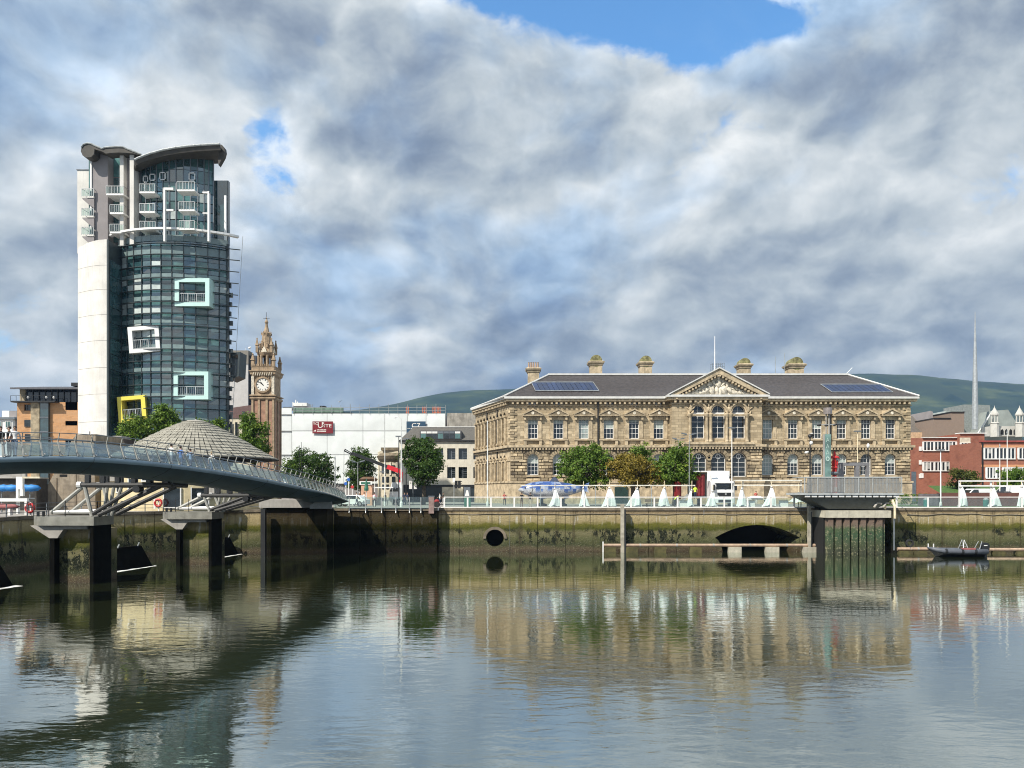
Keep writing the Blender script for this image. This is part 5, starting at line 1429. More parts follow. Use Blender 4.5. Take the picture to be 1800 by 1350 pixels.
# ---- clock tower
YK = 146.0
KX = X(468.5, YK)
ck = thing('clock_tower', 'ornate sandstone gothic clock tower with white dial and crocketed spire', 'clock tower', (KX, YK, 5.0))
def kz(py): return Z(py, YK)-5
def kx(px): return X(px, YK)-KX
KS = mat('clock_sandstone', (.36,.27,.18), .9, var=.28, scale=1.3, bump=.5, bscale=5, streak=.5)
KR = mat('clock_shaft_red_stone', (.36,.215,.15), .9, var=.25, scale=1.0, bump=.4, streak=.35)
hwk = 2.05
part('shaft', MB().lathe([(hwk, 0), (hwk, kz(703))], 4), KR, ck)
b = MB()
for x in (-1.95, -.72, .72, 1.95): b.box(x-.2, x+.2, -hwk-.2, -hwk-.003, 0, kz(705))
for y in (-1.9, 0, 1.9): b.box(hwk+.003, hwk+.2, y-.2, y+.2, 0, kz(705))
part('buttress_strips', b, KS, ck)
part('lower_cornice', MB().lathe([(hwk+.1, kz(706)), (hwk+.35, kz(703)), (hwk+.35, kz(701)), (hwk+.1, kz(700)), (hwk+.45, kz(698.5)), (hwk+.45, kz(697)), (hwk+.1, kz(696))], 4), KS, ck)
part('clock_stage', MB().lathe([(hwk, kz(703)), (hwk, kz(656))], 4), KS, ck)
for s_ in (-1, 1): part('corner_shaft', MB().box(s_*1.9-.25, s_*1.9+.25, -hwk-.2, -hwk, kz(696), kz(664)), CARVE, ck)
zc = kz(679); yf = -hwk-.16
oo = [(1.55*math.cos(2*math.pi*i/28), zc+1.55*math.sin(2*math.pi*i/28)) for i in range(28)]; ii = [(1.2*math.cos(2*math.pi*i/28), zc+1.2*math.sin(2*math.pi*i/28)) for i in range(28)]
part('dial_surround', MB().ring(oo, ii, .3, yf-.14), KS, ck)
dial = part('dial', MB().cyl((0, yf+.05, zc), (0, yf-.03, zc), 1.2, None, 28), mat('white_dial', (.80,.80,.76), .5, var=.03), ck)
hd = MB(); 
for i in range(12):
    a = 2*math.pi*i/12; hd.beam((math.sin(a)*.86, yf-.05, zc+math.cos(a)*.86), (math.sin(a)*1.1, yf-.05, zc+math.cos(a)*1.1), .03, .13)
part('hour_marks', hd, IRON, dial)
hn = MB()   # ten to eleven
for ang, L, w in ((-54, 1.0, .09), (-38, .66, .16)):
    a = R(ang); hn.beam((-math.sin(a)*.2, yf-.07, zc-math.cos(a)*.2), (math.sin(a)*L, yf-.07, zc+math.cos(a)*L), .03, w)
part('hands', hn, IRON, dial)
part('upper_cornice', MB().lathe([(hwk+.05, kz(664)), (hwk+.3, kz(661)), (hwk+.35, kz(657)), (hwk+.5, kz(656)), (hwk+.5, kz(654.5)), (hwk+.1, kz(654)), (hwk+.1, kz(648)), (hwk+.18, kz(647.5)), (hwk+.18, kz(646.5)), (hwk-.2, kz(646))], 4), KS, ck)
b = MB()
for i in range(9): x = -1.7+3.4*i/8; b.beam((x-.08, -hwk-.40, kz(663.5)), (x+.10, -hwk-.40, kz(658)), .12, .16)
part('corbel_table', b, CARVE, ck)
b = MB()
for i in range(11): x = -1.9+3.8*i/10; b.box(x-.07, x+.07, -hwk-.15, -hwk+.1, kz(646), kz(643))
part('balustrade', b, KS, ck)
# belfry: eight piers in a ring with arches between
b = MB()
for i in range(8):
    a = math.pi/8+i*math.pi/4; b.cyl((1.4*math.cos(a), 1.4*math.sin(a), kz(647)), (1.4*math.cos(a), 1.4*math.sin(a), kz(626)), .24, None, 6)
part('belfry_piers', b, KS, ck)
part('belfry_ring', MB().lathe([(1.55, kz(627)), (1.75, kz(624)), (1.85, kz(622)), (1.5, kz(621)), (1.35, kz(618))], 8), KS, ck)
part('belfry_core', MB().lathe([(.6, kz(647)), (.6, kz(624))], 8), mat('dark_stone', (.05,.04,.03), .9), ck)
b = MB()
for i in range(8):
    a = i*math.pi/4; c_, s_ = math.cos(a), math.sin(a)
    p = [(1.6*c_-s_*.55, 1.6*s_+c_*.55, kz(621)), (1.6*c_+s_*.55, 1.6*s_-c_*.55, kz(621)), (1.45*c_, 1.45*s_, kz(610.5)), (1.1*c_, 1.1*s_, kz(619))]
    b.add(p, [(0,1,2), (1,3,2), (3,0,2), (0,3,1)])
part('gablets', b, CARVE, ck)
part('spire', MB().lathe([(1.35, kz(619)), (1.05, kz(606)), (1.0, kz(604)), (.82, kz(590)), (.85, kz(586)), (.55, kz(584)), (.3, kz(574)), (.22, kz(569)), (.36, kz(567.5)), (.34, kz(565.5)), (.12, kz(562)), (.05, kz(557))], 8), KS, ck)
b = MB()
def pinn(x, y, z0, z1, r): b.lathe([(r, z0), (r, z0+(z1-z0)*.45), (r*1.5, z0+(z1-z0)*.5), (r*1.1, z0+(z1-z0)*.55), (r*.35, z1-.3), (r*.6, z1-.22), (.03, z1)], 4, (x, y))
for sx in (-1, 1):
    for sy in (-1, 1):
        pinn(sx*1.95, sy*1.95, kz(648), kz(624), .27); pinn(sx*1.35, sy*1.35, kz(622), kz(596), .22)
for i in range(8):
    a = math.pi/8+i*math.pi/4; pinn(1.25*math.cos(a)*.95, 1.25*math.sin(a)*.95, kz(612), kz(600), .12); pinn(.85*math.cos(a), .85*math.sin(a), kz(590), kz(583), .1)
part('pinnacles', b, KS, ck)
b = MB().cyl((0, 0, kz(562)), (0, 0, kz(549)), .035, None, 5); b.beam((-.6, 0, kz(560)), (.6, 0, kz(560)), .05, .05); b.beam((0, -.6, kz(560)), (0, .6, kz(560)), .05, .05)
b.lathe([(.05, kz(561)), (.14, kz(560)), (.05, kz(559))], 6); part('weather_vane', b, IRON, ck)
# ---- building wrapped in white sheeting
Y4 = 168.0
wb = thing('sheeted_building', 'large building wrapped in white scaffold sheeting with a red banner', 'building')
def x4(px): return X(px, Y4)
def z4(py): return Z(py, Y4)
rows4 = [(727, 757), (758, 799), (800, 850)]
pxs4 = [513, 575, 638, 676, 716, 749, 783]
for (t_, u_) in rows4:
    for a, b_ in zip(pxs4, pxs4[1:]):
        n1 = 5; vs = []
        for i in range(n1+1):
            for j in range(n1+1):
                u, v = i/n1, j/n1
                vs.append((x4(a)+.04+(x4(b_)-x4(a)-.08)*u, Y4-.12*math.sin(math.pi*u)*math.sin(math.pi*v)*rnd.uniform(.3, 1.4), z4(u_)+(z4(t_)-z4(u_))*v))
        part('sheeting_panel', MB().add(vs, [(i*(n1+1)+j, (i+1)*(n1+1)+j, (i+1)*(n1+1)+j+1, i*(n1+1)+j+1) for i in range(n1) for j in range(n1)]), WHITEM, wb, smooth=True)
for (t_, u_) in [(717, 728), (729, 757), (758, 799), (800, 850)]:
    part('sheeting_panel', MB().box(x4(480), x4(512), Y4+.3, Y4+.4, z4(u_), z4(t_)), WHITEM, wb)
jn = MB()
for py in (757.5, 799.5, 728.5): jn.box(x4(480) if py > 730 else x4(480), x4(783), Y4+.1, Y4+.2, z4(py+.6), z4(py-.6))
part('sheeting_joints', jn, mat('joint_grey', (.25,.26,.26), .8), wb)
part('body', MB().box(x4(480), x4(783), Y4+.5, Y4+30, 4.9, z4(728)), CONCG, wb)
part('green_netting', MB().box(x4(515), x4(603), Y4+.2, Y4+.5, z4(725), z4(716.5)), mat('green_net', (.16,.25,.20), .8), wb)
part('deck_edge', MB().box(x4(515), x4(618), Y4+.1, Y4+4, z4(727.5), z4(725)), IRON, wb)
sc = MB()
for k in range(17):
    px = 516+k*16.7; sc.cyl((x4(px), Y4-.2, z4(728)), (x4(px), Y4-.2, z4(711+rnd.uniform(-1, 2))), .05, None, 4)
for py in (722, 716.5): sc.beam((x4(513), Y4-.2, z4(py)), (x4(783), Y4-.2, z4(py)), .07, .07)
part('scaffold_poles', sc, STEEL, wb)
part('roof_cabin', MB().box(x4(512), x4(537), Y4+1, Y4+5, z4(713), z4(707)), WHITE, wb); part('roof_cabin', MB().box(x4(493), x4(511), Y4+2, Y4+6, z4(717), z4(713.5)), STEELG, wb)
part('dark_tank', MB().box(x4(556), x4(565), Y4+3, Y4+5, z4(714), z4(710.5)), IRON, wb)
mast = MB()
for px, py in ((508, 704), (513, 700), (516, 703)): mast.cyl((x4(px), Y4+3, z4(712)), (x4(px), Y4+3, z4(py)), .12, None, 5)
part('roof_masts', mast, WHITE, wb)
ORG = mat('orange_hoist', (.62,.16,.06), .6)
for a, b_ in ((713, 717), (742, 748), (760, 773)):
    h = MB(); n_ = max(2, int((b_-a)/2.4))
    for i in range(n_+1): px = a+(b_-a)*i/n_; h.beam((x4(px), Y4+1, z4(727)), (x4(px), Y4+1, z4(714)), .12, .12)
    for py in (724, 721, 718, 715): h.beam((x4(a), Y4+1, z4(py)), (x4(b_), Y4+1, z4(py)), .09, .09)
    part('orange_barrier', h, ORG, wb)
# red banner (hung on the sheeting: its own thing) and blue banner
rbn = thing('red_banner', 'dark red banner with white YOU UNITE lettering on the white sheeting', 'banner')
RED = mat('maroon_vinyl', (.19,.012,.02), .5, var=.12); WTX = mat('white_print', (.82,.80,.76), .6, var=.02)
part('banner_sheet', MB().box(x4(550), x4(586), Y4-.40, Y4-.34, z4(762), z4(741)), RED, rbn)
def tx4(body, px, py, size, sx=1.0): text('lettering', body, size, WTX, rbn, (x4(px), Y4-.43, z4(py)), sx=sx)
tx4('YO', 555.8, 745.3, .85, 1.0); tx4('U', 563.8, 748, 1.8, 1.0); tx4('R', 569.5, 744.8, .8, 1.1); tx4('N', 569.5, 749, .75, 1.1); tx4('ITE', 577, 749, 1.0, 1.25)
ln = MB()
rr5 = random.Random(2)
for py, a, b_ in ((756, 558, 573), (758.7, 558, 573.5)):
    px = a
    while px < b_:
        w = rr5.uniform(.5, 1.3); ln.box(x4(px), x4(px+w), Y4-.42, Y4-.405, z4(py+.7), z4(py-.6-rr5.choice([0, .4]))); px += w+.35
ln.box(x4(552.5), x4(553.5), Y4-.42, Y4-.405, z4(759.5), z4(757)); ln.add([(x4(552.5), Y4-.42, z4(757.5)), (x4(556), Y4-.42, z4(759)), (x4(556), Y4-.42, z4(755.5))], [(0,1,2)])
part('small_lettering', ln, WTX, rbn)
bbn = thing('blue_banner', 'dark blue banner with a white C7 mark above the grey roof', 'banner')
part('banner_sheet', MB().box(x4(715), x4(748.5), Y4-.40, Y4-.34, z4(766), z4(741)), mat('navy_vinyl', (.025,.07,.125), .5, var=.1), bbn)
text('lettering', 'C7', 1.35, WTX, bbn, (x4(731.5), Y4-.43, z4(748.2)), sx=1.2)
dt = MB()
for i in range(9): dt.box(x4(717+i*3.2), x4(718.4+i*3.2), Y4-.42, Y4-.405, z4(754.3), z4(752.8))
part('small_lettering', dt, WTX, bbn)
# ---- raw concrete box behind the grey roof
rc = thing('concrete_roof_block', 'stained bare concrete block beyond the grey mansard roof', 'building')
part('concrete_wall', MB().box(X(786, 160), X(838, 160), 160, 172, 4.9, Z(726, 160)), mat('stained_concrete', (.33,.31,.27), .95, var=.3, scale=.8, streak=.8), rc)
# ---- grey-roofed white office
Y5 = 152.0
go = thing('mansard_office', 'white office with a grey mansard roof and square dark windows left of the customs building', 'building')
CRM = mat('cream_concrete', (.66,.62,.52), .85, var=.08, streak=.25)
sq = [(786, 800.5, 788, 807.5), (806, 821, 788, 807.5), (832, 846, 788, 807.5), (786, 800.5, 821, 840.5), (806, 821, 821, 840.5), (832, 846, 821, 840.5), (744, 758, 821, 840.5), (765, 779, 788, 807.5)]
for t_, u_ in ((774, 814), (814, 852)):
    part('wall', MB().wall(X(702, Y5), X(850, Y5), Z(u_, Y5), Z(t_, Y5), [rect(X(a, Y5), X(b_, Y5), Z(d_, Y5), Z(c_, Y5)) for a, b_, c_, d_ in sq if c_ > t_ and d_ < u_], Y5, .5), CRM, go)
for (a, b_, c_, d_) in sq:
    x0, x1, z1, z0 = X(a, Y5), X(b_, Y5), Z(c_, Y5), Z(d_, Y5)
    o = part('window', MB().box(0, x1-x0, 0, .06, 0, z1-z0), DARKG, go, (x0, Y5+.42, z0))
    f = MB(); w, h = x1-x0, z1-z0; f.box(w/2-.06, w/2+.06, -.06, -.004, 0, h)
    for i in range(1, 5): f.box(w/2, w, -.055, -.003, h*i/5-.03, h*i/5+.03)
    part('window_frame', f, STEELG, o)
part('lower_wall', MB().box(X(702, Y5), X(850, Y5), Y5, Y5+.5, Z(857, Y5), Z(852.2, Y5)), IRON, go)
part('ground_floor', MB().box(X(778, Y5), X(815, Y5), Y5-1.5, Y5+.4, 5, Z(856, Y5)), mat('cream_stone', (.60,.55,.42), .85), go)
part('shopfront', MB().box(X(702, Y5), X(850, Y5), Y5+.1, Y5+1, 5, Z(857, Y5)), mat('dark_shopfront', (.03,.04,.045), .3), go)
part('body', MB().box(X(702, Y5), X(850, Y5), Y5+.55, Y5+7, 4.9, Z(774.5, Y5)), CONCG, go)
zr0, zr1 = Z(774, Y5), Z(748.5, Y5)
part('mansard_roof', MB().add([(X(702, Y5), Y5-.2, zr0), (X(850, Y5), Y5-.2, zr0), (X(850, Y5), Y5+3.5, zr1), (X(722, Y5), Y5+3.5, zr1), (X(702, Y5), Y5+8, zr0)], [(0,1,2,3), (0,3,4)]), mat('grey_slate_roof', (.105,.10,.09), .8, var=.15, scale=3, bump=.4), go)
part('roof_edge', MB().box(X(720, Y5), X(852, Y5), Y5+3.3, Y5+3.7, zr1, zr1+.15), WHITE, go)
part('fascia', MB().box(X(701, Y5), X(851, Y5), Y5-.35, Y5, zr0-.25, zr0+.02), IRON, go)
dm = part('dormer', MB().box(X(738, Y5), X(811, Y5), Y5-.15, Y5+2.5, Z(772, Y5), Z(757, Y5)), mat('dark_zinc', (.10,.10,.11), .5), go)
for i in range(7):
    a = 740+i*10; part('window', MB().box(X(a, Y5), X(a+9, Y5), Y5-.2, Y5-.16, Z(771, Y5), Z(762.5, Y5)), PANEL if i % 3 == 0 else DARKG, go)
    part('window_head', MB().box(X(a, Y5), X(a+9, Y5), Y5-.2, Y5-.16, Z(762, Y5), Z(758.5, Y5)), WHITE if i < 3 or i == 6 else STEELG, go)
# ---- old bank with bowed corner
Y6 = 158.0
ok = thing('old_stone_bank', 'small pale classical stone building with a bowed corner between the two street trees', 'building')
PST = mat('pale_sandstone', (.50,.45,.34), .85, var=.2, scale=1, streak=.4)
bc = (X(690, Y6), Y6+3.5)
part('bow_wall', MB().lathe([(3.0, 4.9), (3.0, Z(806, Y6))], 20, bc), PST, ok)
part('bow_cornice', MB().lathe([(3.05, Z(812, Y6)), (3.6, Z(806, Y6)), (3.9, Z(801, Y6)), (3.4, Z(799, Y6)), (3.2, Z(796, Y6))], 20, bc), STONE_D, ok)
part('side_wall', MB().prism([(X(664, 168), 168), (X(672, Y6), Y6+1.5), (X(704, Y6), Y6+1.0), (X(716, 168), 168)], Z(790, Y6)-4.9, 'z', 4.9), PST, ok)
part('parapet', MB().box(X(668, Y6), X(712, Y6), Y6+1, Y6+8, Z(791, Y6), Z(786, Y6)), STONE_D, ok)
for k in range(5):
    a = R(-58+k*24); x, y = bc[0]+3.02*math.sin(a), bc[1]-3.02*math.cos(a)
    part('pilaster', MB().box(-.18, .18, -.15, .05, 0, Z(812, Y6)-Z(835, Y6)), CARVE, ok, (x, y, Z(835, Y6)), (0, 0, a))
    for zz_, hh_ in ((Z(832, Y6), 1.7), (Z(848, Y6), 1.2), (Z(860, Y6), 1.0)):
        a2 = a+R(12); part('window', MB().box(-.32, .32, -.03, .03, 0, hh_), DARKG, ok, (bc[0]+3.03*math.sin(a2), bc[1]-3.03*math.cos(a2), zz_), (0, 0, a2))
# ---- red-brick offices on the right
RB = mat_blocks('red_brick', (.36,.125,.075), (.29,.09,.055), (.25,.15,.11), .45, .15, .02, bump=.1, streak=.18)
Y7 = 152.0
ro = thing('red_brick_offices', 'three-storey red brick offices with white strip windows right of the customs building', 'building')
def lw(px0, px1, t, u, n_, Y=Y7): return (px0, px1, t, u)
main_w = [(1621, 1679, 777, 792), (1622, 1681, 812, 827)]
part('brick_wall', MB().wall(X(1602, Y7), X(1681.5, Y7), 5, Z(770, Y7), [rect(X(a, Y7), X(b_, Y7), Z(u, Y7), Z(t, Y7)) for a, b_, t, u in main_w[:1]], Y7, .2) if False else MB().box(X(1602, Y7), X(1681.5, Y7), Y7, Y7+12, 5, Z(770, Y7)), RB, ro)
part('brick_tower', MB().box(X(1681.6, Y7), X(1725, Y7), Y7-1.0, Y7+12, 5, Z(763, Y7)), RB, ro)
part('parapet_coping', MB().box(X(1621, Y7), X(1681, Y7), Y7-.3, Y7+.5, Z(770, Y7), Z(768.5, Y7)), mat('pale_lead', (.6,.6,.58), .5), ro)
part('parapet_coping', MB().box(X(1681, Y7), X(1727, Y7), Y7-1.3, Y7+.5, Z(763, Y7), Z(761.5, Y7)), WHITE, ro)
def strip_windows(root, Y, px0, px1, t, u, n_, pattern=None):
    o = part('window', MB().box(X(px0, Y), X(px1, Y), Y-.09, Y-.03, Z(u, Y), Z(t, Y)), DARKG, root)
    f = MB(); x0, x1, z0, z1 = X(px0, Y), X(px1, Y), Z(u, Y), Z(t, Y)
    f.box(x0-.1, x1+.1, Y-.22, Y-.095, z0-.16, z0); f.box(x0-.1, x1+.1, Y-.22, Y-.095, z1, z1+.1)
    for i in range(n_+1):
        x = x0+(x1-x0)*i/n_; w = .18 if i % 3 == 0 else .09; f.box(x-w, x+w, Y-.2, Y-.095, z0, z1)
    part('window_frame', f, WHITE, o)
    for i in range(n_):
        if rnd.random() < .4: part('blind', MB().box(x0+(x1-x0)*(i+.15)/n_, x0+(x1-x0)*(i+.85)/n_, Y-.12, Y-.096, z0+(z1-z0)*rnd.choice([0, .2, .5]), z1), mat('grey_blind', (.34,.35,.34), .7), o)
strip_windows(ro, Y7, 1622, 1680, 777, 791.5, 9); strip_windows(ro, Y7, 1622, 1681, 812.5, 827, 9)
strip_windows(ro, Y7-1, 1688, 1705, 779, 792.5, 3); strip_windows(ro, Y7-1, 1688, 1705, 811, 824.5, 3)
part('stone_panel', MB().box(X(1687, Y7-1), X(1705.5, Y7-1), Y7-1.06, Y7-1.003, Z(810, Y7), Z(794, Y7)), mat('pale_stone_panel', (.55,.50,.40), .85), ro)
part('stone_panel', MB().box(X(1687, Y7-1), X(1705.5, Y7-1), Y7-1.06, Y7-1.003, Z(779, Y7), Z(770, Y7)), mat('pale_stone_panel', (.55,.50,.40), .85), ro)
for py in (791, 815, 839): part('side_window', MB().box(X(1615, Y7), X(1619.5, Y7), Y7-.15, Y7-.01, Z(py+1.5, Y7), Z(py-6, Y7)), WHITE, ro)
part('grey_door', MB().box(X(1602, Y7), X(1610, Y7), Y7-.1, Y7-.01, 5, Z(829, Y7)), mat('blue_grey_door', (.10,.13,.16), .6), ro)
part('notice', MB().box(X(1617, Y7), X(1623, Y7), Y7-.1, Y7-.01, Z(840, Y7), Z(832, Y7)), WHITE, ro)
Y8 = 140.0
r2 = thing('red_brick_wing', 'red brick wing with orange bands and strip windows at the right edge', 'building')
OB = mat('orange_terracotta_band', (.55,.27,.14), .85, var=.1)
part('brick_wall', MB().box(X(1724, Y8), X(1960, Y8), Y8, Y8+10, 5, Z(777, Y8)), RB, r2)
part('parapet_coping', MB().box(X(1723, Y8), X(1960, Y8), Y8-.25, Y8+.4, Z(777, Y8), Z(774.5, Y8)), mat('red_metal_coping', (.30,.06,.05), .6), r2)
for py in (784, 818): part('terracotta_band', MB().box(X(1724.5, Y8), X(1960, Y8), Y8-.05, Y8-.003, Z(py+2.6, Y8), Z(py-1.2, Y8)), OB, r2)
for a, b_, n_ in ((1729, 1783, 8), (1789, 1840, 7), (1846, 1900, 8)): strip_windows(r2, Y8, a, b_, 788, 806, n_)
for a, b_, n_ in ((1733, 1756, 4), (1762, 1783, 4), (1789, 1840, 7)): strip_windows(r2, Y8, a, b_, 822, 840, n_)
part('downpipe', MB().box(X(1725.5, Y8), X(1727.5, Y8), Y8-.2, Y8-.003, 5, Z(778, Y8)), IRON, r2)
# ---- roofs beyond
Y9 = 175.0
wr = thing('grey_roofed_hall', 'building with a plain brown-grey pitched roof over an orange-cream band beyond the red brick', 'building')
part('roof', MB().add([(X(1590, Y9), Y9, Z(760, Y9)), (X(1632, Y9), Y9, Z(760, Y9)), (X(1636, Y9), Y9+8, Z(725, Y9)), (X(1590, Y9), Y9+8, Z(725, Y9))], [(0,1,2,3)]), mat('brown_slate', (.12,.105,.09), .85, var=.2, scale=2), wr)
part('wall', MB().box(X(1590, Y9), X(1632, Y9), Y9, Y9+14, 5, Z(760, Y9)), mat('apricot_render', (.55,.38,.24), .85), wr)
part('gable', MB().prism([(X(1632, Y9), 5), (X(1640, Y9), 5), (X(1640, Y9), Z(724, Y9)), (X(1636, Y9), Z(722, Y9)), (X(1632, Y9), Z(760, Y9))], 12, 'y', Y9+.02), CONCG, wr)
bk = thing('brown_stair_block', 'plain brown stepped block in front of the cathedral roofs', 'building')
part('block', MB().prism([(X(1642, 170), 5), (X(1695, 170), 5), (X(1695, 170), Z(725, 170)), (X(1672, 170), Z(725, 170)), (X(1672, 170), Z(736, 170)), (X(1642, 170), Z(736, 170))], 8, 'y', 170), mat('brown_render', (.25,.19,.15), .9, var=.05), bk)
part('block_coping', MB().box(X(1671, 170), X(1696, 170), 169.8, 178, Z(725, 170), Z(723.5, 170)), IRON, bk); part('block_coping', MB().box(X(1641, 170), X(1671, 170), 169.8, 178, Z(736, 170), Z(734.5, 170)), IRON, bk)
YA = 300.0
ca = thing('cathedral', 'grey lead-roofed cathedral with pale turrets, its roofs showing over the brick offices', 'church')
LEAD = mat('grey_green_lead', (.27,.30,.28), .6, var=.12, scale=.3, streak=.25); WST = mat('white_stone', (.50,.49,.45), .85, var=.12, scale=.6)
def pz(pts, m, name, dep, y=YA): part(name, MB().prism([(X(a, y), Z(b_, y)) for a, b_ in pts], dep, 'y', y), m, ca)
pz([(1692, 780), (1746, 780), (1740, 712), (1694, 711)], mat('lead_crossing', (.22,.24,.23), .6, streak=.3), 'crossing_block', 14)
pz([(1642, 780), (1692, 780), (1692, 722), (1664, 722), (1650, 737), (1642, 737)], LEAD, 'nave_roof', 10, YA-6)
pz([(1716, 780), (1745, 722), (1772, 720), (1788, 745), (1800, 780)], LEAD, 'nave_roof', 10, YA-8)
pz([(1742, 766), (1870, 766), (1870, 749), (1742, 749)], WST, 'parapet_wall', 6, YA-16)
ar = MB()
for i in range(14): x = X(1762+i*7.5, YA-16.2); ar.prism([(x-.5, Z(764, YA-16)), (x+.5, Z(764, YA-16)), (x+.5, Z(757, YA-16)), (x, Z(754, YA-16)), (x-.5, Z(757, YA-16))], .2, 'y', YA-16.15)
part('arcade_opening', ar, BLACK, ca)
for px in (1748, 1792, 1836):
    yy = YA-18; x = X(px, yy)
    t_ = MB().lathe([(1.45, Z(768, yy)), (1.45, Z(745, yy)), (1.7, Z(744, yy)), (1.25, Z(742.5, yy))], 8, (x, yy)); t_.lathe([(1.3, Z(731, yy)), (1.45, Z(730, yy)), (1.45, Z(727.5, yy)), (1.3, Z(727, yy)), (.12, Z(716, yy)), (.05, Z(713, yy))], 8, (x, yy))
    for i in range(6): a = i*math.pi/3; t_.cyl((x+1.05*math.cos(a), yy+1.05*math.sin(a), Z(743, yy)), (x+1.05*math.cos(a), yy+1.05*math.sin(a), Z(731, yy)), .22, None, 5)
    part('turret', t_, WST, ca)
part('hip_ridges', MB().tube([(X(1716, 290), 290, Z(766, 290)), (X(1745, 290), 290, Z(722, 290))], .3, 5), mat('pale_lead', (.6,.6,.58), .5), ca)
sp = thing('steel_spire', 'needle-thin steel spire rising from the grey cathedral roof block', 'spire', (X(1714, YA-20), YA-20, 5))
part('spire_shaft', MB().lathe([(1.05, Z(755, 280)-5), (1.02, Z(720, 280)-5), (.75, Z(655, 280)-5), (.42, Z(600, 280)-5), (.08, Z(548, 280)-5)], 10), STEEL, sp)
# ================================================================== TREES
def leafmat(name, c, c2):
    m = bpy.data.materials.new(name); m.use_nodes = True; n = NT(m.node_tree)
    a = n.new('ShaderNodeAttribute', attribute_name='leaf').outputs['Fac']
    col = n.ramp(a, [(0, tuple(v*.55 for v in c)), (.5, c), (1, c2)])
    d = n.new('ShaderNodeBsdfPrincipled', {'Base Color': col, 'Roughness': .55, 'Specular IOR Level': .3})
    t = n.new('ShaderNodeBsdfTranslucent', {0: n.mix(.5, col, (.10, .14, .01))})
    mx = n.new('ShaderNodeMixShader', {0: .30, 1: d.outputs[0], 2: t.outputs[0]})
    n.new('ShaderNodeOutputMaterial', {0: mx.outputs[0]}); return m
LG = leafmat('leaf_green', (.11, .20, .025), (.25, .34, .045)); LO = leafmat('leaf_olive_brown', (.25, .19, .03), (.38, .28, .05)); LD = leafmat('leaf_dark_green', (.045, .10, .016), (.10, .17, .025))
BARK = mat('bark', (.10, .085, .065), .95, var=.4, scale=4, bump=.6)
def crown_mesh(blobs, n, size, seed, m, sparse=0.0):
    """leaf clumps: small bent leaf faces gathered on the surface and inside of many lumps"""
    r = np.random.default_rng(seed)
    vol = np.array([b[3]*b[4]*b[5] for b in blobs])**(2/3); vol /= vol.sum()
    V = []; Fc = []; A = []
    # each lobe gets its own bunches
    cents = []
    for b, w in zip(blobs, vol):
        k = max(3, int(n*w/26))
        u = r.normal(size=(k, 3)); u /= np.linalg.norm(u, axis=1)[:, None]
        rad = r.uniform(.45, 1.0, (k, 1))**.5
        c = np.array(b[:3])+u*rad*np.array(b[3:6]); cents.append(np.hstack([c, u]))
    cents = np.vstack(cents)
    per = 26
    C = np.repeat(cents, per, axis=0); N = len(C)
    bs = r.uniform(.28, .62, len(cents)).repeat(per)[:, None]*size*3.2
    P = C[:, :3]+r.normal(size=(N, 3))*bs*.5*np.array([1, 1, .72])
    tone = np.clip(r.normal(.45, .2, len(cents)).repeat(per)+r.normal(0, .14, N), 0, 1)
    nrm = C[:, 3:]*.7+r.normal(size=(N, 3))*.75+np.array([0, 0, .35]); nrm /= np.linalg.norm(nrm, axis=1)[:, None]
    t1 = np.cross(nrm, r.normal(size=(N, 3))); t1 /= np.linalg.norm(t1, axis=1)[:, None]; t2 = np.cross(nrm, t1)
    s = size*r.uniform(.55, 1.15, (N, 1))
    Q = np.stack([P-t1*s*.5, P+t2*s*.32-nrm*s*.05, P+t1*s*.55, P-t2*s*.32-nrm*s*.05], 1).reshape(-1, 3)
    me = bpy.data.meshes.new('crown'); me.vertices.add(4*N); me.vertices.foreach_set('co', Q.astype(np.float32).ravel())
    me.loops.add(4*N); me.loops.foreach_set('vertex_index', np.arange(4*N, dtype=np.int32))
    me.polygons.add(N); me.polygons.foreach_set('loop_start', np.arange(0, 4*N, 4, dtype=np.int32)); me.polygons.foreach_set('loop_total', np.full(N, 4, dtype=np.int32))
    at_ = me.attributes.new('leaf', 'FLOAT', 'FACE'); at_.data.foreach_set('value', tone.astype(np.float32))
    me.materials.append(m); me.update(calc_edges=True); return me
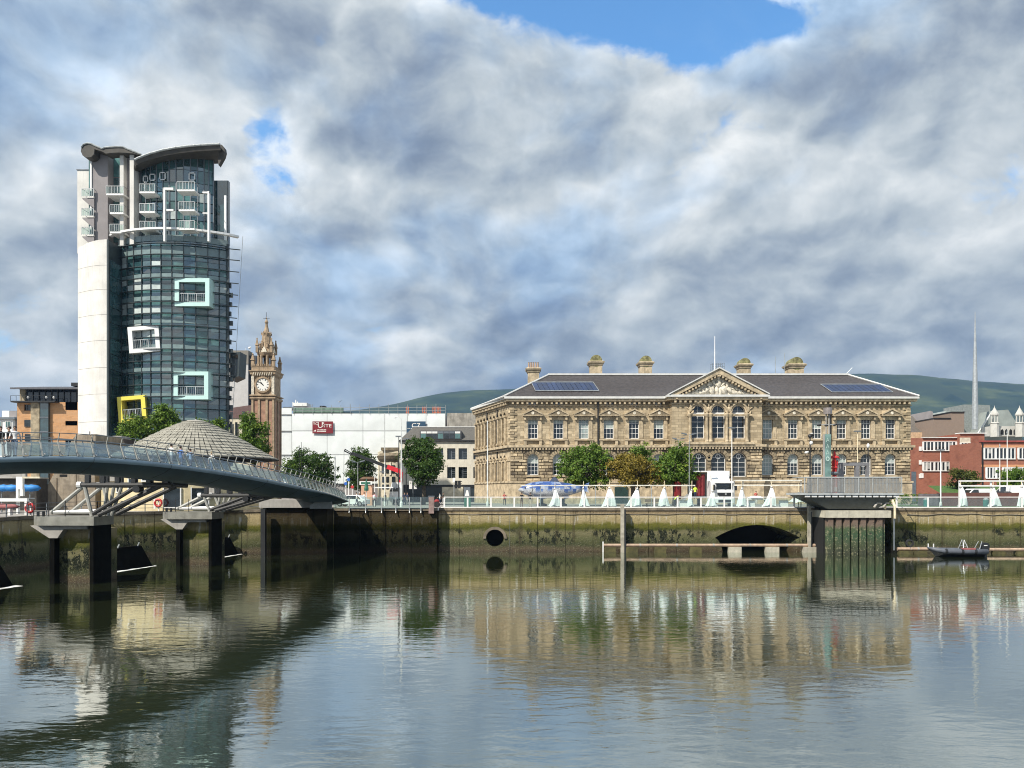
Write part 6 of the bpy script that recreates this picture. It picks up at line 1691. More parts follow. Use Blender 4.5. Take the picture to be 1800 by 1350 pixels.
def tree(label, px, Y, ptop, pbot, pw, m=LG, ground=5.0, seed=1, n=5200, trunk=True, lobes=13, size=.34, ntr=1, shape=1.0, name='broadleaf_tree', group=None):
    cx_, w = X(px, Y), (X(px+pw/2, Y)-X(px-pw/2, Y)); zt, zb = Z(ptop, Y), Z(pbot, Y); h = zt-zb
    T = thing(name, label, 'tree', (cx_, Y, ground), group=group)
    r = random.Random(seed); bl = []
    for i in range(lobes):
        a = r.uniform(0, 6.283); q = r.uniform(.1, .62); zz = r.uniform(.16, .86)
        k = math.sqrt(max(.1, 1-((zz-.45)/.62)**2))*shape
        rad = r.uniform(.24, .36)
        bl.append((math.cos(a)*q*w/2*k, math.sin(a)*q*w/2*k, zb-ground+h*zz, rad*w*.62, rad*w*.62, min(rad*h*.62, h*(1-zz)+.1*h)))
    bl.append((0, 0, zb-ground+h*.48, w*.34, w*.34, h*.40))
    o = ob('crown', crown_mesh(bl, n, size, seed, m), T)
    tr = MB()
    top = zb-ground+h*.45
    tr.tube([(0, 0, 0), (.1, .05, (zb-ground)*.5), (.05, 0, (zb-ground)*1.0+.3), (0, 0, top)], .2, 8, rr=[.034*w+.09, .028*w+.07, .024*w+.05, .05])
    for i in range(6):
        a = i*1.05+r.random(); L = w*.34
        tr.tube([(0, 0, (zb-ground)+h*.03*i), (math.cos(a)*L*.45, math.sin(a)*L*.45, (zb-ground)+h*(.15+.05*i)), (math.cos(a)*L, math.sin(a)*L, (zb-ground)+h*(.34+.06*i))], .1, 5, rr=[.013*w+.05, .009*w+.03, .02])
    part('trunk', tr, BARK, T, smooth=True)
    return T
g3 = None
tree('round green tree at the left of the three in front of the customs building', 1025, 103, 782, 860, 114, LG, seed=11, n=13000, lobes=22)
tree('olive-brown autumn-tinted tree between two green trees before the customs building', 1112, 102, 790, 858, 122, LO, seed=12, n=13000, lobes=22)
tree('bright green tree just left of the open lorry', 1185, 101.5, 784, 858, 90, LG, seed=13, n=11000, lobes=18)
tree('green treetop rising behind the olive-brown tree', 1120, 108, 779, 842, 76, LG, seed=14, n=3500, lobes=8)
tree('dense round street tree in front of the mansard office', 744, 112, 765, 853, 94, LD, seed=15, n=13000, lobes=24, shape=1.05)
tree('mixed green and brown street tree behind the crane boom', 634, 128, 787, 862, 80, LD, seed=16, n=9000, lobes=14)
tree('dark bushy tree in shade at the right end of the bridge parapet', 552, 118, 786, 868, 104, LD, seed=17, n=12000, lobes=16)
tree('small green tree between the dark tree and the clock tower', 516, 122, 802, 868, 48, LG, seed=18, n=4500, lobes=9)
tree('tall narrow tree standing in front of the clock tower shaft', 447, 100, 726, 815, 72, LG, seed=19, n=8500, lobes=18, shape=.95)
tree('broad bushy tree below the yellow box balcony', 236, 98, 733, 800, 90, LG, seed=20, n=7500, lobes=16, shape=1.15)
tree('tree crown rising right beside the yellow box balcony', 287, 99, 713, 790, 74, LG, seed=21, n=6500, lobes=14)
tree('small tree tip peeping over the top of the conical roof', 352, 104, 736, 790, 30, LG, seed=22, n=2500, lobes=7)
tree('slim tree to the right of the conical roof peak', 380, 103, 732, 790, 36, LG, seed=23, n=4000, lobes=9)
tree('low spreading pine-like tree before the red brick offices', 1697, 118, 824, 856, 66, leafmat('leaf_yellow_green', (.085,.10,.02), (.16,.16,.04)), ground=5.5, seed=24, n=3500, lobes=10)
tree('low spreading tree cut by the right edge of the photo', 1784, 116, 822, 858, 70, MATS.get('x') or LG, ground=5.5, seed=25, n=3500, lobes=10)
# hedge and planting right of the customs building
hd = thing('clipped_hedge', 'low bright green clipped hedge beside the corner of the customs building', 'hedge', (X(1594, 106), 106, 5))
bl = [(x, 0, .8, .9, .7, .8) for x in np.arange(-4.5, 3, .8)]
ob('foliage', crown_mesh(bl, 3600, .2, 31, LG), hd)
hb = thing('maroon_planter_wall', 'long maroon retaining wall behind the promenade at the right', 'wall')
part('wall_face', MB().box(X(1650, 98), X(1850, 98), 98, 98.5, 5, Z(866, 98)), mat('maroon_brick_wall', (.13,.055,.045), .9, var=.2), hb)
part('grey_face', MB().box(X(1614, 98.5), X(1650, 98.5)-.02, 98, 98.5, 5, Z(868, 98)), mat('grey_hedge_stone', (.14,.12,.13), .9, var=.3), hb)

# ================================================================== PROMENADE BALUSTRADE
bal = thing('promenade_balustrade', 'white steel promenade railing with green glass panels along the straight quay wall', 'railing')
YB = 88.1; zt = Z(874.5, YB); pw = X(941, YB)-X(900, YB)
pm = MB().box(-.09, .09, -.05, .05, 0, zt-5).mesh('rail_post', WHITE); pmg = MB().box(.1, pw-.1, -.015, .015, .12, zt-5-.1).mesh('glass_panel', GLASSG)
x = X(781, YB); xend = X(1403, YB)
while x < xend: ob('rail_post', pm, bal, (x, YB, 5)); ob('glass_panel', pmg, bal, (x, YB, 5)); x += pw
part('top_rail', MB().box(X(781, YB), x, YB-.06, YB+.06, zt-.0, zt+.09), WHITE, bal); part('bottom_rail', MB().box(X(775, YB), x, YB-.07, YB+.07, 5.002, 5.10), WHITE, bal)
bal2 = thing('promenade_balustrade', 'white steel railing with green glass panels right of the cantilevered platform', 'railing')
x = X(1576, YB); pw2 = X(955, YB)-X(900, YB); pmg2 = MB().box(.1, pw2-.1, -.015, .015, .12, zt-5-.1).mesh('glass_panel', GLASSG); x00 = x
while x < 64: ob('rail_post', pm, bal2, (x, YB, 5)); ob('glass_panel', pmg2, bal2, (x, YB, 5)); x += pw2
part('top_rail', MB().box(x00, x, YB-.06, YB+.06, zt, zt+.09), WHITE, bal2); part('bottom_rail', MB().box(x00, x, YB-.07, YB+.07, 5.002, 5.10), WHITE, bal2)
# glass balustrade on the jutting quay
b3 = thing('glass_balustrade', 'curved green glass balustrade with steel clamps on the quay beside the bridge end', 'railing')
pp_ = [(X(585, 84.5), 84.5)]+[(X(p, 86.2), 86.2) for p in (614, 643, 671, 696, 720, 740, 755)]
for (xa, ya_), (xb, yb_) in zip(pp_, pp_[1:]):
    part('glass_panel', MB().add([(xa+.06, ya_, 4.95), (xb-.06, yb_, 4.95), (xb-.06, yb_, 6.25), (xa+.06, ya_, 6.25), (xa+.06, ya_+.03, 4.95), (xb-.06, yb_+.03, 4.95), (xb-.06, yb_+.03, 6.25), (xa+.06, ya_+.03, 6.25)], [(0,1,2,3), (7,6,5,4), (3,2,6,7)]), GLASSG, b3)
for (xa, ya_) in pp_[1:]:
    part('clamp_post', MB().prism([(ya_-.1, 4.45), (ya_-.25, 4.45), (ya_-.12, 4.7), (ya_-.1, 6.2), (ya_-.02, 6.2), (ya_+.05, 4.7)], .09, 'x', xa-.045), STEEL, b3)
pk = thing('granite_pillar', 'pink granite pillar at the end of the glass balustrade', 'pillar')
part('pillar_shaft', MB().box(X(754, 86.2), X(763, 86.2), 85.9, 86.6, 4.4, Z(873, 86)), mat('pink_granite', (.27,.19,.17), .7, var=.25), pk)
part('pillar_cap', MB().box(X(754, 86.2)-.04, X(763, 86.2)+.04, 85.86, 86.64, Z(873, 86)+.002, Z(872, 86)+.03), STEELG, pk)
# ================================================================== CANVAS SAILS tied to masts
CANV = mat('white_canvas', (.80,.82,.82), .8, var=.04, scale=2)
def sail(px, Y, ptop, pbot, wl_, wr_, label, seed, mast_top=None):
    T = thing('furled_sail', label, 'sail', (X(px, Y), Y, 5.0), group=None)
    r = random.Random(seed); zt, zb = Z(ptop, Y)-5, max(.06, Z(pbot, Y)-5); L, Rr_ = wl_/F*Y*1.15, wr_/F*Y*1.15
    n_ = 26; m_ = 9; vs = []
    ph = [r.uniform(0, 6.28) for _ in range(3)]; ke = r.uniform(.7, 1.35); ln_ = r.uniform(-.16, .16); fa = r.uniform(.10, .26)
    for j in range(m_+1):
        t = j/m_; z = zt-(zt-zb)*t; k = t**ke
        for i in range(n_):
            a = 2*math.pi*i/n_; c_ = math.cos(a)
            rad = (Rr_ if c_ > 0 else L)*abs(c_)*k+.05
            fold = 1+fa*math.sin(5*a+ph[0]+t*1.5)+.10*math.sin(9*a+ph[1])
            sag = (.16*abs(math.sin(2.5*a+ph[2])) if j == m_ else 0)
            vs.append((math.copysign(rad*fold, c_)*.92+(Rr_-L)*.1*t+ln_*math.sin(math.pi*t), math.sin(a)*(.30*k+.06)*fold, z+sag))
    fs = [(j*n_+i, (j+1)*n_+i, (j+1)*n_+(i+1) % n_, j*n_+(i+1) % n_) for j in range(m_) for i in range(n_)]
    part('canvas', MB().add(vs, fs), CANV, T, smooth=False)
    part('mast', MB().cyl((0, .1, 0), (.05, .1, (Z(mast_top, Y)-5) if mast_top else zt+.9), .06, .035, 6), mat('cream_paint', (.75,.65,.45), .7), T)
    part('tie', MB().cyl((0, 0, zt-(zt-zb)*.08-.06), (0, 0, zt-(zt-zb)*.08+.06), .14, .15, 8), mat('rope_grey', (.3,.29,.26), .9), T)
    return T
S = [(975, 857, 892, 8, 7, 'narrow furled white sail in front of the mosaic fish body', 846), (1025, 856, 892, 6, 10, 'furled white sail by the fish tail', 846), (1071, 856, 892, 10, 11, 'furled white sail under the left side of the olive-brown tree', 845),
     (1120, 857, 892, 17, 7, 'wide white sail trailing left below the olive-brown tree', 845), (1168, 856, 892, 9, 8, 'furled white sail left of the workman in the yellow vest', 845), (1216, 860, 892, 6, 3, 'slim furled white sail before the open lorry body', 845),
     (1253, 862, 892, 10, 7, 'white sail hanging just left of the lorry cab front', 853), (1304, 857, 892, 8, 7, 'furled white sail right of the lorry cab', 846), (1356, 854, 892, 13, 7, 'white sail over the bench, third from the platform end', 846)]
for i, (px, t_, b_, l_, r_, lab, mt) in enumerate(S): sail(px, 89.2, t_, b_, l_, r_, lab, 40+i, mt)
sail(1404, 89.2, 865, 884, 16, 12, 'crumpled white sail draped beside the left end of the platform', 60, 850)
for i, (px, l_, r_, lab) in enumerate(((1689, 4, 9, 'furled white sail on the left post of the right-hand frame'), (1746, 8, 10, 'white sail on the middle post of the right-hand frame'), (1796, 6, 8, 'white sail cut by the right edge of the photo'))): sail(px, 89.2, 853, 892, l_, r_, lab, 70+i, 846)
# pergola beams that carry the sails
pg = thing('sail_frame', 'long pale horizontal steel beam that the row of white sails ties to', 'frame')
z = Z(853.5, 89.3)
part('beam', MB().box(X(915, 89.3), X(1222, 89.3), 89.3, 89.42, z-.06, z+.07), mat('pale_beam_paint', (.72,.70,.62), .6), pg)
for px in (950, 1047, 1145, 1213): part('beam_post', MB().cyl((X(px, 89.5), 89.5, 5), (X(px, 89.5), 89.5, z-.06), .05, None, 6), STEEL, pg)
pg2 = thing('sail_frame', 'double beam frame between the lorry and the platform, sails tied under it', 'frame')
for py in (844.5, 853): z = Z(py, 89.3); part('beam', MB().box(X(1290, 89.3), X(1410, 89.3), 89.3, 89.42, z-.07, z+.07), mat('pale_beam_paint', (.72,.70,.62), .6), pg2)
for px in (1290.5, 1306, 1356, 1408): part('beam_post', MB().box(X(px, 89.45)-.05, X(px, 89.45)+.05, 89.43, 89.5, 5, Z(844.5, 89.3)), STEEL, pg2)
pg3 = thing('sail_frame', 'white double-railed frame at the right end of the promenade', 'frame')
for py in (845.5, 854): z = Z(py, 89.3); part('beam', MB().box(X(1686, 89.3), X(1860, 89.3), 89.3, 89.42, z-.08, z+.08), WHITE, pg3)
for px in (1687, 1742, 1797): part('beam_post', MB().box(X(px, 89.45)-.09, X(px, 89.45)+.09, 89.43, 89.55, 5, Z(845.5, 89.3)), WHITE, pg3)
# ================================================================== MOSAIC FISH
def fish():
    Yf = 100.0
    T = thing('fish_sculpture', 'giant salmon sculpture clad in blue and white printed tiles, head to the left', 'sculpture', (X(972, Yf), Yf, 5.0))
    def fx(px): return X(px, Yf)-X(972, Yf)
    def fz(py): return Z(py, Yf)-5
    sec = [(911, 861, 862, .05), (914, 857.5, 864.5, .3), (921, 852.5, 869, .55), (932, 848.5, 873, .8), (948, 846.2, 875.5, 1.0), (965, 846, 876, 1.05), (982, 847, 874.5, .95), (1000, 849.5, 871, .7), (1014, 852.5, 867, .42), (1022, 854, 864, .22)]
    n_ = 20; vs = []
    for px, t_, b_, hw in sec:
        zc = (fz(t_)+fz(b_))/2; hh = (fz(t_)-fz(b_))/2
        for i in range(n_):
            a = 2*math.pi*i/n_; vs.append((fx(px), hw*math.cos(a), zc+hh*math.sin(a)))
    k = len(sec)
    fs = [(j*n_+i, (j+1)*n_+i, (j+1)*n_+(i+1) % n_, j*n_+(i+1) % n_) for j in range(k-1) for i in range(n_)]+[tuple(range(n_)), tuple(range(k*n_-1, (k-1)*n_-1, -1))]
    m = bpy.data.materials.new('printed_ceramic_tile'); m.use_nodes = True; t = NT(m.node_tree)
    pos = t.new('ShaderNodeNewGeometry').outputs['Position']
    vo = t.new('ShaderNodeTexVoronoi', {'Vector': pos, 'Scale': 1.9, 'Randomness': .55}, distance='CHEBYCHEV')
    w = t.new('ShaderNodeTexWhiteNoise', {'Vector': vo.outputs[1]}, noise_dimensions='3D').outputs[0]
    sz = t.new('ShaderNodeSeparateXYZ', {0: pos}).outputs[2]
    up = t.sstep(sz, 6.4, 7.9)
    f = t.math('ADD', t.math('MULTIPLY', w, .75), t.math('SUBTRACT', t.math('MULTIPLY', up, .75), .45))
    c = t.ramp(f, [(0, (.50,.52,.54)), (.25, (.36,.39,.44)), (.42, (.16,.25,.46)), (.6, (.03,.09,.32)), (1.0, (.02,.05,.18))])
    c = t.mix(t.sstep(t.noise(pos, 7, 3, .6), .5, .62), c, t.mix(.6, c, (.12,.14,.2)))
    b = t.new('ShaderNodeBsdfPrincipled', {'Base Color': c, 'Roughness': .25}); t.new('ShaderNodeOutputMaterial', {0: b.outputs[0]})
    part('body', MB().add(vs, fs), m, T, smooth=True)
    part('dorsal_fin', MB().prism([(fx(966), fz(847)), (fx(984), fz(848)), (fx(979), fz(841)), (fx(974), fz(838)), (fx(970), fz(841))], .16, 'y', -.08), mat('slate_blue_tile', (.07,.085,.13), .3), T)
    part('tail_fin', MB().prism([(fx(1020), fz(858)), (fx(1030), fz(850)), (fx(1036), fz(848)), (fx(1033), fz(856)), (fx(1035), fz(866)), (fx(1028), fz(864)), (fx(1020), fz(861))], .2, 'y', -.1), m, T)
    part('pectoral_fin', MB().prism([(fx(937), fz(868)), (fx(952), fz(873)), (fx(962), fz(876)), (fx(948), fz(877)), (fx(938), fz(872))], .1, 'y', -1.0), mat('slate_blue_tile', (.07,.085,.13), .3), T)
    part('pelvic_fin', MB().prism([(fx(988), fz(872)), (fx(998), fz(870)), (fx(1000), fz(875)), (fx(992), fz(877))], .1, 'y', -.6), mat('slate_blue_tile', (.07,.085,.13), .3), T)
    part('eye', MB().cyl((fx(923), -.62, fz(857.5)), (fx(923), -.50, fz(857.5)), .11, None, 12), IRON, T)
    part('mouth', MB().beam((fx(912), -.30, fz(862.5)), (fx(921), -.60, fz(864.5)), .05, .06), IRON, T)
    part('gill_line', MB().tube([(fx(934), -.72, fz(852)), (fx(936), -.88, fz(860)), (fx(933), -.75, fz(869))], .04, 5), STEELG, T)
    part('stand', MB().lathe([(.7, 0), (.7, .25), (.25, .4), (.22, 1.0)], 10, (fx(952), 0)), IRON, T); part('stand', MB().lathe([(.5, 0), (.5, .25), (.2, .4), (.2, 1.0)], 10, (fx(990), 0)), IRON, T)
fish()
# ================================================================== PEOPLE
POSES = {}
def body_mesh(pose, cloth, legs, skin, hair, skirt=False, bag=None):
    """one continuous skin: skeleton with radii -> Skin modifier -> evaluated mesh, faces coloured by where they lie"""
    key = pose
    if key not in POSES:
        P = {'pelvis': (0, 0, .95, .125), 'waist': (0, 0, 1.10, .115), 'chest': (0, .0, 1.33, .14), 'neckb': (0, 0, 1.48, .075), 'neck': (0, -.01, 1.55, .052), 'head': (0, -.02, 1.63, .085), 'crown': (0, -.01, 1.73, .075)}
        arms = {'stand': [((.19, 0, 1.42), (.25, .02, 1.14), (.26, -.06, .88)), ((-.19, 0, 1.42), (-.25, .02, 1.14), (-.26, -.06, .88))],
                'walk': [((.19, 0, 1.42), (.24, .14, 1.16), (.25, .10, .92)), ((-.19, 0, 1.42), (-.24, -.10, 1.16), (-.24, -.30, .98))],
                'phone': [((.19, 0, 1.42), (.25, -.05, 1.16), (.10, -.30, 1.36)), ((-.19, 0, 1.42), (-.25, -.05, 1.16), (-.08, -.30, 1.36))],
                'bend': [((.17, -.30, 1.24), (.20, -.42, .98), (.16, -.50, .74)), ((-.17, -.30, 1.24), (-.20, -.42, .98), (-.16, -.50, .74))]}[pose]
        legs_ = {'walk': [((.09, -.02, .88), (.10, -.14, .50), (.10, -.24, .09), (.10, -.40, .04)), ((-.09, .02, .88), (-.10, .06, .50), (-.10, .28, .14), (-.10, .16, .04))]}.get(pose,
                [((.10, 0, .88), (.11, -.01, .50), (.12, .02, .09), (.12, -.13, .04)), ((-.10, 0, .88), (-.11, -.01, .50), (-.12, .02, .09), (-.12, -.13, .04))])
        if pose == 'bend':
            P.update({'waist': (0, -.08, 1.07, .115), 'chest': (0, -.26, 1.22, .14), 'neckb': (0, -.40, 1.30, .075), 'neck': (0, -.46, 1.31, .052), 'head': (0, -.55, 1.32, .085), 'crown': (0, -.60, 1.38, .075)})
        V = []; E = []; Rd = []
        names = ['pelvis', 'waist', 'chest', 'neckb', 'neck', 'head', 'crown']
        for nme in names: V.append(P[nme][:3]); Rd.append(P[nme][3])
        E += [(i, i+1) for i in range(6)]
        for A in arms:
            i0 = len(V); V += list(A); Rd += [.062, .046, .032]; hx = A[2]; e = Vector(A[2])-Vector(A[1]); e.normalize()
            hp = Vector(A[2])+e*.09; V.append(tuple(hp)); Rd.append(.036); fp = Vector(A[2])+e*.17; V.append(tuple(fp)); Rd.append(.018); E += [(2, i0), (i0, i0+1), (i0+1, i0+2), (i0+2, i0+3), (i0+3, i0+4)]
        for L in legs_:
            i0 = len(V); V += list(L); Rd += [.092, .062, .042, .036]; E += [(0, i0), (i0, i0+1), (i0+1, i0+2), (i0+2, i0+3)]
        me = bpy.data.meshes.new('sk'); me.from_pydata(V, E, []); me.update()
        o = bpy.data.objects.new('sk', me); COL.objects.link(o)
        mod = o.modifiers.new('s', 'SKIN'); 
        for i, rr_ in enumerate(Rd): me.skin_vertices[0].data[i].radius = (rr_, rr_*(.72 if i in (0, 1, 2) else 1)); 
        me.skin_vertices[0].data[0].use_root = True
        s2 = o.modifiers.new('u', 'SUBSURF'); s2.levels = 1; s2.render_levels = 1
        dg = bpy.context.evaluated_depsgraph_get(); dg.update(); ev = o.evaluated_get(dg); m2 = bpy.data.meshes.new_from_object(ev)
        bpy.data.objects.remove(o); POSES[key] = m2
    me = POSES[key].copy(); me.name = 'person_body'; me.materials.clear()
    for m in (skin, cloth, legs, hair): me.materials.append(m)
    for p in me.polygons:
        c = p.center; z = c.z; p.use_smooth = True
        if pose == 'bend': ti = 1 if (c.y > -.45 and z > .95 and abs(c.x) < .3) else (2 if z <= 1.0 and c.y > -.3 else 0)
        elif z > 1.50: ti = 0
        elif z > .96 and not (abs(c.x) > .2 and z < 1.2): ti = 1
        elif abs(c.x) > .19 and z > .8: ti = 0
        else: ti = 2
        if pose == 'phone' and c.y < -.12 and z > 1.2 and z < 1.5: ti = 0
        if z < .10: ti = 3
        p.material_index = ti
    return me
SKIN = mat('skin_tone', (.50,.31,.22), .6, var=.05); HAIRD = mat('dark_hair', (.03,.02,.015), .7); HAIRG = mat('fair_hair', (.35,.27,.17), .7)
def cl(name, c): return mat('cloth_'+name, c, .9, var=.12, scale=6)
def person(label, px, Y, ground, pose, top, legs, rz=0.0, hair=HAIRD, cap_=None, bag=None, h=1.0):
    P = thing('person', label, 'person', (X(px, Y), Y, ground), rz)
    o = ob('body', body_mesh(pose, top, legs, SKIN, mat('dark_shoes', (.03,.03,.03), .6)), P, (0, 0, 0), (0, 0, 0), (h, h, h))
    hy, hz = (-.57, 1.34) if pose == 'bend' else (-.005, 1.665)
    hm = blobmesh([(0, hy+.025, hz+.045, .098, .108, .092, 0)], 10); part('hair', hm, hair, o, smooth=True)
    fc = MB(); 
    for s_ in (-1, 1): fc.box(s_*.034-.012, s_*.034+.012, hy-.098, hy-.088, hz-.018, hz-.004)
    fc.prism([(-.012, hz-.05), (.012, hz-.05), (0, hz-.005)], -.03, 'y', hy-.085); fc.box(-.024, .024, hy-.092, hy-.082, hz-.075, hz-.067)
    part('face', fc, HAIRD, o)
    if bag: part('rucksack', MB().lathe([(.10, 1.02), (.15, 1.08), (.15, 1.36), (.08, 1.44)], 8, (0, .20)), bag, o)
    return P
NAVY = cl('navy', (.03,.04,.08)); WHT = cl('white', (.75,.75,.74)); BLK = cl('black', (.02,.02,.022)); JEAN = cl('denim', (.06,.10,.19)); BLU = cl('blue', (.08,.18,.45)); PNK = cl('pink', (.55,.25,.28)); HIV = cl('hi_vis', (.62,.80,.08)); REDC = cl('red', (.45,.05,.05)); GRYC = cl('grey', (.25,.25,.26)); BRNC = cl('brown', (.14,.07,.05))
def deck_z(px):
    best = min(dense, key=lambda p: abs(900+F*p.x/p.y-px)); return best.z, best.y
def on_bridge(label, px, off, *a, **k):
    # stands on the walkway, off metres in from the near edge
    s = min(range(0, int(LT*4)), key=lambda q: abs(900+F*(at(q/4)[0]-at(q/4)[2]*off).x/(at(q/4)[0]-at(q/4)[2]*off).y-px))/4
    p, d, o = at(s); q = p-o*off
    P = person(label, px, q.y, q.z, *a, **k); P.location = (q.x, q.y, q.z); return P
on_bridge('person in a white shirt and jeans walking on the bridge at far left', 27, 1.0, 'walk', WHT, JEAN, rz=R(20), hair=HAIRD)
on_bridge('dark-clothed person beside the one in the white shirt on the bridge', 13, 1.3, 'stand', BLK, BLK, rz=R(-30), hair=HAIRD)
on_bridge('person in dark top at the very left edge of the bridge', 1, 1.2, 'walk', BLK, GRYC, rz=R(60))
on_bridge('person in white seen through the glass parapet of the bridge', 301, 2.6, 'walk', WHT, GRYC, rz=R(150))
on_bridge('person in a blue top seen through the bridge glass', 318, 2.8, 'stand', BLU, JEAN, rz=R(160))
on_bridge('person in a pale blue top following the one in blue on the bridge', 334, 3.1, 'walk', cl('pale_blue', (.25,.35,.50)), NAVY, rz=R(160))
on_bridge('fair-haired person in white further along the bridge deck', 371, 2.6, 'walk', WHT, JEAN, rz=R(150), hair=HAIRG)
G = 5.0
person('person in a pink top and black shorts seen from behind by the glass balustrade', 658, 93, G, 'stand', PNK, BLK, rz=R(180), bag=WHT)
person('person in white top and dark trousers beside the white car', 627, 95, G, 'walk', WHT, NAVY, rz=R(90))
person('bald-looking person in dark clothing left of the peach kiosk', 632, 99, G, 'stand', BLK, NAVY, rz=R(30), hair=mat('grey_hair', (.4,.38,.36), .8))
person('person in a pale top in front of the peach kiosk', 640, 103, G, 'walk', WHT, GRYC, rz=R(-60))
person('person in black leaning by the white stall', 677, 104, G, 'stand', BLK, BLK, rz=R(60))
person('person in navy standing right of the tall white lamp post', 711, 104, G, 'stand', NAVY, NAVY, rz=R(20))
person('second navy-jacketed person close behind the tall white lamp post', 716, 106, G, 'walk', NAVY, GRYC, rz=R(-40))
person('person in dark top walking past the cream ground-floor wall', 779, 110, G, 'walk', BLK, GRYC, rz=R(90))
person('person in a white T-shirt left of the traffic lights', 773, 112, G, 'walk', WHT, JEAN, rz=R(-70))
person('person in a red top raising hands at the customs building corner', 887, 106, G, 'phone', REDC, BLK, rz=R(10))
person('person in black and maroon photographing the fish head', 917, 93.5, G, 'phone', BLK, BRNC, rz=R(200))
person('pale-legged person standing right behind the balustrade at the fish', 932, 92, G, 'stand', BLK, cl('pale_shorts', (.55,.45,.36)), rz=R(170))
person('workman in a yellow vest stooping left of the lorry', 1186, 92, G, 'bend', HIV, BLK, rz=R(90))
person('workman in a yellow vest at the open side of the lorry', 1222, 97, G+.9, 'stand', HIV, NAVY, rz=R(180))
person('seated-looking person in red and white behind the sail frame', 1329, 100, G+.2, 'phone', REDC, WHT, rz=R(0))
# ================================================================== VEHICLES
TYRE = mat('tyre_rubber', (.02,.02,.02), .85); VW = mat('white_vehicle_paint', (.78,.79,.79), .25, var=.02); HUB = mat('wheel_hub', (.35,.35,.35), .4, .6)
def wheel(root, x, y, r=.34, w=.22):
    t_ = part('wheel', MB().cyl((x, y-w/2, r), (x, y+w/2, r), r, None, 16), TYRE, root)
    part('rim', MB().cyl((x, y-w/2-.01, r), (x, y+w/2+.01, r), r*.6, None, 12), HUB, t_)
def car(label, px, Y, rz=0.0, paint=VW, L=4.2, H=1.45, van=False, ground=5.0, cat_='car', grp=None):
    C = thing('parked_van' if van else 'parked_car', label, 'van' if van else 'car', (X(px, Y), Y, ground), rz)
    h = L/2
    if van: pr = [(-h, .35), (h, .35), (h, H*.9), (h-.15, H), (-h+1.5, H), (-h+.75, H*.62), (-h+.05, H*.5)]; gl_ = [(-h+.85, H*.62), (-h+1.5, H*.93), (-h+2.2, H*.93), (-h+2.2, H*.60)]
    else: pr = [(-h, .30), (h, .30), (h, H*.60), (h-.35, H*.66), (h-.95, H*.98), (-h+1.75, H), (-h+1.0, H*.66), (-h+.1, H*.52)]; gl_ = [(-h+1.12, H*.66), (-h+1.78, H*.95), (h-1.02, H*.93), (h-.6, H*.66)]
    W2 = .85
    b = MB(); n_ = len(pr); vs = []
    for y, k in ((-W2, 1), (-W2+.06, 1.0), (W2-.06, 1.0), (W2, 1)):
        for (a, z) in pr:
            ins = .93 if abs(y) == W2 else 1.0; vs.append((a*ins, y*(1-.16*max(0, (z-H*.6)/(H*.4))), .3+(z-.3)*(.97 if ins < 1 else 1)))
    fs = [tuple(range(n_)), tuple(range(4*n_-1, 3*n_-1, -1))]+[(j*n_+i, (j+1)*n_+i, (j+1)*n_+(i+1) % n_, j*n_+(i+1) % n_) for j in range(3) for i in range(n_)]
    body = part('body', b.add(vs, fs), paint, C, smooth=False)
    for s_ in (-1, 1):
        v2 = [(a, s_*(W2+.012)*(1-.16*max(0, (z-H*.6)/(H*.4))), z) for a, z in gl_]
        part('side_window', MB().add(v2, [(0,1,2,3)]), DARKG, C)
    ws = [(-h+1.02, H*.67), (-h+1.70, H*.96)] if not van else [(-h+.78, H*.64), (-h+1.48, H*.97)]
    part('windscreen', MB().add([(ws[0][0]-.03, -.7, ws[0][1]), (ws[0][0]-.03, .7, ws[0][1]), (ws[1][0]-.03, .62, ws[1][1]), (ws[1][0]-.03, -.62, ws[1][1])], [(0,1,2,3)]), DARKG, C)
    for y in (-.6, .6): part('headlight', MB().box(-h-.02, -h+.08, y-.16, y+.16, H*.40, H*.5), STEEL, C)
    for y in (-W2+.1, W2-.1):
        for x in (-h+.8, h-.75): wheel(C, x, y)
    return C
car('white saloon car behind the bridge end', 619, 97, R(-12))
car('white van parked on the promenade lawn at the right', 1713, 106, R(8), van=True, L=4.4, H=1.7, ground=5.6)
car('white van with open bonnet cut by the right edge', 1776, 106, R(-65), van=True, L=4.6, H=2.0, ground=5.7)
car('dark estate car just left of the edge van', 1755, 104, R(-60), IRON, ground=5.5)
car('white van parked below the bridge beside the lookout building', 425, 88.5, R(4), van=True, L=4.6, H=2.0, ground=4.95)
# lorry with open side, seen from the front right
YL = 98.0
lo = thing('box_lorry', 'white box lorry with open side showing a red curtain and ramp', 'lorry', (X(1262, YL), YL, 5.0))
def ox(px, Y=YL): return X(px, Y)-X(1262, YL)
def oz(py, Y=YL): return Z(py, Y)-5
part('cab', MB().prism([(0, .75), (0, 3.0), (.35, 3.25), (2.1, 3.3), (2.1, .75)], ox(1290)-ox(1250), 'x', ox(1250)), VW, lo)
part('wind_deflector', MB().prism([(.5, 3.25), (1.7, oz(829, YL+2)), (2.1, oz(829, YL+2)), (2.1, 3.25)], ox(1285)-ox(1254), 'x', ox(1254)), VW, lo)
part('windscreen', MB().box(ox(1259), ox(1288), -.03, .02, oz(860), oz(850)), DARKG, lo)
part('sun_visor', MB().box(ox(1256), ox(1290), -.25, .02, oz(849), oz(846)), VW, lo)
part('grille', MB().prism([(ox(1263), oz(872)), (ox(1288), oz(872)), (ox(1290), oz(866)), (ox(1260), oz(866))], .06, 'y', -.06), IRON, lo)
part('emblem', MB().cyl((ox(1275.5), -.10, oz(868.5)), (ox(1275.5), -.055, oz(868.5)), .12, None, 10), STEEL, lo)
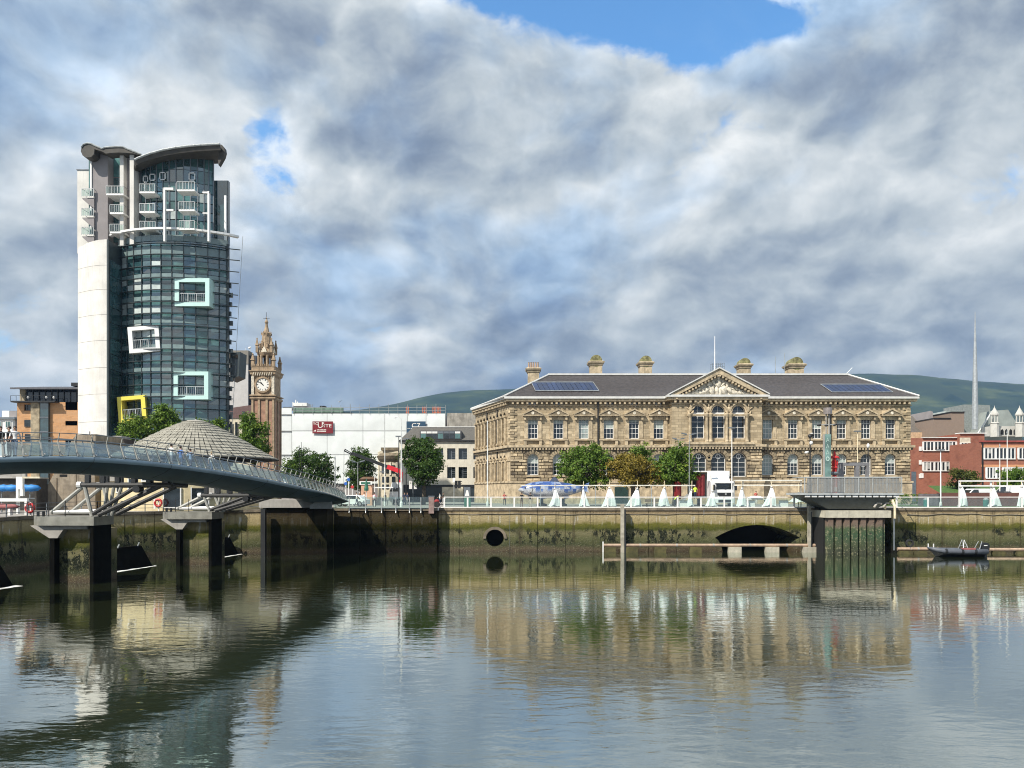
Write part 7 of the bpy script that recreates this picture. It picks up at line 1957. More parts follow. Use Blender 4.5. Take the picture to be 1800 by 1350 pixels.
part('bumper', MB().box(ox(1256), ox(1291), -.2, .3, .42, oz(876)), VW, lo); part('lower_grille', MB().box(ox(1262), ox(1284), -.22, -.19, .5, .85), IRON, lo)
for a in (1258.5, 1288.5): part('headlight', MB().box(ox(a)-.16, ox(a)+.16, -.10, .02, oz(872), oz(867)), STEEL, lo)
for a, s_ in ((1254.5, -1), (1292.5, 1)): part('wing_mirror', MB().box(ox(a)-.12, ox(a)+.12, -.35, -.1, oz(862), oz(852)), IRON, lo)
wp = MB(); wp.beam((ox(1261), -.05, oz(860)), (ox(1272), -.05, oz(856)), .04, .04); wp.beam((ox(1274), -.05, oz(860)), (ox(1284), -.05, oz(856)), .04, .04); part('wipers', wp, IRON, lo)
part('box_front', MB().box(ox(1244, YL+2), ox(1283, YL+2), 2.15, 2.3, 1.1, oz(827.5, YL+2)), VW, lo)
bl_, br_ = ox(1221, YL+2), ox(1246, YL+2)
part('box_frame', MB().box(bl_-.1, ox(1283, YL+2), 2.3, 9.5, oz(827.5, YL+2)-.12, oz(827.5, YL+2)), VW, lo)
part('box_floor', MB().box(bl_-.1, ox(1283, YL+2), 2.31, 9.5, 1.05, 1.25), STEELG, lo)
part('box_back_wall', MB().box(bl_, br_, 6.0, 6.1, 1.26, oz(828, YL+2)-.13), mat('grey_lorry_lining', (.10,.10,.095), .8), lo)
part('box_side', MB().box(br_+.0, br_+.12, 2.31, 9.4, 1.26, oz(828, YL+2)-.13), VW, lo)
part('red_curtain', MB().prism([(ox(1233)+.22*i, 2.6+.12*(i % 2)) for i in range(6)]+[(ox(1233)+.22*i, 2.68+.12*(i % 2)) for i in range(5, -1, -1)], oz(829, YL+2)-1.7, 'z', 1.35), mat('deep_red_curtain', (.16,.008,.012), .6), lo)
part('red_load', MB().lathe([(.4, .9), (.5, 1.1), (.5, 2.9), (.4, 3.2)], 12, (ox(1200), 3)), mat('dark_red_drum', (.16,.008,.01), .4), lo)
part('ramp', MB().add([(ox(1194), 1.0, .05), (ox(1215), 1.0, 1.6), (ox(1215), 2.4, 1.6), (ox(1194), 2.4, .05), (ox(1194), 1.0, .0), (ox(1215), 1.0, 1.3), (ox(1215), 2.4, 1.3), (ox(1194), 2.4, .0)], [(0,1,2,3), (4,7,6,5), (0,4,5,1), (3,2,6,7)]), mat('aluminium', (.5,.52,.52), .4, .6), lo)
for x, y in ((ox(1258), .9), (ox(1286), .9), (ox(1250), 6.5), (ox(1280), 6.5)):
    t_ = part('wheel', MB().cyl((x-.15, y, .5), (x+.15, y, .5), .5, None, 14), TYRE, lo); part('rim', MB().cyl((x-.17, y, .5), (x+.17, y, .5), .28, None, 10), HUB, t_)
# crane lorry with red arm
cr = thing('crane_lorry', 'white crane lorry with a red arm and long black boom raised to the left', 'lorry', (X(697, 108), 108, 5.0))
def rx_(px): return X(px, 108)-X(697, 108)
def rz_(py): return Z(py, 108)-5
part('cab', MB().prism([(rx_(684), .8), (rx_(705), .8), (rx_(705), rz_(848)), (rx_(689), rz_(848)), (rx_(685), rz_(862))], 2.2, 'y', 0), VW, cr)
part('windscreen', MB().add([(rx_(684.6), -.02, rz_(864)), (rx_(700), -.02, rz_(864)), (rx_(700), -.02, rz_(858)), (rx_(687), -.02, rz_(858))], [(0,1,2,3)]), DARKG, cr)
part('upper_body', MB().prism([(rx_(689), rz_(860)), (rx_(697), rz_(860)), (rx_(697), rz_(848)), (rx_(691), rz_(848))], .5, 'y', -.6), STEELG, cr)
part('crane_post', MB().beam((rx_(701), 1, 1.2), (rx_(704), 1, rz_(829)), .4, .45), mat('red_crane_paint', (.55,.02,.03), .4), cr)
part('red_arm', MB().beam((rx_(704), 1, rz_(829)), (rx_(679), 1, rz_(820)), .5, .62), MATS['red_crane_paint'], cr)
part('hydraulic_ram', MB().cyl((rx_(702), .7, rz_(842)), (rx_(694), .7, rz_(831)), .12, None, 8), IRON, cr)
part('black_boom', MB().beam((rx_(680), 1, rz_(820.5)), (rx_(616), 1, rz_(796)), .35, .45), IRON, cr)
bt = MB(); bt.beam((rx_(617), .85, rz_(796.5)), (rx_(604), .85, rz_(789)), .1, .12); bt.beam((rx_(617), 1.15, rz_(799)), (rx_(602.5), 1.15, rz_(792)), .1, .16); bt.beam((rx_(602.5), 1, rz_(792.5)), (rx_(604.5), 1, rz_(788.5)), .2, .12); part('boom_tip', bt, IRON, cr)
part('hook_line', MB().cyl((rx_(602), 1, rz_(792)), (rx_(601.5), 1, rz_(862)), .025, None, 4), IRON, cr)
for x in (rx_(688), rx_(702)): 
    t_ = part('wheel', MB().cyl((x, -.05, .48), (x, .25, .48), .48, None, 14), TYRE, cr); part('rim', MB().cyl((x, -.07, .48), (x, .27, .48), .26, None, 10), HUB, t_)
part('chassis', MB().box(rx_(684), rx_(712), .2, 2.1, .5, .82), IRON, cr)
# ================================================================== LAMPS, POLES, SIGNS
def pole(name, label, px, Y, ptop, r=.07, m=STEEL, ground=5.0, cat_='pole', head=None, group=None):
    T = thing(name, label, cat_, (X(px, Y), Y, ground), group=group); h = Z(ptop, Y)-ground
    part('post', MB().lathe([(r*1.8, 0), (r*1.8, .5), (r, .7), (r*.6, h)], 8), m, T)
    if head: head(T, h)
    return T
def hd_double(T, h):
    part('lamp_arm', MB().beam((-.75, 0, h-.1), (.75, 0, h+.05), .06, .06), STEELG, T)
    for s_ in (-1, 1): part('lamp_head', MB().prism([(s_*.3, h-.05), (s_*.95, h+.12), (s_*.95, h+.24), (s_*.3, h+.12)], .3, 'y', -.15), STEELG, T)
def hd_single(T, h):
    part('lamp_arm', MB().tube([(0, 0, h-.1), (.2, 0, h+.25), (.9, 0, h+.35)], .04, 6), STEEL, T); part('lamp_head', MB().box(.7, 1.35, -.12, .12, h+.28, h+.42), STEELG, T)
def hd_flat(T, h): part('lamp_head', MB().box(-.4, .4, -.2, .2, h, h+.14), STEELG, T)
def hd_spike(T, h): part('finial', MB().lathe([(.05, h), (.1, h+.1), (.02, h+.5)], 6), STEEL, T)
def hd_hook(T, h): part('lamp_head', MB().tube([(0, 0, h), (0, 0, h+.4), (-.3, 0, h+.7), (-.7, 0, h+.6), (-.8, 0, h+.3)], .05, 6), WHITE, T)
pole('lamp_post', 'tall pale lamp post with hooked top in front of the mansard office', 705.5, 93, 742, .11, mat('pale_pole_paint', (.70,.72,.70), .5), cat_='lamp post', head=hd_hook)
pole('flag_pole', 'tall thin pole standing before the white sheeted building', 676.5, 98, 726, .055, mat('pale_pole_paint', (.70,.72,.70), .5))
pole('lamp_post', 'dark lamp post with small floodlight left of the hooked lamp post', 701, 100, 768, .08, IRON, cat_='lamp post', head=hd_flat)
pole('lamp_post', 'dark lamp post rising above the dense round street tree', 714, 118, 772, .09, IRON, cat_='lamp post', head=hd_flat)
pole('lamp_post', 'grey two-armed lamp post in front of the brown and green tree', 629, 103, 812, .07, STEEL, cat_='lamp post', head=hd_double)
pole('lamp_post', 'short white lamp post by the peach kiosk', 658.5, 104, 834, .06, WHITE, cat_='lamp post', head=hd_single)
pole('lamp_post', 'thin grey pole behind the crane boom', 661, 118, 806, .05, STEEL, cat_='pole')
pole('lamp_post', 'pointed steel mast at the end of the bridge', 589, 92, 808, .09, STEEL, cat_='mast', head=hd_spike)
for px, tp, lab in ((526, 783, 'left one of two slim dark masts against the white sheeting'), (529.5, 777, 'taller right one of two slim dark masts against the white sheeting')): pole('slim_mast', lab, px, 110, tp, .06, IRON, cat_='mast')
pole('lamp_post', 'long white pole in front of the customs side facade', 857, 97, 740, .085, mat('pale_pole_paint', (.70,.72,.70), .5), cat_='pole')
pole('lamp_post', 'pale lamp post with spread floodlights over the bright green tree', 1211.5, 95, 764, .06, STEEL, cat_='lamp post', head=hd_double)
pole('lamp_post', 'shorter floodlight post behind the bright green tree, left of its taller twin', 1193, 112, 772, .06, STEEL, cat_='lamp post', head=hd_double)
pole('lamp_post', 'white pole rising in front of the right portico window', 1286.5, 94, 753, .075, WHITE, cat_='lamp post', head=hd_flat)
pole('lamp_post', 'cream lamp pole above the grey portal frame', 1507.5, 96, 759, .075, mat('cream_paint', (.75,.65,.45), .7), cat_='lamp post', head=hd_flat)
pole('lamp_post', 'tall white lamp post on the promenade right of the platform', 1653.5, 89, 792, .085, WHITE, cat_='lamp post', head=hd_flat)
for px, tp, lab in ((1757.5, 786, 'left white flagpole before the red brick wing'), (1770.5, 762, 'taller right white flagpole before the red brick wing')): pole('flag_pole', lab, px, 104, tp, .07, WHITE, cat_='flagpole', head=hd_spike)
# black camera / lamp columns
k1 = pole('camera_column', 'black lamp column with white camera heads left of the teal monolith', 1424, 94, 770, .12, IRON, cat_='lamp post')
hh = Z(768, 94)-5
part('globe', blobmesh([(0, 0, hh+.1, .28, .28, .28, 0), (.35, 0, hh+.25, .2, .2, .2, 0)], 8), IRON, k1, smooth=True); part('camera_dome', blobmesh([(.1, -.1, hh-.75, .22, .22, .26, 0), (-.45, -.1, hh-1.9, .3, .15, .16, .2), (.2, -.05, hh+.42, .2, .2, .08, 0)], 8), WHITE, k1, smooth=True)
part('column_base', MB().lathe([(.42, 0), (.42, .5), (.3, .8), (.2, 2.6), (.34, 2.7), (.16, 3.0)], 10), IRON, k1)
k2 = pole('camera_column', 'shorter black lamp column above the right leg of the grey portal frame', 1526, 97, 786, .10, IRON, cat_='lamp post')
part('globe', blobmesh([(0, 0, Z(785, 97)-5+.1, .2, .2, .32, 0)], 8), WHITE, k2, smooth=True)
# teal monolith with a lamp drum on top
mo_ = thing('teal_monolith', 'tall teal glass monolith with illegible white vertical lettering and a drum lamp above', 'information totem', (X(1454, 92), 92, 5))
w = X(1459.5, 92)-X(1448.5, 92)
TEALP = mat('teal_print_glass', (.15,.25,.23), .25, var=.35, scale=.8)
part('glass_slab', MB().box(-w/2, w/2, -.2, .2, 3.4, Z(763.5, 92)-5), TEALP, mo_); part('grey_base', MB().box(-w/2, w/2, -.21, .21, 0, 3.39), STEELG, mo_)
part('edge_trim', MB().box(-w/2-.05, -w/2, -.23, .23, 0, Z(763.5, 92)-5), CONC, mo_)
lt = MB(); zz = Z(770, 92)-5
for i in range(3):
    z = zz-i*.75; lt.beam((-.18, -.22, z-.5), (-.02, -.22, z), .02, .07); lt.beam((.14, -.22, z-.5), (-.02, -.22, z), .02, .07); lt.beam((-.12, -.22, z-.34), (.08, -.22, z-.34), .02, .06)
oo = [(.22*math.cos(2*math.pi*i/14)-.02, zz-2.5+.28*math.sin(2*math.pi*i/14)) for i in range(14)]; ii = [(.13*math.cos(2*math.pi*i/14)-.02, zz-2.5+.18*math.sin(2*math.pi*i/14)) for i in range(14)]
lt.ring(oo, ii, .02, -.225); part('lettering', lt, mat('pale_green_print', (.50,.66,.60), .5), mo_)
zt_ = Z(763, 92)-5; zh_ = Z(728, 92)-5
part('lamp_poles', MB().cyl((-.12, 0, zt_), (-.12, 0, zh_), .07, None, 6).cyl((.22, 0, zt_), (.22, 0, zh_), .10, None, 6), CONC, mo_)
part('drum_lamp', MB().lathe([(.48, zh_), (.5, zh_+.75)], 14, (.05, 0)), mat('brushed_drum', (.35,.30,.28), .35, .5), mo_)
part('camera_arm', MB().beam((-1.0, 0, Z(747, 92)-5), (1.0, 0, Z(746, 92)-5), .09, .09), STEEL, mo_)
part('camera', blobmesh([(-.95, 0, Z(747.5, 92)-5, .3, .15, .14, .1), (.95, 0, Z(746.5, 92)-5, .3, .15, .14, .4), (-.1, 0, Z(748, 92)-5, .25, .15, .12, 0)], 8), IRON, mo_)
# red cast-iron column and grey portal
rc_ = thing('red_cast_column', 'ornate red cast-iron column beside the teal monolith', 'column', (X(1467, 93), 93, 5))
RC = mat('red_cast_iron', (.52,.025,.02), .4, var=.15)
h_ = Z(793, 93)-5
part('column_shaft', MB().lathe([(.42, 0), (.42, .6), (.34, .8), (.34, 3.2), (.44, 3.35), (.44, 3.5), (.25, 3.7), (.28, h_-2.2), (.4, h_-2.0), (.22, h_-1.8), (.22, h_-.9), (.42, h_-.8), (.2, h_-.6), (.12, h_-.2), (.04, h_)], 10), RC, rc_)
part('scroll_bracket', blobmesh([(-.35, 0, h_-.75, .28, .1, .14, .5), (.38, 0, h_-.75, .28, .1, .14, -.5), (-.25, 0, h_-1.5, .12, .1, .45, .1), (.3, 0, h_-1.5, .12, .1, .45, -.1), (.45, 0, 3.3, .22, .12, .22, 0)], 8), RC, rc_, smooth=True)
part('white_plate', MB().box(-.2, .12, -.38, -.33, 1.9, 2.4), WHITE, rc_); part('grey_collar', MB().lathe([(.36, h_-2.9), (.5, h_-2.7), (.36, h_-2.5)], 10), STEELG, rc_)
gp = thing('grey_portal', 'plain grey steel portal frame standing behind the cantilevered platform', 'portal frame')
def gbx(a, b_, t_, u_, nm): part(nm, MB().box(X(a, 95), X(b_, 95), 95, 95.5, max(5, Z(u_, 95)), Z(t_, 95)), mat('mid_grey_steel', (.19,.19,.20), .6), gp)
gbx(1475, 1528, 813, 818.5, 'lintel'); gbx(1475, 1483.5, 818.6, 900, 'leg'); gbx(1504.5, 1511, 818.6, 900, 'leg'); gbx(1523.5, 1528, 818.6, 900, 'leg')
# traffic lights and bits on the street
tl = thing('traffic_light', 'pair of black traffic light heads on a pole left of the customs corner', 'traffic light', (X(798, 104), 104, 5))
part('pole', MB().cyl((0, 0, 0), (0, 0, Z(842, 104)-5), .06, None, 6), STEEL, tl)
for px, s_ in ((802, 0), (807.5, 1)):
    x = X(px, 104)-X(798, 104); z1 = Z(845-s_*0, 104)-5; hd_ = part('signal_head', MB().box(x-.18, x+.18, -.15, .15, z1-1.05, z1), IRON, tl)
    for q in range(3): part('visor', MB().box(x-.15+.2*s_, x+.22+.15*s_, -.25, -.15, z1-.15-.33*q, z1-.05-.33*q), IRON, hd_)
part('sign_plate', MB().box(-.16, .14, -.1, -.05, Z(848, 104)-5, Z(840, 104)-5), WHITE, tl)
tl2 = thing('traffic_light', 'small signal post between the two street trees', 'traffic light', (X(726, 112), 112, 5)); part('pole', MB().cyl((0, 0, 0), (0, 0, 3.6), .06, None, 6), STEELG, tl2)
for x in (-.35, .35): part('white_board', MB().box(x-.22, x+.22, -.06, 0, 2.3, 3.5), WHITE, tl2)
kz_ = thing('kiosk', 'peach kiosk with green and white sign in front of the street trees', 'kiosk', (X(645.5, 106), 106, 5))
kx_ = X(655, 106)-X(636, 106)
part('kiosk_body', MB().box(-kx_/2, kx_/2, -.5, 2, 0, Z(853, 106)-5), mat('peach_panel', (.60,.36,.24), .7), kz_); part('kiosk_sign', MB().box(-kx_/2-.2, kx_/2-.0, -.6, -.5, Z(852.5, 106)-5, Z(846, 106)-5), WHITE, kz_)
part('sign_print', MB().box(-kx_/2, kx_/2-.2, -.63, -.605, Z(851, 106)-5, Z(847.5, 106)-5), mat('dark_green_print', (.03,.14,.09), .6), kz_); part('dark_mass', MB().lathe([(1.1, Z(846, 106)-5), (1.3, Z(842, 106)-5), (.8, Z(838, 106)-5)], 10, (0, 1)), mat('rusty_brown', (.12,.07,.04), .9), kz_)
um = thing('green_parasol', 'closed dark green parasol in front of the peach kiosk', 'parasol', (X(644, 102), 102, 5)); part('canopy', MB().lathe([(.28, 2.0), (.3, 2.3), (.12, 3.2), (.02, 3.6)], 8), mat('dark_green_print', (.03,.14,.09), .6), um); part('pole', MB().cyl((0, 0, 0), (0, 0, 2.1), .05, None, 6), WHITE, um)
ws_ = thing('white_stall', 'white market stall with counter beside the crane lorry', 'stall', (X(668, 107), 107, 5)); part('canopy', MB().box(-.9, 1.9, -.7, .7, Z(858, 107)-5, Z(856, 107)-5), WHITE, ws_); part('counter', MB().box(-.7, 1.7, -.4, .4, .002, 1.0), mat('grey_counter', (.4,.4,.38), .7), ws_)
part('stall_legs', MB().box(-.85, -.8, -.6, -.55, 0, Z(858, 107)-5).box(1.8, 1.85, -.6, -.55, 0, Z(858, 107)-5), STEEL, ws_)
fl = thing('street_signs', 'blue and red road signs on three white posts near the bridge end', 'road sign', (X(613, 105), 105, 5))
for i, (px, tp, m_) in enumerate(((608, 845, BLU), (613, 838, BLU), (619.5, 851, REDC))):
    x = X(px, 105)-X(613, 105); part('sign_post', MB().cyl((x, 0, 0), (x, 0, Z(tp, 105)-5), .07, None, 6), WHITE, fl); part('sign_disc', MB().cyl((x, -.12, Z(tp+5, 105)-5), (x, -.08, Z(tp+5, 105)-5), .22, None, 14), mat('sign_blue', (.03,.12,.45), .5) if i < 2 else mat('sign_red', (.5,.04,.04), .5), fl)
gx = thing('green_cabinet', 'dark green utility cabinet behind the balustrade near the corner', 'cabinet', (X(821.5, 90.5), 90.5, 5))
part('cabinet_body', MB().box(-.37, .37, 0, .5, 0, Z(874, 90.5)-5), mat('dark_green_print', (.03,.14,.09), .6), gx); part('cabinet_lid', MB().box(-.40, .40, -.03, .53, Z(874, 90.5)-5+.002, Z(873, 90.5)-5), STEELG, gx)
gs = thing('grey_signboard', 'grey notice panel with a white triangle by the office ground floor', 'sign', (X(821, 108), 108, 5)); part('board', MB().box(-.45, .45, 0, .3, .3, Z(856, 108)-5), STEELG, gs); part('white_triangle', MB().prism([(-.3, 1.3), (.3, 1.3), (.15, 2.1), (-.1, 2.1)], -.03, 'y', -.002), WHITE, gs); part('feet', MB().box(-.4, -.3, 0, .3, 0, .3).box(.3, .4, 0, .3, 0, .3), IRON, gs)
def bench(label, px, Y):
    b = thing('bench', label, 'bench', (X(px, Y), Y, 5)); part('seat', MB().box(-1.1, 1.1, -.25, .2, .42, .5), mat('bench_timber', (.16,.11,.07), .8), b); part('backrest', MB().box(-1.1, 1.1, .2, .27, .6, .95), MATS['bench_timber'], b)
    for x in (-.9, .9): part('leg', MB().box(x-.05, x+.05, -.2, .22, 0, .42), IRON, b)
bench('timber bench below the olive-brown tree', 1150, 93)
def bin_(label, px, Y, m_=None):
    b = thing('litter_bin', label, 'bin', (X(px, Y), Y, 5)); part('drum', MB().lathe([(.26, 0), (.3, .1), (.3, .85)], 12), m_ or mat('teal_bin', (.03,.16,.14), .5), b); part('lid', MB().lathe([(.31, .855), (.3, .98), (.1, 1.12)], 12), STEEL, b)
bin_('teal litter bin behind the railing right of the platform', 1628, 92)
bin_('dark green bin next to the middle right-hand sail', 1733, 92)
for i, px in enumerate((1201, 1319, 1377)):
    c_ = thing('white_crate', ['white crate left of the slim sail before the lorry', 'white crate on the bench table right of the lorry', 'white crate beside the third sail from the platform'][i], 'crate', (X(px, 91), 91, 5)); part('crate_body', MB().box(-.45, .45, -.3, .3, 0, .75), WHITE, c_); part('crate_lid', MB().box(-.48, .48, -.33, .33, .752, .82), CONC, c_)
tb = thing('white_trestle_table', 'long white trestle table piled with sheeting right of the lorry', 'table', (X(1328, 92.5), 92.5, 5)); part('table_top', MB().box(-1.6, 1.6, -.4, .4, .9, 1.0), WHITE, tb); part('folded_sheet', MB().lathe([(.6, 1.002), (.7, 1.1), (.5, 1.3), (.2, 1.35)], 4), CANV, tb)
for x in (-1.3, 1.3): part('trestle', MB().prism([(x-.3, 0), (x-.2, 0), (x, .9), (x+.2, 0), (x+.3, 0), (x+.08, .9), (x-.08, .9)], .6, 'y', -.3), STEEL, tb)
rcb = thing('red_cycle', 'red folded bicycle trailer beside the pink granite pillar', 'trailer', (X(768, 90), 90, 5)); part('red_pod', MB().lathe([(.2, .35), (.3, .5), (.3, .8), (.15, .95)], 10), mat('dull_red', (.25,.02,.02), .6), rcb)
for y in (-.3, .3): part('wheel', MB().cyl((0, y-.03, .35), (0, y+.03, .35), .35, None, 14), TYRE, rcb)
# bollards
for i, px in enumerate((792, 800, 812, 733, 741, 749)):
    pass
# ================================================================== CANTILEVERED PLATFORM, SHEET-PILE PIER
pf = thing('viewing_platform', 'cantilevered steel viewing platform with ribbed glass railing on a sheet-pile pier', 'platform')
YP = 84.0
def px_(p, Y=YP): return X(p, Y)
def pz_(p, Y=YP): return Z(p, Y)
zd = pz_(870.5)
part('deck_edge', MB().box(px_(1405), px_(1588), YP-.05, YP+4, pz_(870), pz_(866.5)), mat('pale_grey_panel', (.55,.56,.56), .5), pf)
for i in range(14):
    x = px_(1414)+(px_(1582)-px_(1414))*i/14; part('edge_light_panel', MB().box(x+.08, x+.66, YP+.05, YP+.15, pz_(874), pz_(870)-.02), WHITE, pf)
part('soffit', MB().add([(px_(1410), YP+.2, pz_(870)), (px_(1584), YP+.2, pz_(870)), (px_(1548), YP+1.0, pz_(895)), (px_(1462), YP+1.0, pz_(895)), (px_(1410), YP+4, pz_(870)), (px_(1584), YP+4, pz_(870)), (px_(1548), YP+4, pz_(895)), (px_(1462), YP+4, pz_(895))], [(0,3,2,1), (0,4,7,3), (1,2,6,5), (3,7,6,2)]), mat('dark_steel_soffit', (.07,.08,.08), .5, .2), pf)
RG = mat_glass('ribbed_glass', (.62,.60,.55), .05, alpha=.35, rough=.2)
seg_ = [1414, 1437, 1461, 1484, 1509, 1534, 1559, 1585]
for a, b_ in zip(seg_, seg_[1:]):
    la = -(6 if a == 1414 else 0)
    part('ribbed_panel', MB().add([(px_(a)+.04, YP, pz_(865.5)), (px_(b_)-.04, YP, pz_(865.5)), (px_(b_ if b_ < 1585 else 1581)-.04, YP, pz_(840)), (px_(a if a > 1414 else 1419)+.04, YP, pz_(840))], [(0,1,2,3)]), RG, pf)
rb_ = MB()
x = px_(1416)
while x < px_(1584): rb_.box(x, x+.03, YP-.03, YP+.0, pz_(865.5), pz_(840)); x += .155
part('ribs', rb_, STEEL, pf, kind='stuff')
rb_ = MB(); rb_.box(px_(1417), px_(1583), YP-.07, YP+.05, pz_(840), pz_(838)); 
for a in seg_: rb_.box(px_(a)-.035, px_(a)+.035, YP-.06, YP+.06, pz_(866), pz_(838))
for s_, a in ((-1, 1417), (1, 1583)):
    rb_.box(px_(a)-.03, px_(a)+.03, YP, YP+4, pz_(839.5), pz_(838.2))
part('rail_frame', rb_, mat('pale_grey_panel', (.55,.56,.56), .5), pf)
part('tread_plate', MB().box(px_(1410), px_(1584), YP, YP+4, pz_(866.4), pz_(865.8)), STEELG, pf)
pc = thing('sheet_pile_pier', 'rusty and weed-green steel sheet-pile pier with a concrete cap under the platform', 'pier')
m = bpy.data.materials.new('tidal_sheet_pile'); m.use_nodes = True; t = NT(m.node_tree)
pos = t.new('ShaderNodeNewGeometry').outputs['Position']; sz = t.new('ShaderNodeSeparateXYZ', {0: pos}).outputs[2]
w_ = t.noise(t.new('ShaderNodeMapping', {'Vector': pos, 'Scale': (1.5, 1.5, .8)}).outputs[0], 1.6, 6, .7)
zz = t.math('ADD', sz, t.math('MULTIPLY', t.math('SUBTRACT', w_, .5), 1.3))
c = t.ramp(t.math('DIVIDE', zz, 4.6), [(0, (.03,.035,.02)), (.2, (.05,.065,.03)), (.45, (.035,.075,.035)), (.6, (.06,.09,.04)), (.68, (.16,.12,.09)), (1, (.17,.10,.075))])
sp_ = t.noise(pos, 4, 6, .75); c = t.mix(t.math('MULTIPLY', t.sstep(sp_, .54, .6), t.sstep(zz, 3.4, 2.8)), c, (.24,.23,.14)); c = t.mix(t.sstep(t.noise(pos, 2.1, 6, .7), .56, .66), c, (.015,.02,.01))
b = t.new('ShaderNodeBsdfPrincipled', {'Base Color': c, 'Roughness': .8}); t.l.new(t.new('ShaderNodeBump', {'Height': sp_, 'Strength': .7, 'Distance': .1}).outputs[0], b.inputs['Normal']); t.new('ShaderNodeOutputMaterial', {0: b.outputs[0]}); SPM = m
xs_ = [px_(1455)+(px_(1556)-px_(1455))*i/7 for i in range(8)]
for i, (a, b_) in enumerate(zip(xs_, xs_[1:])):
    w = b_-a; pr = [(a, YP+.6), (a+.06, YP+.6), (a+w*.2, YP+.25), (a+w*.8, YP+.25), (b_-.06, YP+.6), (b_, YP+.6), (b_, YP+.75), (a, YP+.75)]
    part('sheet_pile', MB().prism(pr, 5.6, 'z', -1.5), SPM, pc)
for i in range(4):
    x0, y0, x1, y1 = px_(1556)+i*.25, YP+.6+i*.55, px_(1556)+(i+1)*.25, YP+.6+(i+1)*.55
    part('sheet_pile', MB().prism([(x0, y0), (x0+.22, y0-.05), (x1+.02, y1-.3), (x1, y1), (x1-.3, y1), (x0-.2, y0+.2)], 5.6, 'z', -1.5), SPM, pc)
part('pile_fill', MB().prism([(px_(1452), YP+.8), (px_(1556), YP+.8), (px_(1570), 87.8), (px_(1448), 87.8)], 5.5, 'z', -1.5), BLACK, pc)
part('concrete_cap', MB().prism([(px_(1452), YP+.05), (px_(1567), YP+.05), (px_(1568), YP+1.0), (px_(1575), 87.8), (px_(1448), 87.8)], .78, 'z', 3.98), mat('pale_cap_concrete', (.50,.47,.38), .9, var=.15, streak=.35), pc)
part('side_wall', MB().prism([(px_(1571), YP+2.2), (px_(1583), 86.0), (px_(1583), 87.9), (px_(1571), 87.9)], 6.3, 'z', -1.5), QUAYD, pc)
part('drain_pipe', MB().cyl((px_(1574), YP+.3, .4), (px_(1574), YP+.3, 3.9), .09), STEELG, pc)
part('hooked_pipe', MB().tube([(px_(1573), YP, 3.9), (px_(1573), YP, 5.2), (px_(1571.5), YP+.3, 5.9), (px_(1568), YP+.6, 6.0), (px_(1565), YP+1, 5.7), (px_(1565), YP+1.2, 4.9)], .13, 8), mat('cream_paint', (.75,.65,.45), .7), pc)
lt = MB()
for s_ in (px_(1541), px_(1557)): lt.tube([(s_, YP+.6, 5.1), (s_+.4, YP+.7, 5.6), (s_+.9, YP+.7, 5.5)], .12, 6)
part('pivot_blocks', lt, CONC, pc)
# ladder, posts, pontoon logs
def post(label, px0, px1, py0, m_=None, Y=86.6):
    p = thing('mooring_post', label, 'post', (X((px0+px1)/2, Y), Y, -1.2)); w = X(px1, Y)-X(px0, Y); z1 = Z(py0, Y)+1.2
    part('post_shaft', MB().box(-w/2, w*.15, -.2, .2, 0, z1), mat('weathered_pale_timber', (.40,.37,.30), .9, var=.25, streak=.4), p); part('dark_flange', MB().box(w*.15+.002, w/2, -.14, .14, 0, z1-.6), IRON, p)
post('timber and steel mooring post at the left part of the straight quay wall', 1091, 1100, 886); post('mooring post at the left of the ladder by the sheet-pile pier', 1420, 1427, 890)
ld = thing('quay_ladder', 'dark iron ladder fixed between the mooring post and the sheet-pile pier', 'ladder', (X(1438, 87), 87.2, 0)); lw_ = (X(1442, 87)-X(1434, 87))/2
for s_ in (-1, 1): part('ladder_rail', MB().box(s_*lw_-.04, s_*lw_+.04, -.05, .05, 0, 5.6), mat('yellowed_steel', (.45,.38,.2), .7) if False else IRON, ld)
for i in range(15): part('rung', MB().cyl((-lw_, 0, .4+i*.35), (lw_, 0, .4+i*.35), .025, None, 5), STEELG, ld)
LOGM = mat('pinkish_pontoon_pipe', (.40,.29,.21), .7, var=.2, scale=2)
def pontoon(label, pxa, pxb, py, Y, floats, m_=LOGM, dark=()):
    p = thing('floating_boom', label, 'pontoon', (X((pxa+pxb)/2, Y), Y, 0)); x0, x1 = X(pxa, Y)-X((pxa+pxb)/2, Y), X(pxb, Y)-X((pxa+pxb)/2, Y); z = Z(py, Y)
    k = max(2, int((x1-x0)/4.1))
    for i in range(k): part('pipe_length', MB().cyl((x0+(x1-x0)*i/k+.02, 0, z), (x0+(x1-x0)*(i+1)/k-.02, 0, z), .18, None, 10), m_, p, smooth=False)
    for i in range(1, k): part('pipe_collar', MB().cyl((x0+(x1-x0)*i/k-.1, 0, z), (x0+(x1-x0)*i/k+.1, 0, z), .19, None, 10), CONC, p)
    for a, b_ in floats: xa, xb = X(a, Y)-X((pxa+pxb)/2, Y), X(b_, Y)-X((pxa+pxb)/2, Y); part('float', MB().box(xa, xb, -.35, .35, -.25, z-.19), mat('weathered_float', (.48,.45,.36), .8, var=.2, streak=.3), p)
    for a, b_ in dark: xa, xb = X(a, Y)-X((pxa+pxb)/2, Y), X(b_, Y)-X((pxa+pxb)/2, Y); part('weedy_float', MB().box(xa, xb, -.35, .35, -.25, z-.19), mat('weedy_float', (.09,.08,.03), .9, var=.4), p)
    return p
pt = pontoon('long pinkish floating boom with pale floats below the low arch', 1061, 1447, 958.5, 86.7, [(1280, 1302), (1345, 1368), (1411, 1433)], dark=[(1063, 1082), (1100, 1120), (1150, 1170), (1212, 1232)])
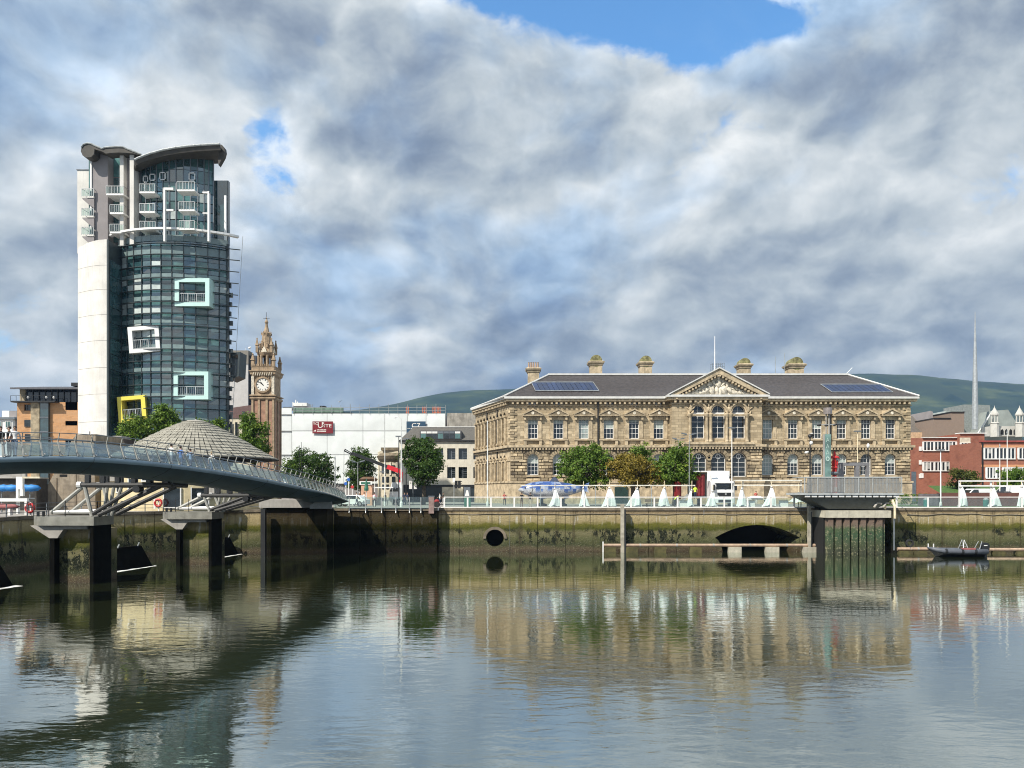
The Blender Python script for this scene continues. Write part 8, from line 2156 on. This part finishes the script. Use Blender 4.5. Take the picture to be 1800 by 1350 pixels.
part('end_stake', MB().box(X(1059, 86.7)-pt.location.x, X(1061, 86.7)-pt.location.x, -.05, .05, -1, Z(952, 86.7)), WHITE, pt)
pontoon('short boom between the pier and the moored boat', 1577, 1650, 965, 84.6, [], dark=[(1579, 1602), (1604, 1627)])
pontoon('floating boom running off the right edge behind the boat', 1734, 1900, 966, 84.6, [], dark=[(1745, 1765), (1785, 1800)])
# inflatable work boat
bo = thing('inflatable_boat', 'grey rigid inflatable boat with black outboard moored by the right wall', 'boat', (X(1683, 81), 81, 0))
GREYR = mat('grey_rubber_tube', (.09,.10,.12), .5, var=.15)
def bx_(p): return X(p, 81)-X(1683, 81)
for y, s_ in ((-.75, 1), (.75, 1)):
    part('buoyancy_tube', MB().tube([(bx_(1630), 0, .95), (bx_(1640), y*.6, .75), (bx_(1655), y, .60), (bx_(1690), y, .55), (bx_(1728), y, .55)], .3, 12, rr=[.06, .22, .28, .30, .27]), GREYR, bo, smooth=True)
part('hull', MB().add([(bx_(1634), 0, .75), (bx_(1655), -.7, .35), (bx_(1727), -.7, .3), (bx_(1727), .7, .3), (bx_(1655), .7, .35), (bx_(1645), 0, -.1), (bx_(1727), 0, -.15)], [(0,1,5), (0,5,4), (1,2,6,5), (4,5,6,3), (2,3,6)]), IRON, bo)
part('floor', MB().box(bx_(1655), bx_(1727), -.65, .65, .3, .36), STEELG, bo)
for a in (1655, 1683, 1706): part('tube_strap', MB().cyl((bx_(a)-.12, -.75, .565), (bx_(a)+.12, -.75, .565), .315, None, 12), IRON, bo)
part('red_cover', MB().box(bx_(1683), bx_(1706), -.95, -.55, .78, .92), mat('faded_red_cover', (.35,.12,.12), .8), bo)
part('outboard', MB().prism([(bx_(1724), .5), (bx_(1724), 1.25), (bx_(1727), 1.45), (bx_(1734), 1.45), (bx_(1737), 1.2), (bx_(1737), .75), (bx_(1733), .5), (bx_(1732), -.3), (bx_(1728), -.3), (bx_(1728), .5)], .5, 'y', -.25), IRON, bo)
part('motor_cowl_stripe', MB().box(bx_(1727), bx_(1733), -.27, -.255, 1.12, 1.2), WHITE, bo)
af = MB(); 
for y in (-.5, .5): af.beam((bx_(1688), y, .6), (bx_(1693), y*.4, 1.75), .06, .06); af.beam((bx_(1699), y, .6), (bx_(1693), y*.4, 1.75), .06, .06); af.beam((bx_(1716), y, .6), (bx_(1723), y*.6, 1.6), .06, .06); af.beam((bx_(1690.5), y*.7, 1.1), (bx_(1696), y*.7, 1.1), .05, .05)
part('a_frame', af, STEEL, bo); part('bow_posts', MB().box(bx_(1631), bx_(1632.3), -.05, .05, .95, 1.35).box(bx_(1638), bx_(1639.3), -.3, -.2, .9, 1.35), WHITE, bo)
wh = thing('tyre_fender', 'black tyre fender hung on the boom right of the sheet-pile pier', 'tyre', (X(1599, 82.2), 82.2, Z(955, 82))); oo = [(.42*math.cos(2*math.pi*i/16), .42*math.sin(2*math.pi*i/16)) for i in range(16)]; ii = [(.27*math.cos(2*math.pi*i/16), .27*math.sin(2*math.pi*i/16)) for i in range(16)]
part('tyre_ring', MB().ring(oo, ii, .2, -.1), TYRE, wh); part('rope', MB().cyl((0, 0, -.4), (.2, 0, -.7), .03, None, 5), CONC, wh)
# ================================================================== UNDER-BRIDGE DETAILS AT LEFT
def lifering(label, px, Y, py, g_):
    s = thing('lifebuoy', label, 'lifebuoy', (X(px, Y), Y, g_)); z = Z(py, Y)-g_; a0 = R(25)
    pts = [(.0+.36*math.cos(2*math.pi*i/18), -.1, z+.36*math.sin(2*math.pi*i/18)) for i in range(19)]
    part('ring', MB().tube(pts, .11, 8), mat('lifebuoy_red', (.50,.02,.02), .5), s); part('white_backing', MB().box(-.5, -.3, -.08, -.04, z-.6, z+.6), WHITE, s); part('stand_post', MB().box(-.05, .05, -.04, .04, 0, z+.5), WHITE, s)
lifering('red lifebuoy on a white post at the far left of the quay', 54, 67, 893, 4.68); lifering('red lifebuoy on the quay in front of the cream annexe', 279, 79.8, 884, 4.8)
def rail(label, pts, n_, m_=STEELG, h=1.1):
    r = thing('quay_railing', label, 'railing')
    P_ = [Vector(p) for p in pts]; q = MB()
    for a, b_ in zip(P_, P_[1:]):
        for hh in (h, h*.66, h*.33): part('rail_bar', MB().beam(a+Vector((0,0,hh)), b_+Vector((0,0,hh)), .05, .05), m_, r)
        L = (b_-a).length; k = max(1, int(L/n_))
        for i in range(k+1): p = a.lerp(b_, i/k); part('rail_post', MB().beam(p, p+Vector((0, 0, h)), .07, .07), m_, r)
rail('grey pipe railing on the curved quay under the bridge', [(-52, 58.6, 4.6), (-42.3, 61.5, 4.62), (-41.2, 76.3, 4.75), (-33.2, 84.4, 4.8), (-28, 85.6, 4.85)], 2.2)
wf = thing('steel_shelter', 'white steel post and beam structure glimpsed under the bridge at far left', 'steel frame', (X(34, 72), 72, 4.7))
def fw(a, b_, t_, u_, y=0, nm='member', m_=WHITE): part(nm, MB().box(X(a, 72)-X(34, 72), X(b_, 72)-X(34, 72), y, y+.3, Z(u_, 72)-4.7, Z(t_, 72)-4.7), m_, wf)
fw(28, 39.5, 838, 860); fw(28, 32, 860.1, 879, y=.0); fw(35, 40, 860.1, 872, y=0); fw(-40, 51, 876, 881.5, y=-.31, nm='beam'); fw(28.5, 31.5, 881.6, 903, nm='post'); fw(42, 73, 838, 841, y=-.3, nm='beam', m_=mat('cream_stone', (.60,.55,.42), .85)); fw(-30, 40, 832, 838, y=.4, nm='roof_edge', m_=CONC)
bt_ = thing('blue_tarpaulins', 'row of blue tarpaulin covers behind the white frame at far left', 'tarpaulin', (X(30, 76), 76, 4.7)); vs_ = [(X(p, 76)-X(30, 76), 0, Z(858, 76)-4.7, 1.0, .4, .36, 0) for p in (-10, 6, 20, 44, 55)]
part('blue_cover', blobmesh(vs_, 10), mat('blue_tarpaulin', (.02,.20,.55), .6), bt_, smooth=True); part('cover_frame', MB().box(X(-20, 76)-X(30, 76), X(62, 76)-X(30, 76), -.1, .1, 1.4, 1.5).box(-1.6, -1.5, 0, .1, 0, 2.2).box(1.2, 1.3, 0, .1, 0, 2.2), STEELG, bt_)
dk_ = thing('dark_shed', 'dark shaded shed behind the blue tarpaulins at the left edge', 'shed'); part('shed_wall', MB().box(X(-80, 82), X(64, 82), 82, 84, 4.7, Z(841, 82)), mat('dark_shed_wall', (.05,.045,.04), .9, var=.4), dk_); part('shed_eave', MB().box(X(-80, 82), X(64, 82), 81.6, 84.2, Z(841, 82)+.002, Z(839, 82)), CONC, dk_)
rd = thing('red_kayak', 'red and white kayak hull lying on the quay at the left edge', 'kayak', (X(4, 66), 66, 4.75)); part('hull', blobmesh([(0, 0, .75, 1.6, .35, .26, 0)], 10), mat('faded_red_cover', (.55,.07,.05), .8), rd, smooth=True); part('cradle', MB().box(-.8, -.6, -.2, .2, 0, .6).box(.6, .8, -.2, .2, 0, .6), WHITE, rd)
# gulls
for i, (px, py, Y) in enumerate(((596, 706, 120), (1258, 1246, 24))):
    if i == 0:
        s = thing('gull', 'gull in flight above the sheeted building', 'bird', (X(px, Y), Y, Z(py, Y))); part('wings', MB().add([(-.55, 0, .22), (-.25, 0, .1), (0, 0, 0), (0, .2, 0), (-.3, .2, .1)], [(0,1,4), (1,2,3,4)]).add([(.55, 0, .22), (.25, 0, .1), (0, 0, 0), (0, .2, 0), (.3, .2, .1)], [(0,4,1), (1,4,3,2)]), STEELG, s); part('body', blobmesh([(0, .1, -.02, .09, .25, .08, 0)], 8), WHITE, s)
# ================================================================== HAZE
if HAZE > 0:
    b = MB().box(-4200, 5600, -60, 5200, -2.5, 620)
    m = bpy.data.materials.new('haze'); m.use_nodes = True; n = NT(m.node_tree)
    v = n.new('ShaderNodeVolumePrincipled', {'Color': (.38, .62, 1.0, 1), 'Density': HAZE, 'Anisotropy': .2})
    o_ = n.new('ShaderNodeOutputMaterial'); n.l.new(v.outputs[0], o_.inputs['Volume'])
    part('haze', b, m, None)['kind'] = 'stuff'
# ================================================================== PIVOTS: move the empties of things built in place to their base
bpy.context.view_layer.update()
for o in [o for o in bpy.data.objects if o.parent is None and o.type == 'EMPTY']:
    if tuple(o.location) != (0.0, 0.0, 0.0): continue
    ch_ = KIDS.get(o.name, [])
    lo_, hi_ = Vector((1e9,)*3), Vector((-1e9,)*3)
    for c in ch_:
        if c.type != 'MESH' or not c.data.vertices: continue
        M = Matrix.LocRotScale(c.location, c.rotation_euler, c.scale)
        for q in c.bound_box:
            p = M @ Vector(q); lo_ = Vector(map(min, lo_, p)); hi_ = Vector(map(max, hi_, p))
    if lo_.x > hi_.x: continue
    base = Vector(((lo_.x+hi_.x)/2, (lo_.y+hi_.y)/2, lo_.z))
    o.location = base
    for c in ch_: c.location = c.location-base
